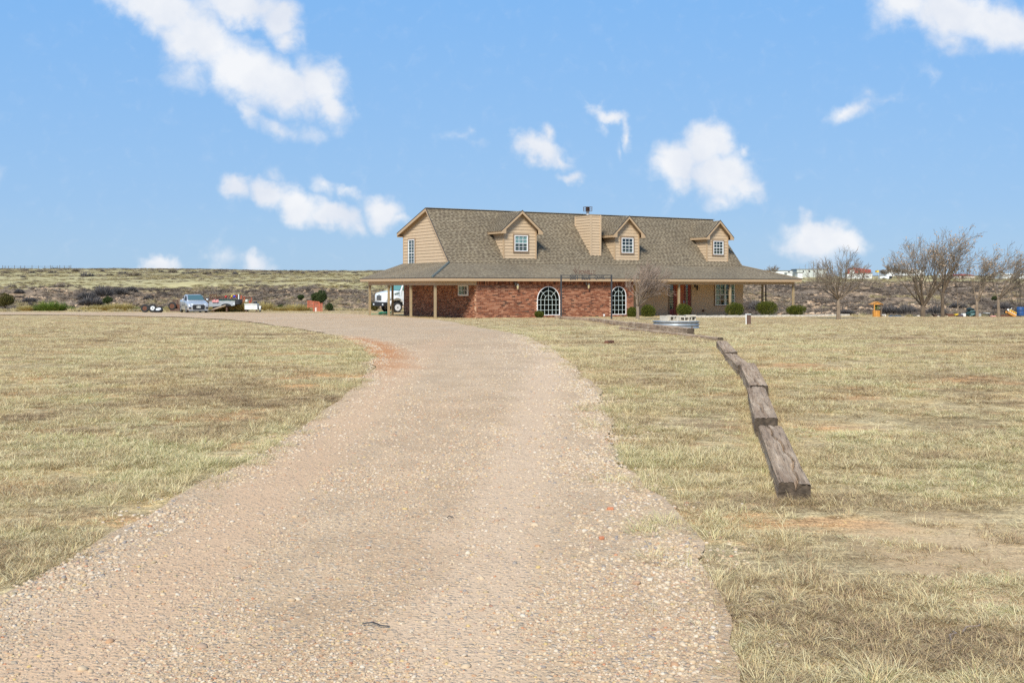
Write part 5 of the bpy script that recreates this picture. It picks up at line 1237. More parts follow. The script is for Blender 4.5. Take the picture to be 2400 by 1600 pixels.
branch_tree(1965, 71.5, 744.5, 'bare round-headed tree in open grass beyond the porch', 12, 150, 1.35, .125, .30, 12, depth=4, elev=(18, 84), n_child=(3,4), keep=.72, bark_m=M_bark, twig_m=M_twig, twig_r=.012)
grp = 'bare trees along the yard rim'
branch_tree(2163, 78.5, 743, 'thick many-stemmed bare tree, the widest of the rim trees', 21, 176, 1.15, .17, .15, 8, depth=4, specks=.10, group=grp, elev=(34, 80), n_child=(3,4), keep=.76, bark_m=M_barkdark, twig_m=M_twig, twig_r=.012)
branch_tree(2209, 79, 742.5, 'tall straight bare tree with brown dead leaves at its top', 33, 190, .9, .13, .30, 7, lean=.18, wind=.22, depth=4, specks=.16, group=grp, elev=(45, 84), n_child=(3,4), keep=.78, bark_m=M_barkdark, twig_m=M_twig, twig_r=.012)
branch_tree(2245, 80, 741.5, 'spindly young tree between the tall one and the green heap', 37, 122, .6, .05, .2, 3, lean=.2, wind=.2, depth=3, group=grp, bark_m=M_bark, twig_m=M_twig, twig_r=.010)
branch_tree(2290, 78.8, 742.5, 'forked bare tree beside the dark green heap', 44, 150, 1.0, .105, .24, 5, lean=.26, wind=.34, depth=4, specks=.10, group=grp, elev=(48, 80), n_child=(3,4), keep=.8, bark_m=M_bark, twig_m=M_twig, twig_r=.012)
branch_tree(2340.5, 79, 741.5, 'leaning bare tree next to the orange machine', 57, 152, 1.0, .115, .26, 5, lean=.36, wind=.42, depth=4, specks=.08, group=grp, elev=(45, 80), n_child=(3,4), keep=.8, bark_m=M_bark, twig_m=M_twig, twig_r=.012)
branch_tree(2390, 81, 741, 'thin bare tree behind the blue drum', 63, 116, 1.0, .05, .15, 5, lean=.2, wind=.2, depth=3, group=grp, twig_r=.011)
# far-off tree on the hill crest
Yf = 330
def far_tree(px, top, Y, label, seed, w=1.0, mat=M_twig, name='hill_tree', hpx=None):
    x = XP(px, Y); z0 = hz(x, Y); zt2 = EYE-(top-HY)/F_PX*Y
    branch_tree(px, Y, 0, label, seed, (zt2-z0)*F_PX/Y, w, .10, .2, 6, depth=3, cat='tree', group='trees on the far hill', name=name, twig_r=.05, twig_m=mat, zbase=z0-.1, n_child=(4,5))
far_tree(1812, 622, 420, 'faint bare tree rising behind the porch roof', 71); far_tree(2092, 617, 400, 'bushy brown tree beside the white flatbed truck on the hill', 72, 1.0, M_twigdark)
far_tree(2110, 624, 400, 'low brown tree next to the bushy one on the hill', 73, 1.2, M_twigdark); far_tree(2130, 628, 410, 'broad twiggy tree before the far pale houses', 74, 1.3); far_tree(2074, 630, 420, 'dark stubby tree near the yellow tank on the hill', 75, 1.2, M_twigdark)
far_tree(2345, 632, 380, 'scrubby tree before the long white greenhouse', 76, 1.2)

def brush(px, base_py, w_px, top_py, Y, label, mat=M_greyscrub, seed=0, n=420, name='brush_clump', group='grey brush clumps in the gully', cat='shrub', wid=.022, spread=1.0):
    rnd = random.Random(seed); x = XP(px, Y); z0 = EYE-(base_py-HY)/F_PX*Y; zt2 = EYE-(top_py-HY)/F_PX*Y; w = w_px/F_PX*Y; h = zt2-z0
    mb = MB()
    for _ in range(n):
        a = rnd.uniform(0, 6.28); r = math.sqrt(rnd.random())*.30; el = rnd.uniform(.35, 1.5); b0 = Vector((math.cos(a)*r*w, math.sin(a)*r*w*.7, 0)); a2 = a+rnd.gauss(0,.5)
        tip = b0+Vector((math.cos(a2)*math.cos(el)*w*.34*spread, math.sin(a2)*math.cos(el)*w*.3*spread, math.sin(el)*h*rnd.uniform(.5,1.02)*(1-.5*(r/.30)**2))); mid = b0.lerp(tip, .55)+Vector((rnd.gauss(0,.05), rnd.gauss(0,.05), .05))*h*.5
        sd = Vector((rnd.gauss(0,1), rnd.gauss(0,1), 0)).normalized()*wid*rnd.uniform(.6,1.7)
        mb.add([b0-sd, b0+sd, mid+sd*.8, mid-sd*.8, tip], [(0,1,2,3),(3,2,4)])
    return mb.build(name, mat, None, T(x, Y, z0), fix=False, label=label, cat=cat, group=group)
def sight(px, py):            # first far ground met by a sight line beyond the yard
    Ys = np.linspace(130, 640, 4000); X = (px-CX)/F_PX*Ys; z = EYE-(py-HY)/F_PX*Ys; hh = height(X, Ys); i = np.argmax(hh >= z); return float(Ys[i]) if (hh >= z).any() else 200.
for k, (px, by, w, ty, lab) in enumerate([(205,702,52,676,'dense grey thicket at the near foot of the gully bank'),(240,694,60,662,'tallest grey thicket on the gully bank'),(278,690,46,667,'rounded grey thicket at the end of the group'),(215,714,70,688,'low spreading grey thicket nearest the yellow grass'),(308,684,30,667,'small grey bush on the bank crest past the thickets'),
        (45,688,26,674,'small dark bush alone on the stony bank'),(70,708,34,692,'dark bush over the green yucca'),(347,702,24,690,'bush on the bank above the old wheels'),(1772,728,34,696,'grey bush seen through the porch posts'),(2085,734,60,708,'dark brush behind the wishing well'),(2125,738,54,704,'dense dark brush at the foot of the widest tree'),(2195,738,46,705,'brush between the two big trees'),(2245,722,44,704,'brush behind the rusty scrap'),(2352,726,48,702,'pale grey brush behind the orange machine'),(1985,736,40,722,'dark brush to the side of the round tree')]):
    Yb = sight(px, by); brush(px, by, w*1.1, ty, Yb, lab, seed=400+k, n=900, wid=.05)
# evergreens and green clumps by the rim of the yard
shrub(12, 99, 52, 686, 722, 'olive juniper bush at the rim beside the green yucca', M_junolive, 3200, 81, 'juniper_bush', .09, 'junipers along the rim', .5)
shrub(253, 103, 26, 693, 716, 'small bright juniper between thicket and yellow grass', M_juniper, 1400, 82, 'juniper_bush', .09, 'junipers along the rim', .5)
shrub(748, 100, 40, 673, 716, 'tall dark juniper behind the orange panel', M_juniper, 4200, 83, 'juniper_bush', .09, 'junipers along the rim', .5)
shrub(771, 97, 22, 706, 730, 'small juniper at the side of the orange panel', M_juniper, 1300, 84, 'juniper_bush', .08, 'junipers along the rim', .5)
shrub(706, 160, 20, 690, 704, 'small juniper up on the gully bank', M_juniper, 900, 85, 'juniper_bush', .12, 'junipers along the rim', .5)
shrub(658, 99, 20, 712, 730, 'low sparse juniper by the yellow grass', M_juniper, 700, 86, 'juniper_bush', .08, 'junipers along the rim', .6)
shrub(878, 96, 28, 704, 732, 'olive bush at the nose of the white lorry', M_junolive, 1500, 87, 'juniper_bush', .08, 'junipers along the rim', .6)
shrub(2331, 175, 16, 694, 706, 'single green bush on the bank between the trees', M_juniper, 700, 88, 'juniper_bush', .14, 'junipers along the rim', .5)
def clump(px, Y, base_py, w_px, h_px, label, mat, seed, n=500, name='grass_clump', group=None, cat='grass clump', lean=(.5,1.45), wid=.03):
    rnd = random.Random(seed); x = XP(px, Y); z0 = min(EYE-(base_py-HY)/F_PX*Y, hz(x,Y)+.05); w = w_px/F_PX*Y; h = h_px/F_PX*Y; vs, fs = [], []
    for _ in range(n):
        a = rnd.uniform(0, 6.28); r = math.sqrt(rnd.random())*w*.34; blade(vs, fs, (math.cos(a)*r, math.sin(a)*r*.7, -.05), a+rnd.gauss(0,.4), h*rnd.uniform(.55,1.15), wid*rnd.uniform(.6,1.3), rnd.uniform(*lean), rnd.uniform(.02,.35), rnd)
    mb = MB(); mb.v = vs; mb.f = fs; return mb.build(name, mat, None, T(x, Y, z0), fix=False, label=label, cat=cat, group=group)
clump(118, 97, 727, 88, 26, 'big spiky green yucca clump at the rim', M_yucca, 501, 1500, 'yucca_clump', cat='yucca', wid=.05)
clump(78, 98, 726, 40, 13, 'smaller green tuft joined to the yucca', M_yucca, 502, 500, 'yucca_clump', cat='yucca', wid=.05)
clump(160, 98, 726, 50, 15, 'thin green tuft between yucca and yellow grass', M_yucca, 506, 420, 'yucca_clump', cat='yucca')
clump(313, 97, 730, 28, 17, 'short dark green tuft beside the old wheels', M_yucca, 503, 600, 'yucca_clump', cat='yucca', wid=.045)
clump(377, 97, 729, 22, 14, 'green tuft just behind the old wheels', M_yucca, 507, 300, 'yucca_clump', cat='yucca')
g2 = 'tall dry yellow grass at the rim'
for k, (px, w, h, lab) in enumerate([(58,34,14,'pale round tuft before the green yucca'),(205,44,13,'dry tuft beside the yucca'),(235,50,15,'long tuft under the grey thickets'),(268,50,18,'golden tuft, tallest near the small juniper'),(292,36,18,'golden tuft against the dark green one'),(408,40,14,'tuft under the rusty trailer'),(512,46,16,'tuft below the plank ramp'),(540,44,22,'golden tuft under the truck bed wheel arch'),(566,36,24,'golden tuft between truck bed and white box'),(622,40,20,'golden tuft beside the white box'),(650,40,12,'low tuft along the drive'),(690,52,17,'leaning golden tuft before the orange panel'),(712,30,14,'tuft at the foot of the orange panel')]):
    Yc = 96.5 if px < 420 or px > 600 else 91.5
    clump(px, Yc, 731, w*1.1, h*1.35, lab, M_dryblade, 520+k, 1500, 'dry_grass_clump', g2, 'grass clump', (.7,1.5), .034)
# scrubby bushes against the skyline and rising over the plain
sk = [(75,640,20,634),(95,638,16,631),(125,640,26,633),(128,631,22,624),(178,637,20,625),(204,648,40,632),(240,637,12,629),(257,646,20,638),(268,631,8,626),(288,642,26,633),(316,647,40,633),(341,631,8,627),(378,638,14,631),(405,640,26,625),(437,642,30,634),(456,640,24,633),(486,643,26,633),(507,640,12,633),(530,635,14,630),(551,643,16,633),(592,642,18,633),(640,636,14,631),(655,640,12,632),(683,639,10,629),(668,635,14,631),(625,643,34,637),(710,641,10,634),(740,637,14,632),(762,641,18,635),(800,638,12,633),(830,640,12,634),(15,640,24,634),(55,650,14,645),(522,651,10,648),(551,649,12,646),(640,653,12,649)]
zones = [(150,'below the skyline fence'),(300,'above the grey thickets'),(400,'above the old wheels'),(495,'above the silver car'),(565,'above the pickup bed'),(660,'above the white steel box'),(735,'above the orange panel'),(900,'between orange panel and porch roof')]
ords = ['first','second','third','fourth','fifth','sixth','seventh']; seen_z = {}
for k, (px, by, w, ty) in enumerate(sorted(sk)):
    Yb = sight(px, max(by, 634)) if by > 633 else 590.
    zn = next(z for lim, z in zones if px < lim); seen_z[zn] = seen_z.get(zn, 0)+1
    brush(px, by+1, w*1.15, ty-.5, Yb, ('wide' if w > 25 else 'small' if w < 12 else 'ragged')+' mesquite '+zn+', '+ords[seen_z[zn]-1]+' of those going towards the house', M_greyscrub if k % 3 else M_twigdark, 600+k, 150, 'mesquite_bush', 'mesquite bushes on the far plain', wid=.10)
# ------------------------------------------------------------ wire fence on the skyline
fence = empty('wire_fence', (XP(60,560), 560, 9), 'far wire fence of thin posts along the skyline', 'fence')
pm = None; fps = []
for i, px in enumerate([6,12,20,34,48,58,75,90,105,118,122,134,140,151,162,166]):
    Yf_ = 575-i*1.5; x = XP(px, Yf_); z0 = hz(x, Yf_)-.2; F = T(x, Yf_, z0); fps.append(Vector((x, Yf_, z0)))
    tall = 1.9 if i % 3 == 0 else 1.6
    MB().box(-.09, .09, -.09, .09, 0, tall+.3).build('fence_post', M_twigdark, fence, F)
for h in (.7, 1.2, 1.7): MB().tube([p+Vector((0,0,h)) for p in fps], .025, 3).build('wire', M_iron, fence, Matrix.Identity(4))
# ------------------------------------------------------------ vehicles and yard clutter
def wheel(parent, F, r, w, rim_mat=M_metal, name='wheel', rim=.62, holes=0):
    # axle along local y
    pr = [(r*rim, -w/2), (r*.93, -w/2), (r, -w*.36), (r, w*.36), (r*.93, w/2), (r*rim, w/2)]
    wl = MB().lathe(pr, axis='y', k=28, caps=False).build(name, M_rubber, parent, F, smooth=False)
    MB().lathe([(r*rim*.999, -w/2+.01), (r*rim*.88, -w/2+.012), (r*rim*.78, -w/2+.05), (r*rim*.32, -w/2+.045), (r*rim*.30, -w/2+.0), (.001, -w/2+.0)], axis='y', k=24).build('rim', rim_mat, wl, F)
    if holes:
        m = MB()
        for i in range(holes):
            a = 2*math.pi*i/holes; m.lathe([(r*.072, -w/2+.044), (r*.072, -w/2+.03), (.001, -w/2+.03)], (r*rim*.56*math.cos(a), 0, r*rim*.56*math.sin(a)), 'y', 8)
        m.lathe([(r*.13, -w/2-.004), (.001, -w/2-.004)], axis='y', k=12)
        m.build('rim_holes', M_black, wl, F)
    return wl
def rring(x, hw, z0, z1, r=.12, k=4, top_in=0.0):
    # rounded rectangle in the y-z plane; top_in narrows the top
    pts = []
    for cy, cz, a0 in ((hw-r, z1-r, 0), (-hw+r, z1-r, 90), (-hw+r, z0+r, 180), (hw-r, z0+r, 270)):
        for i in range(k+1):
            a = R(a0+90*i/k); y = cy+r*math.cos(a); z = cz+r*math.sin(a)
            f = (z-z0)/(z1-z0); pts.append((x, y*(1-top_in*f), z))
    return pts
# --- silver hatch-saloon parked nose to the drive; local +x is the nose
Yc = 85.6; xc = XP(465.5, Yc); zc = hz(xc, Yc)+.0
car = empty('parked_car', (xc, Yc, zc), 'silver-blue compact saloon parked nose-on at the end of the drive', 'car')
FC = T(xc, Yc, zc) @ Matrix.Rotation(R(-90+27), 4, 'Z') @ T(-.0, 0, 0)
L_ = [(0,.74,.36,.62,.06),(-.05,.79,.24,.70,.10),(-.18,.825,.20,.82,.14),(-.5,.835,.19,.90,.16),(-1.05,.838,.19,.99,.16),(-1.3,.84,.19,1.02,.14),(-2.0,.84,.19,1.03,.12),(-3.2,.84,.19,1.04,.12),(-3.9,.83,.22,1.05,.12),(-4.22,.79,.28,1.02,.12),(-4.30,.72,.36,.9,.1)]
cb = MB().loft([rring(x, hw, z0, z1, r) for x, hw, z0, z1, r in L_]).build('body', M_carsilver, car, FC, smooth=True)
gh = [(-1.05,.74,.94,1.02,.03),(-1.45,.73,.94,1.24,.06),(-1.85,.70,.94,1.44,.10),(-2.3,.69,.94,1.505,.10),(-2.9,.69,.94,1.50,.10),(-3.4,.70,.94,1.38,.10),(-3.85,.72,.94,1.08,.05)]
MB().loft([rring(x, hw, z0, z1, r, top_in=.13) for x, hw, z0, z1, r in gh]).build('cabin', M_carsilver, car, FC, smooth=True)
ws = MB().add([(-1.10,-.66,1.035),(-1.10,.66,1.035),(-1.84,.555,1.445),(-1.84,-.555,1.445)], [(0,1,2,3)])
ws.v = [(x+.03, y, z+.025) for x, y, z in ws.v]; ws.build('windscreen', simple('dark_windscreen', (.06,.115,.115), .12, coat=.4), car, FC)
for sg in (-1, 1):
    g = MB().add([(-1.42, sg*.755, 1.05), (-3.1, sg*.765, 1.07), (-3.0, sg*.66, 1.40), (-2.0, sg*.655, 1.41)], [(0,1,2,3)]); g.build('side_window', M_black, car, FC)
    MB().box(-2.26,-2.2, sg*.70-.07, sg*.70+.07, 1.04, 1.42).build('door_pillar', M_carsilver, car, FC)
    mr = MB().lathe([(.001,-.10),(.07,-.08),(.09,0),(.07,.08),(.001,.10)], (0,0,0), 'y', 10).build('wing_mirror', M_carsilver, car, FC @ T(-1.42, sg*.97, 1.08), smooth=True)
    MB().box(-.02,.02,-.09,.09,-.02,.02).build('mirror_arm', M_black, mr, FC @ T(-1.42, sg*.86, 1.04))
    hl = MB().add([(.0-.05, sg*.38, .665), (-.05, sg*.42, .745), (-.30, sg*.80, .815), (-.24, sg*.815, .69), (-.09, sg*.66, .645)], [(0,1,2,3,4)]); hl.v = [(x+.035, y, z) for x, y, z in hl.v]; hl.build('headlight', M_headlight, car, FC)
    MB().box(-.06,.0, sg*.68-.09, sg*.68+.09, .36, .49).build('fog_recess', M_black, car, FC @ T(.02,0,0))
    MB().box(-.045,.03, sg*.47-.012, sg*.47+.012, .36, .62).build('chrome_strip', M_chrome, car, FC @ T(0,0,0))
    for x in (-.86, -3.40): wheel(car, FC @ T(x, sg*.76, .29) @ Matrix.Rotation(R(0 if sg < 0 else 180), 4, 'Z'), .29, .18, M_metal)
    MB().box(-2.9,-1.35, sg*.842-.006, sg*.842+.006, .60, .64).build('side_moulding', M_black, car, FC)
gr = MB().prism([(-.44,.30),(.44,.30),(.50,.56),(.40,.70),(-.40,.70),(-.50,.56)], -.03, .03).build('grille', M_black, car, FC @ T(.01,0,0) @ Matrix.Rotation(R(90), 4, 'Z'))
MB().box(-.0,.045,-.42,.42,.655,.685).build('chrome_bar', M_chrome, car, FC)
em = MB()
for a in (90, 210, 330):
    ca, sa = math.cos(R(a)), math.sin(R(a)); p = lambda f, s: (f*ca-s*sa, f*sa+s*ca)
    em.prism([p(0,0), p(.035,.02), p(.07,0), p(.035,-.02)], 0, .01)
em.build('diamond_badge', M_chrome, car, FC @ T(.055,0,.61) @ Matrix.Rotation(R(90), 4, 'Z'))
pl = MB().box(.0,.05,-.16,.16,.42,.57).build('number_plate', M_farwhite, car, FC)
m = MB(); [m.box(.051,.054,-.12+i*.055,-.085+i*.055,.46,.53) for i in range(5) if i != 2]; m.build('plate_marks', M_iron, pl, FC)
MB().box(-.12,.03,-.76,.76,.20,.245).build('lower_lip', M_carsilver, car, FC)
MB().box(-4.1,-.1,-.72,.72,.14,.20).build('underside', M_black, car, FC)

# --- white lorry behind the house corner, nose out under the porch roof; local +x is the nose
Yt = 88.0; xt = XP(889, Yt); zt2 = EYE-(731.8-HY)/F_PX*Yt
lorry = empty('white_lorry', (xt, Yt, zt2), 'white bonneted lorry, its nose showing past the shaded brick wall', 'lorry')
FT = T(xt, Yt, zt2) @ Matrix.Rotation(R(180+34), 4, 'Z')
def tring(x, hw, z0, z1, r, ti=0): return rring(x, hw, z0, z1, r, top_in=ti)
MB().loft([tring(0,.86,.78,1.52,.12,.10),(tring(-.06,.92,.76,1.60,.14,.10)),tring(-.5,.96,.78,1.72,.16,.12),tring(-1.0,1.0,.95,1.80,.16,.12),tring(-1.5,1.02,1.0,1.84,.16,.10)]).build('bonnet', M_truckwhite, lorry, FT, smooth=True)
for sg in (-1, 1):
    y = sg*1.0; m = MB(); n = 12; vs = []
    for i in range(n+1):
        a = math.pi*i/n; vs += [(-1.15+.62*math.cos(a), y-sg*.28, .52+.62*math.sin(a)*1.02), (-1.15+.62*math.cos(a), y+sg*.10, .52+.62*math.sin(a)*1.02), (-1.15+.74*math.cos(a), y+sg*.08, .52+.76*math.sin(a)*1.06), (-1.15+.74*math.cos(a), y-sg*.28, .52+.76*math.sin(a)*1.06)]
    m.add(vs, [(4*i+j, 4*i+(j+1)%4, 4*i+4+(j+1)%4, 4*i+4+j) for i in range(n) for j in range(4)]+[(0,1,2,3),(4*n,4*n+1,4*n+2,4*n+3)]).build('mudguard', M_truckwhite, lorry, FT, smooth=True)
    MB().box(-1.75,-.56, y-sg*.30-.01, y-sg*.30+.01, .5, 1.2).build('wheel_well', M_black, lorry, FT)
    MB().prism([(-.10,1.02),(-.62,1.14),(-.60,1.28),(-.30,1.24)], -.01, .01).build('headlight', M_headlight, lorry, FT @ T(0, sg*.985, 0))
    MB().prism([(-.85,1.50),(-1.35,1.60),(-1.38,1.68),(-.95,1.60)], -.01, .01).build('bonnet_vent', M_green if False else simple('tinted_vent', (.12,.19,.14), .3), lorry, FT @ T(0, sg*.998, 0))
    wheel(lorry, FT @ T(-1.15, sg*.98, .42) @ Matrix.Rotation(R(0 if sg < 0 else 180), 4, 'Z'), .43, .28, simple('white_rim', (.62,.64,.64), .4), rim=.66, holes=8)
letters('fleet_number', '2', 0, 0, .14, .09, M_black, lorry, FT @ T(-.52, 1.0, .98) @ Matrix.Rotation(R(180), 4, 'Z') @ T(0,-.04,0))
MB().box(-.02,.03,-.40,.40,1.02,1.42).build('grille_opening', M_black, lorry, FT)
for i in range(6): MB().box(.031,.055,-.40,.40,1.04+i*.065,1.075+i*.065).build('grille_bar', M_chrome, lorry, FT)
for i in range(7): MB().box(.056,.066,-.37+i*.12,-.352+i*.12,1.03,1.42).build('grille_upright', M_chrome, lorry, FT)
MB().box(.02,.05,-.05,.05,1.46,1.52).build('nose_badge', M_black, lorry, FT)
MB().loft([rring(x,1.12,.52,.86,.05) for x in (-.42,.10)]).build('bumper', M_black, lorry, FT)
for sg in (-1, 1): MB().box(.10,.12,sg*.82-.10,sg*.82+.10,.60,.74).build('bumper_light', M_headlight, lorry, FT)
MB().loft([rring(-1.5,1.05,.9,1.84,.1), rring(-1.75,1.06,.8,2.5,.12,top_in=.08), rring(-1.95,1.06,.8,2.56,.12,top_in=.08), rring(-3.2,1.06,.8,2.6,.12,top_in=.06)]).build('cab', M_truckwhite, lorry, FT)
M_teal_glass = simple('green_tinted_glass', (.10,.24,.20), .12, coat=.5)
for sg in (-1, 1):
    MB().prism([(-1.62,1.86),(-2.55,1.80),(-2.55,2.5),(-1.80,2.5)], -.006, .006).build('side_window', M_teal_glass, lorry, FT @ T(0, sg*1.052, 0))
MB().add([(-1.50,-.92,1.86),(-1.50,.92,1.86),(-1.735,.90,2.48),(-1.735,-.90,2.48)], [(0,1,2,3)]).build('windscreen', M_teal_glass, lorry, FT @ T(.03,0,0))
MB().box(-6.5,-.2,-.4,.4,.55,.85).build('chassis', M_black, lorry, FT)

# --- old wheels lying at the rim
Yw = 88.0; zw0 = EYE-(731.8-HY)/F_PX*Yw
def old_wheel(px, label, mat, lean, yaw, r=.335, holes=0, z=0, rim=.55):
    x = XP(px, Yw); th = empty('wheel_assembly', (x, Yw, zw0), label, 'wheel', 'three old wheels at the rim of the yard')
    wheel(th, T(x, Yw, zw0+(z if z else r)) @ Matrix.Rotation(R(yaw), 4, 'Z') @ Matrix.Rotation(R(lean), 4, 'X'), r, .22, mat, name='tyre', rim=rim, holes=holes); return th
old_wheel(340, 'old upright wheel with a rusty brown centre', M_rust, -4, 4)
old_wheel(357.5, 'old upright wheel with a white spoked centre, middle of three', M_farwhite, -10, 22, holes=6)
Yw = 87.2; old_wheel(371.5, 'old wheel with a white disc, lying tilted on the ground', M_farwhite, -62, 0, r=.37, z=.20, rim=.58); Yw = 88.0
def zY(py, Y): return EYE-(py-HY)/F_PX*Y
# --- rusty stake trailer behind the car
Y = 92.0; x0, x1 = XP(405, Y), XP(445, Y)
tr_ = empty('stake_trailer', (x0, Y, zY(729, Y)), 'rusty stake-sided trailer half hidden behind the silver car', 'trailer')
FI = Matrix.Identity(4)
for k, px in enumerate((405.5, 410, 414.5, 417, 424, 432)): MB().box(-.045, .045, -.03, .03, zY(723,Y), zY(703.5 if k < 2 else 702.3, Y)).build('stake', M_rustiron, tr_, T(XP(px, Y), Y, 0))
MB().box(x0-.03, x1, Y-.05, Y-.031, zY(704.2,Y), zY(702.4,Y)).build('top_rail', M_rustiron, tr_, FI); MB().box(x0-.1, x1, Y-.06, Y+1.4, zY(722.6,Y), zY(713,Y)).build('trailer_bed', M_rust, tr_, FI)
wheel(tr_, T(XP(406,Y), Y-.25, zY(717,Y)), .34, .2, M_rust); MB().box(x0-.15, x0+.7, Y-.3, Y+.1, zY(729,Y), zY(723,Y)).build('drawbar', M_rustiron, tr_, FI)
# --- cut-off silver pickup bed on stands
Y = 90.0; f = Y/F_PX
bed_ = empty('pickup_bed', (XP(522, Y), Y, zY(728,Y)), 'cut-off silver pickup bed with empty wheel arch behind the car', 'truck bed')
Fb = T(XP(522, Y), Y, 0); X_ = lambda px: XP(px, Y)-XP(522, Y)
arc = [(X_(530)+X_(0)*0+ (12.3*f)*math.cos(R(a)), zY(717.0,Y)+5.6*f*math.sin(R(a))) for a in range(180, -1, -15)]
side_poly = [(X_(490), zY(706.8,Y)), (X_(490), zY(718.5,Y)), (X_(500), zY(718.6,Y))]+arc+[(X_(550.5), zY(715.5,Y)), (X_(551), zY(705.9,Y))]
mb = MB()
top_z = lambda x: zY(706.8,Y)+(x-X_(490))/(X_(551)-X_(490))*(zY(705.9,Y)-zY(706.8,Y))
lower = side_poly[1:-1]
for (xa, za), (xb, zb_) in zip(lower, lower[1:]):
    if xb-xa > 1e-4: mb.prism([(xa,za),(xb,zb_),(xb,top_z(xb)),(xa,top_z(xa))], 0, .05)
mb.build('side_panel', simple('faded_silver_paint', (.40,.43,.45), .4, metal=.4, noise=.1), bed_, Fb)
MB().box(X_(490), X_(551), .06, 1.5, zY(717,Y), zY(709,Y)).build('bed_floor', M_black, bed_, Fb); MB().box(X_(490), X_(551), 1.5, 1.55, zY(717,Y), zY(706,Y)).build('side_panel', M_whitetank, bed_, Fb)
MB().box(X_(546.5), X_(550.5), -.02, -.001, zY(713,Y), zY(710.5,Y)).build('tail_light', M_headlight, bed_, Fb)
MB().box(X_(551.2), X_(559), -.05, 1.4, zY(713,Y), zY(701.5,Y)).build('tailgate', M_black, bed_, Fb)
for px in (497, 528): MB().box(X_(px), X_(px)+.12, .2, .9, zY(730,Y), zY(717,Y)).build('stand', M_rustiron, bed_, Fb)
o = MB().tube([(XP(488,89), 89, zY(729,89)), (XP(529,89.3), 89.3, zY(716,89.3))], .07, 4).build('plank', M_plank, None, FI, label='weathered plank leaning up to the pickup bed', cat='plank')
# pink cloth over the bed side
mb = MB(); vs = []
for i in range(9):
    x = XP(497+i*1.9, 89.9); zt3 = zY(702.5+1.2*math.sin(i*1.7)-(2.0 if i == 8 else 0), 89.9); vs += [(x, 89.9+.03*math.sin(i*2), zY(708.5+.8*math.sin(i*2.3), 89.9)), (x, 89.9, zt3)]
mb.add(vs, [(2*i,2*i+2,2*i+3,2*i+1) for i in range(8)]).build('pink_cloth', M_pink, None, FI, label='faded pink cloth hung over the pickup bed side', cat='cloth')
# dark bin behind, lattice crates, coloured balls
Y = 92.5
tb = empty('dark_bin', (XP(532,Y), Y, zY(728,Y)), 'dark teal bin standing behind the pickup bed', 'bin')
MB().box(XP(505,Y), XP(559,Y), Y, Y+1.2, zY(728,Y), zY(703,Y)).build('bin_body', M_teal, tb, FI, bevel=.03); MB().box(XP(504,Y), XP(560,Y), Y-.04, Y+1.24, zY(702.9,Y), zY(701.3,Y)).build('bin_rim', M_teal, tb, FI)
def lattice(pxa, pxb, pya0, pya1, pyb0, pyb1, Y, label, step=.23):
    m = MB(); xa, xb = XP(pxa,Y), XP(pxb,Y); za0, za1, zb0, zb1 = zY(pya0,Y), zY(pya1,Y), zY(pyb0,Y), zY(pyb1,Y)
    zt4 = lambda x: za0+(zb0-za0)*(x-xa)/(xb-xa); zl = lambda x: za1+(zb1-za1)*(x-xa)/(xb-xa)
    th = empty('lattice_panel', ((xa+xb)/2, Y, min(za1, zb1)), label, 'lattice', 'rusty lattice panels behind the pickup bed')
    m.tube([(xa,Y,za0),(xb,Y,zb0)], .03, 4); m.tube([(xa,Y,za1),(xb,Y,zb1)], .03, 4); m.tube([(xa,Y,za0),(xa,Y,za1)], .03, 4); m.tube([(xb,Y,zb0),(xb,Y,zb1)], .03, 4); m.build('frame', M_rust, th, FI)
    m = MB(); h = za0-za1; x = xa-h
    while x < xb:
        for sg in (1, -1):
            p0, p1 = (x, x+h) if sg > 0 else (x+h, x)
            pts = [(p0, 0), (p1, 1)]; pts = sorted(pts); (q0, f0), (q1, f1) = pts
            c0, c1 = max(q0, xa), min(q1, xb)
            if c1-c0 > .05:
                g0 = f0+(f1-f0)*(c0-q0)/(q1-q0); g1 = f0+(f1-f0)*(c1-q0)/(q1-q0)
                m.tube([(c0, Y+.012*sg, zl(c0)+(zt4(c0)-zl(c0))*g0), (c1, Y+.012*sg, zl(c1)+(zt4(c1)-zl(c1))*g1)], .022, 4)
        x += step
    m.build('lattice_strips', M_rust, th, FI)
lattice(492, 507.5, 691, 702, 690, 702, 93.2, 'tall rusty lattice panel behind the car roof')
lattice(509, 557, 695.5, 702, 691.5, 702, 93.6, 'long rusty lattice panel above the dark bin')
for px, py, r, mt, lab in ((529.5,695.5,3.0,M_red,'red ball caught behind the long lattice'),(543,694.5,2.3,M_yellow,'yellow ball caught behind the long lattice'),(540.5,698.5,1.9,M_orange,'small orange ball under the yellow one'),(549.5,695,3.0,M_bluetoy,'blue ball caught behind the long lattice'),(554.5,693,1.8,M_red,'small dark red ball at the lattice end')):
    Yb = 93.3; MB().lathe([(r*Yb/F_PX*math.sin(math.pi*i/8)+.0001, -r*Yb/F_PX*math.cos(math.pi*i/8)) for i in range(9)], (XP(px,Yb), Yb, zY(py,Yb)), 'z', 12).build('toy_ball', mt, None, FI, smooth=True, label=lab, cat='ball', group='coloured balls behind the lattice')
MB().box(XP(558.3,93), XP(560.5,93), 92.97, 93.03, zY(724,93), zY(689.5,93)).build('grey_stake', M_farwhite, None, FI, label='thin grey upright post at the end of the lattice', cat='post')
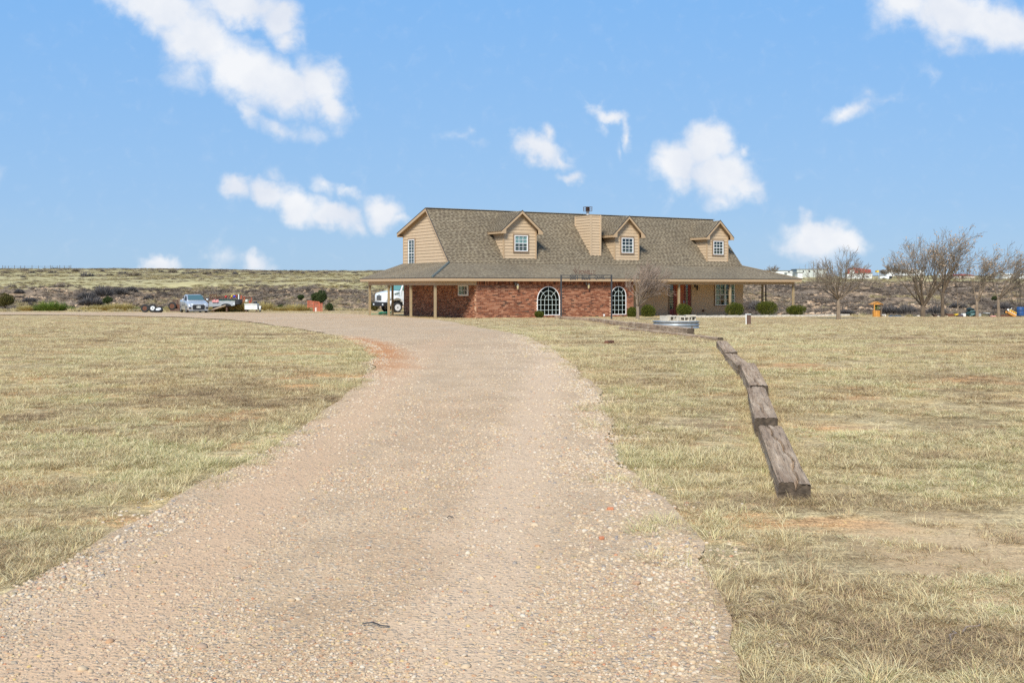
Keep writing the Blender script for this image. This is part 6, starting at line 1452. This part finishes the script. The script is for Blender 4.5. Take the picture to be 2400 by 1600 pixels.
# orange machine
Y = 92.0; om = empty('orange_rotavator', (XP(575,Y), Y, zY(726,Y)), 'battered orange farm implement behind the white box', 'farm implement')
pf = lambda a, b_, d=0: (XP(a,Y), Y+d, zY(b_,Y))
MB().tube([pf(566,692),pf(565,706),pf(568,716),pf(566,726)], .08, 6).build('upright', M_orange, om, FI); MB().tube([pf(570,695,.3),pf(572,710,.3)], .10, 6).build('upright', M_orange, om, FI)
MB().prism([(XP(567,Y),zY(710,Y)),(XP(573,Y),zY(711,Y)),(XP(572,Y),zY(703,Y)),(XP(569,Y),zY(701,Y))], Y-.1, Y+.1).build('hopper', M_orange, om, FI)
MB().tube([pf(572,697.5),pf(588,697.2),pf(592,698)], .045, 6).build('top_bar', M_rust, om, FI); MB().tube([pf(590,698),pf(589.5,706),pf(586,711)], .05, 6).build('rear_upright', M_orange, om, FI)
MB().prism([(XP(583.5,Y),zY(711.5,Y)),(XP(588.5,Y),zY(711.5,Y)),(XP(587,Y),zY(704,Y)),(XP(585,Y),zY(704,Y))], Y-.12, Y+.1).build('red_guard', M_red, om, FI)
MB().lathe([(.001,-.16),(.16,-.10),(.17,.08),(.001,.16)], (XP(578,Y), Y, zY(706.5,Y)), 'x', 12).build('fuel_tank', M_whitetank, om, FI, smooth=True)
# white steel box
Y = 90.6; wb = empty('white_steel_box', (XP(588,Y), Y, zY(729,Y)), 'long white steel box beside the drive, grass in front', 'storage box')
MB().box(XP(573,Y), XP(603,Y), Y, Y+.8, zY(725.5,Y), zY(713.2,Y)).build('box_body', M_whitetank, wb, FI, bevel=.02); MB().box(XP(573,Y)-.03, XP(602,Y), Y-.04, Y+.84, zY(713.1,Y), zY(711.6,Y)).build('box_lid', M_whitetank, wb, FI)
for px in (576, 600): MB().box(XP(px,Y)-.05, XP(px,Y)+.05, Y+.1, Y+.2, zY(732,Y), zY(725.6,Y)).build('box_leg', M_rustiron, wb, FI)
Y = 90.0; pf = lambda a, b_, d=0: (XP(a,Y), Y+d, zY(b_,Y))
vf = empty('v_stand', (XP(608,Y), Y, zY(733,Y)), 'thin V-shaped metal stand with a pale panel next to the white box', 'stand')
MB().tube([pf(604,714),pf(606,722),pf(609.5,731.5)], .035, 4).build('stand_leg', M_iron, vf, FI); MB().tube([pf(613,717),pf(611.5,724),pf(609.5,731.5)], .035, 4).build('stand_leg', M_iron, vf, FI)
MB().prism([(XP(605,Y),zY(717,Y)),(XP(612,Y),zY(716.5,Y)),(XP(609.5,Y),zY(727,Y)),(XP(607.5,Y),zY(727,Y))], Y+.03, Y+.05).build('pale_panel', M_farwhite, vf, FI)
Y = 91; MB().prism([(XP(593,Y),zY(711.4,Y)),(XP(601.5,Y),zY(711.4,Y)),(XP(600,Y),zY(706,Y)),(XP(596,Y),zY(705.5,Y))], Y, Y+.35).build('black_engine', M_black, None, FI, bevel=.03, label='black engine block standing on the white box', cat='engine')
# --- orange slatted panel with white marker
Y = 93.5; opn = empty('slatted_panel', (XP(738,Y), Y, zY(733,Y)), 'leaning orange-red slatted panel in front of the juniper', 'panel')
for k in range(8):
    pyt = 705+k*3.3; a_, b_ = (721+k*.2, 748.5) if k < 5 else (735, 750); m = MB()
    z_ = zY(pyt+1.5, Y); 
    MB().obox(((XP(a_,Y)+XP(b_,Y))/2, Y, z_), (XP(b_,Y)-XP(a_,Y), .03, .085), Matrix.Rotation(R(6), 3, 'Y')).build('slat', M_orange, opn, FI)
for px in (722, 735, 748): MB().box(XP(px,Y)-.05, XP(px,Y)+.05, Y-.06, Y-.02, zY(731 if px > 725 else 721,Y), zY(704.5+(px-722)*.12,Y)).build('upright', M_orange, opn, FI)
for k in range(9): MB().box(XP(750.5,Y), XP(756.5,Y), Y-.2, Y-.17, zY(712+k*2.3,Y), zY(710.6+k*2.3,Y)).build('slat', M_orange, opn, FI)
for px in (751, 756): MB().box(XP(px,Y)-.03, XP(px,Y)+.03, Y-.24, Y-.201, zY(732,Y), zY(709.5,Y)).build('upright', M_orange, opn, FI)
Y = 92.5; MB().box(XP(738.3,Y), XP(741.8,Y), Y, Y+.03, zY(733.5,Y), zY(720.5,Y)).build('marker_board', simple('pinkish_white_board', (.62,.50,.45), .7), None, FI, label='narrow pale board standing against the orange panel', cat='board')
# --- green hose
Y = 80.5; m = MB(); rnd = random.Random(3)
for k in range(7):
    rr_ = .30+.06*(k % 3); m.tube([(rr_*1.15*math.cos(a*.35)+.02*k, rr_*.75*math.sin(a*.35), .03+.025*k+.01*math.sin(a)) for a in range(19)], .022, 6)
m.tube([(-.35+.0-.11*i, .05*math.sin(i*.8), .02) for i in range(9)], .022, 6)
o = m.build('garden_hose', M_green, None, T(*ground_at(900, Y, .02)), label='bright green coiled hose under the porch roof', cat='hose')
# --- things beyond the yard on the hose side of the drive
for px, py, k in ((1430.5, 1201.5, 0), (1410, 1270, 1), (1428, 805.5, 2)):
    p = GP(px, py); MB().obox((0,0,.012), (.04-.012*k if k < 2 else .24, .022 if k < 2 else .11, .018 if k < 2 else .06)).build('brick_fragment', M_terra if k < 2 else M_rust, None, T(p.x, p.y, hz(p.x, p.y)+(.012 if k < 2 else .03)) @ Matrix.Rotation(R(12+20*k), 4, 'Z'), bevel=.006, label=['orange brick chip lying on the drive gravel','tiny orange chip on the gravel below the larger one','reddish half brick in the grass below the sleepers'][k], cat='brick chip')
# twigs
for px, py, L2, a, lab in ((1055, 1224, .018, 5, 'short black scrap on the gravel'), (880, 1480, .06, -20, 'thin dark twig on the gravel'), (2280, 1490, .07, 35, 'pale dry stick in the bare patch'), (2235, 1505, .06, 60, 'second pale stick crossing the bare patch')):
    p = GP(px, py); MB().tube([(-L2,0,.012),(-L2*.3,.012,.02),(L2*.4,-.008,.018),(L2,.01,.012)], .0028, 5).build('dry_stick', M_iron if px < 1100 else M_twigpale, None, T(p.x, p.y, hz(p.x, p.y)+.012) @ Matrix.Rotation(R(a), 4, 'Z'), label=lab, cat='stick')

# ------------------------------------------------------------ clutter along the rim beyond the porch
Y = 79.0; base = lambda px, Y: hz(XP(px,Y), Y)
# wishing well
wx = XP(2051, Y); wz = zY(742.5, Y); well = empty('wishing_well', (wx, Y, wz), 'orange wooden wishing well with a little gabled roof', 'wishing well'); FWl = T(wx, Y, wz)
fpx = Y/F_PX
n = 10
for i in range(n):
    a = 2*math.pi*i/n; MB().obox((.26*math.cos(a), .26*math.sin(a), .24), (.03, .155, .50), Matrix.Rotation(a, 3, 'Z')).build('stave', M_orangewood, well, FWl @ T(.10,0,0))
for x in (-.16, .36): MB().box(x-.035, x+.035, -.32, -.25, -.05, 1.02).build('well_post', M_orangewood if x < 0 else M_barkdark, well, FWl)
for sg in (-1, 1): MB().obox((.06+sg*.21, 0, 1.04), (.50, .72, .03), Matrix.Rotation(R(26*sg), 3, 'Y')).build('roof_board', M_orangewood, well, FWl)
MB().prism([(-.30,.93),(.44,.93),(.07,1.13)], -.30, -.27).build('gable_board', M_orangewood, well, FWl)
mb = MB(); rnd = random.Random(5)
for _ in range(160):
    p = Vector((.10+rnd.gauss(0,.10), rnd.gauss(0,.12), .58+rnd.random()*.3)); a = Vector((rnd.gauss(0,1), rnd.gauss(0,1), rnd.gauss(0,1))).normalized()*.035; b2 = a.orthogonal()*.7; mb.add([p-a, p+b2, p+a, p-b2], [(0,1,2,3)])
mb.build('potted_plant', M_yucca, well, FWl, fix=False)
def low(name, pxa, pxb, pt_, pb, Y, mat, label, cat, d=.5, bev=.02):
    return MB().box(0, XP(pxb,Y)-XP(pxa,Y), 0, d, 0, (pb-pt_)*Y/F_PX).build(name, mat, None, T(XP(pxa,Y), Y, zY(pb,Y)), bevel=bev, label=label, cat=cat)
# white plastic chair on its side
Y = 79.5; pc = empty('white_chair', (XP(2069,Y), Y, zY(743,Y)), 'toppled white plastic chair beside the wishing well', 'chair')
for px in (2062.5, 2069, 2075): MB().box(XP(px,Y)-.025, XP(px,Y)+.025, Y, Y+.05, zY(744,Y), zY(737,Y)).build('chair_leg', M_white, pc, FI)
MB().box(XP(2062,Y), XP(2076,Y), Y-.05, Y+.3, zY(737.9,Y), zY(736.8,Y)).build('chair_seat', M_white, pc, FI); MB().box(XP(2070.5,Y), XP(2075.5,Y), Y+.06, Y+.09, zY(742,Y), zY(738,Y)).build('chair_back', M_white, pc, FI)
def tarp(pxa, pxb, pt_, pb, Y, label):
    m = MB(); xa, xb = XP(pxa,Y), XP(pxb,Y); h = (pb-pt_)*Y/F_PX; m.prism([(0,0),(xb-xa,0),(xb-xa,h*.85),((xb-xa)*.65,h),((xb-xa)*.3,h*.5)], 0, .6).build('dark_tarpaulin', M_tarp, None, T(xa, Y, zY(pb,Y)), label=label, cat='tarpaulin', group='dark tarpaulins over low frames')
tarp(2086, 2098, 738.6, 742.5, 79.8, 'smaller dark tarpaulin hump by the white chair'); tarp(2099, 2113, 738.2, 742.5, 79.8, 'longer dark tarpaulin hump nearer the widest tree')
low('grey_sheet', 2085, 2122, 741.5, 744, 79.3, M_metal, 'flat pale metal sheet lying below the tarpaulins', 'metal sheet')
o = MB().lathe([(.001,0),(.16,0),(.19,.06),(.15,.13),(.001,.16)], k=10).build('pale_boulder', M_kerb, None, T(XP(2154,79), 79, zY(743,79)), smooth=True, label='pale boulder at the foot of the widest tree', cat='boulder')
# rusty scrap, barrow, boards
Y = 79.6; sc1 = empty('scrap_barrow', (XP(2197,Y), Y, zY(743,Y)), 'rusty barrow-like scrap with a pale box, behind the tall tree', 'scrap')
MB().prism([(XP(2189,Y),zY(736,Y)),(XP(2191,Y),zY(741.5,Y)),(XP(2205,Y),zY(741.5,Y)),(XP(2207,Y),zY(737,Y)),(XP(2198,Y),zY(738.5,Y))], Y, Y+.5).build('barrow_tray', M_rustiron, sc1, FI); MB().box(XP(2196,Y), XP(2204,Y), Y-.1, Y-.01, zY(742.5,Y), zY(739.5,Y)).build('pale_box', M_kerb, sc1, FI)
low('pale_log', 2180.5, 2187, 739.5, 743, 79.4, M_plank, 'short pale log beside the rusty barrow', 'log', .2)
low('rusty_plate', 2221, 2238, 735.5, 742.5, 80, M_rust, 'rust-brown metal plates stacked past the tall tree', 'scrap metal')
low('white_rubble_bag', 2212, 2222, 740, 743, 79.4, M_kerb, 'flat pale bag against the rusty plates', 'bag', .25)
low('yellow_crate', 2239.5, 2246.5, 735, 739, 79.7, M_yellow, 'small yellow crate on the dark trough', 'crate', .3)
low('dark_trough', 2246, 2258, 738, 742.5, 79.5, simple('plum_plastic', (.05,.03,.045), .6), 'plum-dark trough lying before the yellow crate', 'trough')
low('grey_drum', 2256.5, 2264, 734.5, 742.5, 79.6, M_farwhite, 'light grey bin touching the green heap', 'bin', .35)
# green heap: a covered ride-on
Y = 79.8; gh_ = empty('covered_mower', (XP(2277,Y), Y, zY(743,Y)), 'dark green mower under a crumpled cover', 'mower')
def heap(cx_, cy_, w, h, mat, nm, seed, d=.5):
    rnd = random.Random(seed); b_ = bmesh.new(); bmesh.ops.create_icosphere(b_, subdivisions=3, radius=1)
    for v in b_.verts:
        k = 1+.10*math.sin(v.co.x*9+seed)*math.sin(v.co.z*7)+rnd.uniform(-.04,.04); v.co = Vector((v.co.x*w*k, v.co.y*d*k, max(-.6, v.co.z)*h*k))
    m = bpy.data.meshes.new(nm); b_.to_mesh(m); b_.free(); m.materials.append(mat); o = bpy.data.objects.new(nm, m); place(o, T(cx_, Y, cy_), gh_)
heap(XP(2277,Y), zY(735,Y), 13*fpx, 8.5*fpx, M_teal, 'cover', 1); heap(XP(2274,Y), zY(725.5,Y), 7*fpx, 5*fpx, simple('dark_canopy', (.012,.03,.03), .7), 'canopy', 2)
m = MB(); [m.tube([(XP(a,Y), Y-.52, zY(b_,Y)), (XP((a+c)/2,Y), Y-.56, zY((b_+d_)/2-1,Y)), (XP(c,Y), Y-.5, zY(d_,Y))], .022, 5) for a, b_, c, d_ in ((2267,729,2284,729),(2268,735,2286,736),(2266,740,2280,736))]
m.build('light_tubes', simple('pale_teal_tube', (.18,.34,.34), .4), gh_, FI)
low('grey_case', 2291, 2300, 734.5, 742, 80.2, M_fargrey, 'grey case behind the forked tree', 'case', .3)
# black trestles
Y = 79.7; ts = empty('black_trestle', (XP(2320,Y), Y, zY(742,Y)), 'black trestle table frame between two trees', 'trestle')
for a, b_, c, d_ in ((2316.5,734,2319,741.5),(2327,733,2330,741)): MB().tube([(XP(a,Y),Y,zY(b_,Y)),(XP(c,Y),Y,zY(d_,Y))], .035, 4).build('trestle_leg', M_black, ts, FI)
MB().box(XP(2309,Y), XP(2319,Y), Y-.1, Y+.4, zY(734.6,Y), zY(732.6,Y)).build('grey_top', M_fargrey, ts, FI); MB().box(XP(2319.2,Y), XP(2329,Y), Y, Y+.05, zY(734,Y), zY(733.2,Y)).build('cross_bar', M_black, ts, FI)
low('pink_bucket', 2324, 2335, 739.8, 743.2, 79.2, M_pink, 'pink plastic tray on the grass before the trestle', 'tray', .3)
# orange toy tipper
Y = 79.6; cm_ = empty('orange_tipper', (XP(2370,Y), Y, zY(741,Y)), 'orange and yellow tipper machine with white trim, tilted', 'machine')
Ft = T(XP(2370,Y), Y, zY(733,Y)) @ Matrix.Rotation(R(27), 4, 'Y')
MB().box(-.30, .36, -.2, .2, -.20, -.03).build('tipper_body', M_orangewood, cm_, Ft, bevel=.03); MB().box(-.30, .36, -.215, .2, -.028, .0).build('white_trim', M_white, cm_, Ft)
MB().box(-.22, .30, -.2, .2, .0, .17).build('load_box', M_yellow, cm_, Ft, bevel=.02)
for x in (-.12, .04, .2): MB().box(x-.04, x+.04, -.212, -.201, .03, .14).build('side_patch', M_orange, cm_, Ft)
MB().box(-.44,-.30,-.15,-.12,.02,.14).build('white_frame', M_white, cm_, Ft); MB().tube([(-.16,0,.17),(-.12,0,.36)], .018, 5).build('white_lever', M_white, cm_, Ft)
MB().box(XP(2345,Y), XP(2382,Y), Y-.1, Y+.3, zY(741.5,Y), zY(737.5,Y)).build('lower_frame', M_rust, cm_, FI)
wheel(cm_, T(XP(2357,Y), Y-.05, zY(731,Y)), .14, .12, M_orangewood)
# blue drum
Y = 79.9; bd = empty('blue_drum', (XP(2391.5,Y), Y, zY(742,Y)), 'blue plastic drum behind the orange tipper', 'drum')
r_ = 8.3*fpx; h_ = 20.5*fpx
MB().lathe([(.001,0),(r_*.95,0),(r_,.05),(r_*.97,h_*.3),(r_,h_*.33),(r_*.97,h_*.36),(r_*.97,h_*.64),(r_,h_*.67),(r_*.97,h_*.7),(r_,h_-.05),(r_*.93,h_)], k=24).build('drum_body', M_blue, bd, T(XP(2391.5,Y), Y, zY(740,Y)), smooth=True)
MB().lathe([(.001,h_-.01),(r_*.93,h_-.01),(r_*.93,h_+.02),(.001,h_+.02)], k=24).build('drum_lid', M_blue, bd, T(XP(2391.5,Y), Y, zY(740,Y)))

# ------------------------------------------------------------ buildings on the far hill
def far_house(name, pxa, pxb, pt_, pb, Y, label, wall, roof_mat, wins=(), rise=0, cat='building', depth=9, roof_t=.8, extra=None, group='buildings on the far hill'):
    xa, xb = XP(pxa,Y), XP(pxb,Y); z0, z1 = zY(pb,Y), zY(pt_,Y); g = empty(name, ((xa+xb)/2, Y, z0), label, cat, group); F = T(xa, Y, z0); w = xb-xa; h = z1-z0; rt_ = roof_t*Y/F_PX
    MB().box(0, w, 0, depth, -3, h-rt_).build('wall', wall, g, F)
    if rise: MB().prism([(-.3,h-rt_),(w+.3,h-rt_),(w/2,h-rt_+rise*Y/F_PX)], -.3, depth+.3).build('roof', roof_mat, g, F)
    else: MB().box(-.3, w+.3, -.3, depth+.3, h-rt_+.003, h).build('roof', roof_mat, g, F)
    for (a, b_, c, d_, mt) in wins: MB().box(XP(a,Y)-xa, XP(b_,Y)-xa, -.06, -.003, zY(d_,Y)-z0, zY(c,Y)-z0).build('window', mt, g, F)
    return g, F, xa, z0
Yh = 430
far_house('mobile_home', 1796, 1857, 633.6, 645.5, Yh, 'long white mobile home behind the porch roof edge', M_farwhite, M_farroof, [(1841,1844,638,643,M_black),(1847,1851,636,638,M_black)])
far_house('white_shed', 1844.5, 1856.5, 638.5, 646, Yh-12, 'small white shed in front of the first mobile home', M_farwhite, M_farwhite, depth=4)
far_house('mobile_home', 1868, 1937, 630.2, 641.5, Yh, 'longer pale mobile home under the tall pole', simple('pale_grey_siding', (.46,.49,.45), .7), M_farroof, [(1881.5,1884,634,638,M_black),(1896,1899,634.5,638,M_black),(1908,1911,634,638,M_black),(1914,1916,634,636,M_black)])
far_house('white_shed', 1869.5, 1882, 638, 646.5, Yh-15, 'white box shed in front of the longer mobile home', M_farwhite, M_farroof, depth=4)
# red barn: gable wall on one side, long low side in shade
Y = 400; g, F, xa, z0 = far_house('red_barn', 1985, 2045, 640, 650, Y, 'red metal barn with a white lower wall on the hill', M_farwhite, M_farwhite, roof_t=.1)
MB().prism([(XP(2003,Y)-xa,zY(640,Y)-z0+.01),(XP(2042,Y)-xa,zY(639.5,Y)-z0+.01),(XP(2042,Y)-xa,zY(632,Y)-z0),(XP(2005,Y)-xa,zY(627.5,Y)-z0)], .3, 8).build('red_wall', M_barn, g, F)
MB().prism([(XP(1985,Y)-xa,zY(641.5,Y)-z0),(XP(2003,Y)-xa,zY(641.5,Y)-z0),(XP(2004.5,Y)-xa,zY(627.5,Y)-z0),(XP(1987,Y)-xa,zY(630,Y)-z0)], -.2, .29).build('red_gable', M_barn, g, F)
MB().box(XP(1991,Y)-xa, XP(2002,Y)-xa, -.35, -.21, zY(642,Y)-z0, zY(632,Y)-z0).build('barn_door', M_farwhite, g, F)
MB().box(XP(2030,Y)-xa, XP(2036,Y)-xa, -.1, -.003, zY(649.5,Y)-z0, zY(647.5,Y)-z0).build('window', M_black, g, F)
Y = 390; wt = empty('flatbed_truck', (XP(2076,Y), Y, zY(655,Y)), 'white service truck with a dark cab parked on the hill', 'truck')
MB().box(XP(2063,Y), XP(2083,Y), Y, Y+2.2, zY(653,Y), zY(647.5,Y)).build('service_body', M_farwhite, wt, FI); MB().box(XP(2079,Y), XP(2084,Y), Y+.02, Y+2.1, zY(653.5,Y), zY(646,Y)).build('cab', M_farwhite, wt, FI); MB().box(XP(2084.1,Y), XP(2090.5,Y), Y, Y+2.1, zY(652.5,Y), zY(647,Y)).build('dark_bonnet', M_black, wt, FI)
for px in (2071, 2087): wheel(wt, T(XP(px,Y), Y-.1, zY(653.4,Y)), .45, .3, M_black)
MB().box(XP(2073,Y), XP(2078,Y), Y+.2, Y+2, zY(637.5,Y-0), zY(633,Y)).build('yellow_tank', M_yellow, None, T(0, 8, 0), label='small yellow tank on the hill by the dark tree', cat='tank')
far_house('pale_house', 2078, 2096, 632, 641, 440, 'low pale house half hidden by the bushy brown tree', M_farwhite, M_farroof, rise=2)
far_house('pale_house', 2108, 2140, 631.5, 640, 450, 'wide pale house behind the widest bare tree', M_farwhite, simple('far_tan_roof', (.36,.32,.28), .8), [(2114,2117,635,638,M_black),(2128,2131,635,638,M_black)], rise=2)
far_house('pale_house', 2143, 2166, 632, 640.5, 455, 'small pale house beyond the widest bare tree', M_farwhite, M_farroof, [(2150,2153,635,638,M_black)], rise=2)
g, F, xa, z0 = far_house('red_roofed_house', 2236, 2284, 643.5, 655.5, 385, 'beige house with a red roof between the bare trees', simple('far_beige', (.45,.40,.33), .8), simple('red_roof', (.38,.07,.07), .6), [(2242,2248,647,652,M_farwhite),(2254,2258,647.5,655,M_black)], rise=3.5, roof_t=2)
far_house('white_house', 2218, 2236, 643, 650, 395, 'small white outbuilding beside the red-roofed house', M_farwhite, M_farwhite, rise=4)
g, F, xa, z0 = far_house('long_greenhouse', 2348, 2420, 641, 653, 370, 'long white ribbed greenhouse at the hill edge', M_farwhite, M_farwhite, roof_t=2)
for i in range(13): MB().box(i*.85, i*.85+.12, -.12, -.31+.25, 0, 1.6).build('rib', M_fargrey, g, F)
w_ = far_house('grey_tank_shed', 1800, 1819, 664, 672.5, 280, 'grey metal shed on the bank seen under the porch roof', M_fargrey, M_farroof, roof_t=.6, depth=3)
for px, top, lab in ((1906.8, 611.5, 'tallest utility pole above the longer mobile home'), (1874.5, 624, 'thin pole at the near end of the longer mobile home'), (1895.8, 618, 'thin aerial mast between the poles'), (2056.5, 631, 'pole beside the dark stubby tree'), (2062, 633, 'shorter pole paired by the dark stubby tree')):
    Yp = 425; MB().tube([(XP(px,Yp), Yp, zY(646,Yp)-.5), (XP(px,Yp), Yp, zY(top,Yp))], .14 if px == 1906.8 else .07, 5).build('utility_pole', M_farroof, None, FI, label=lab, cat='pole', group='poles on the far hill')
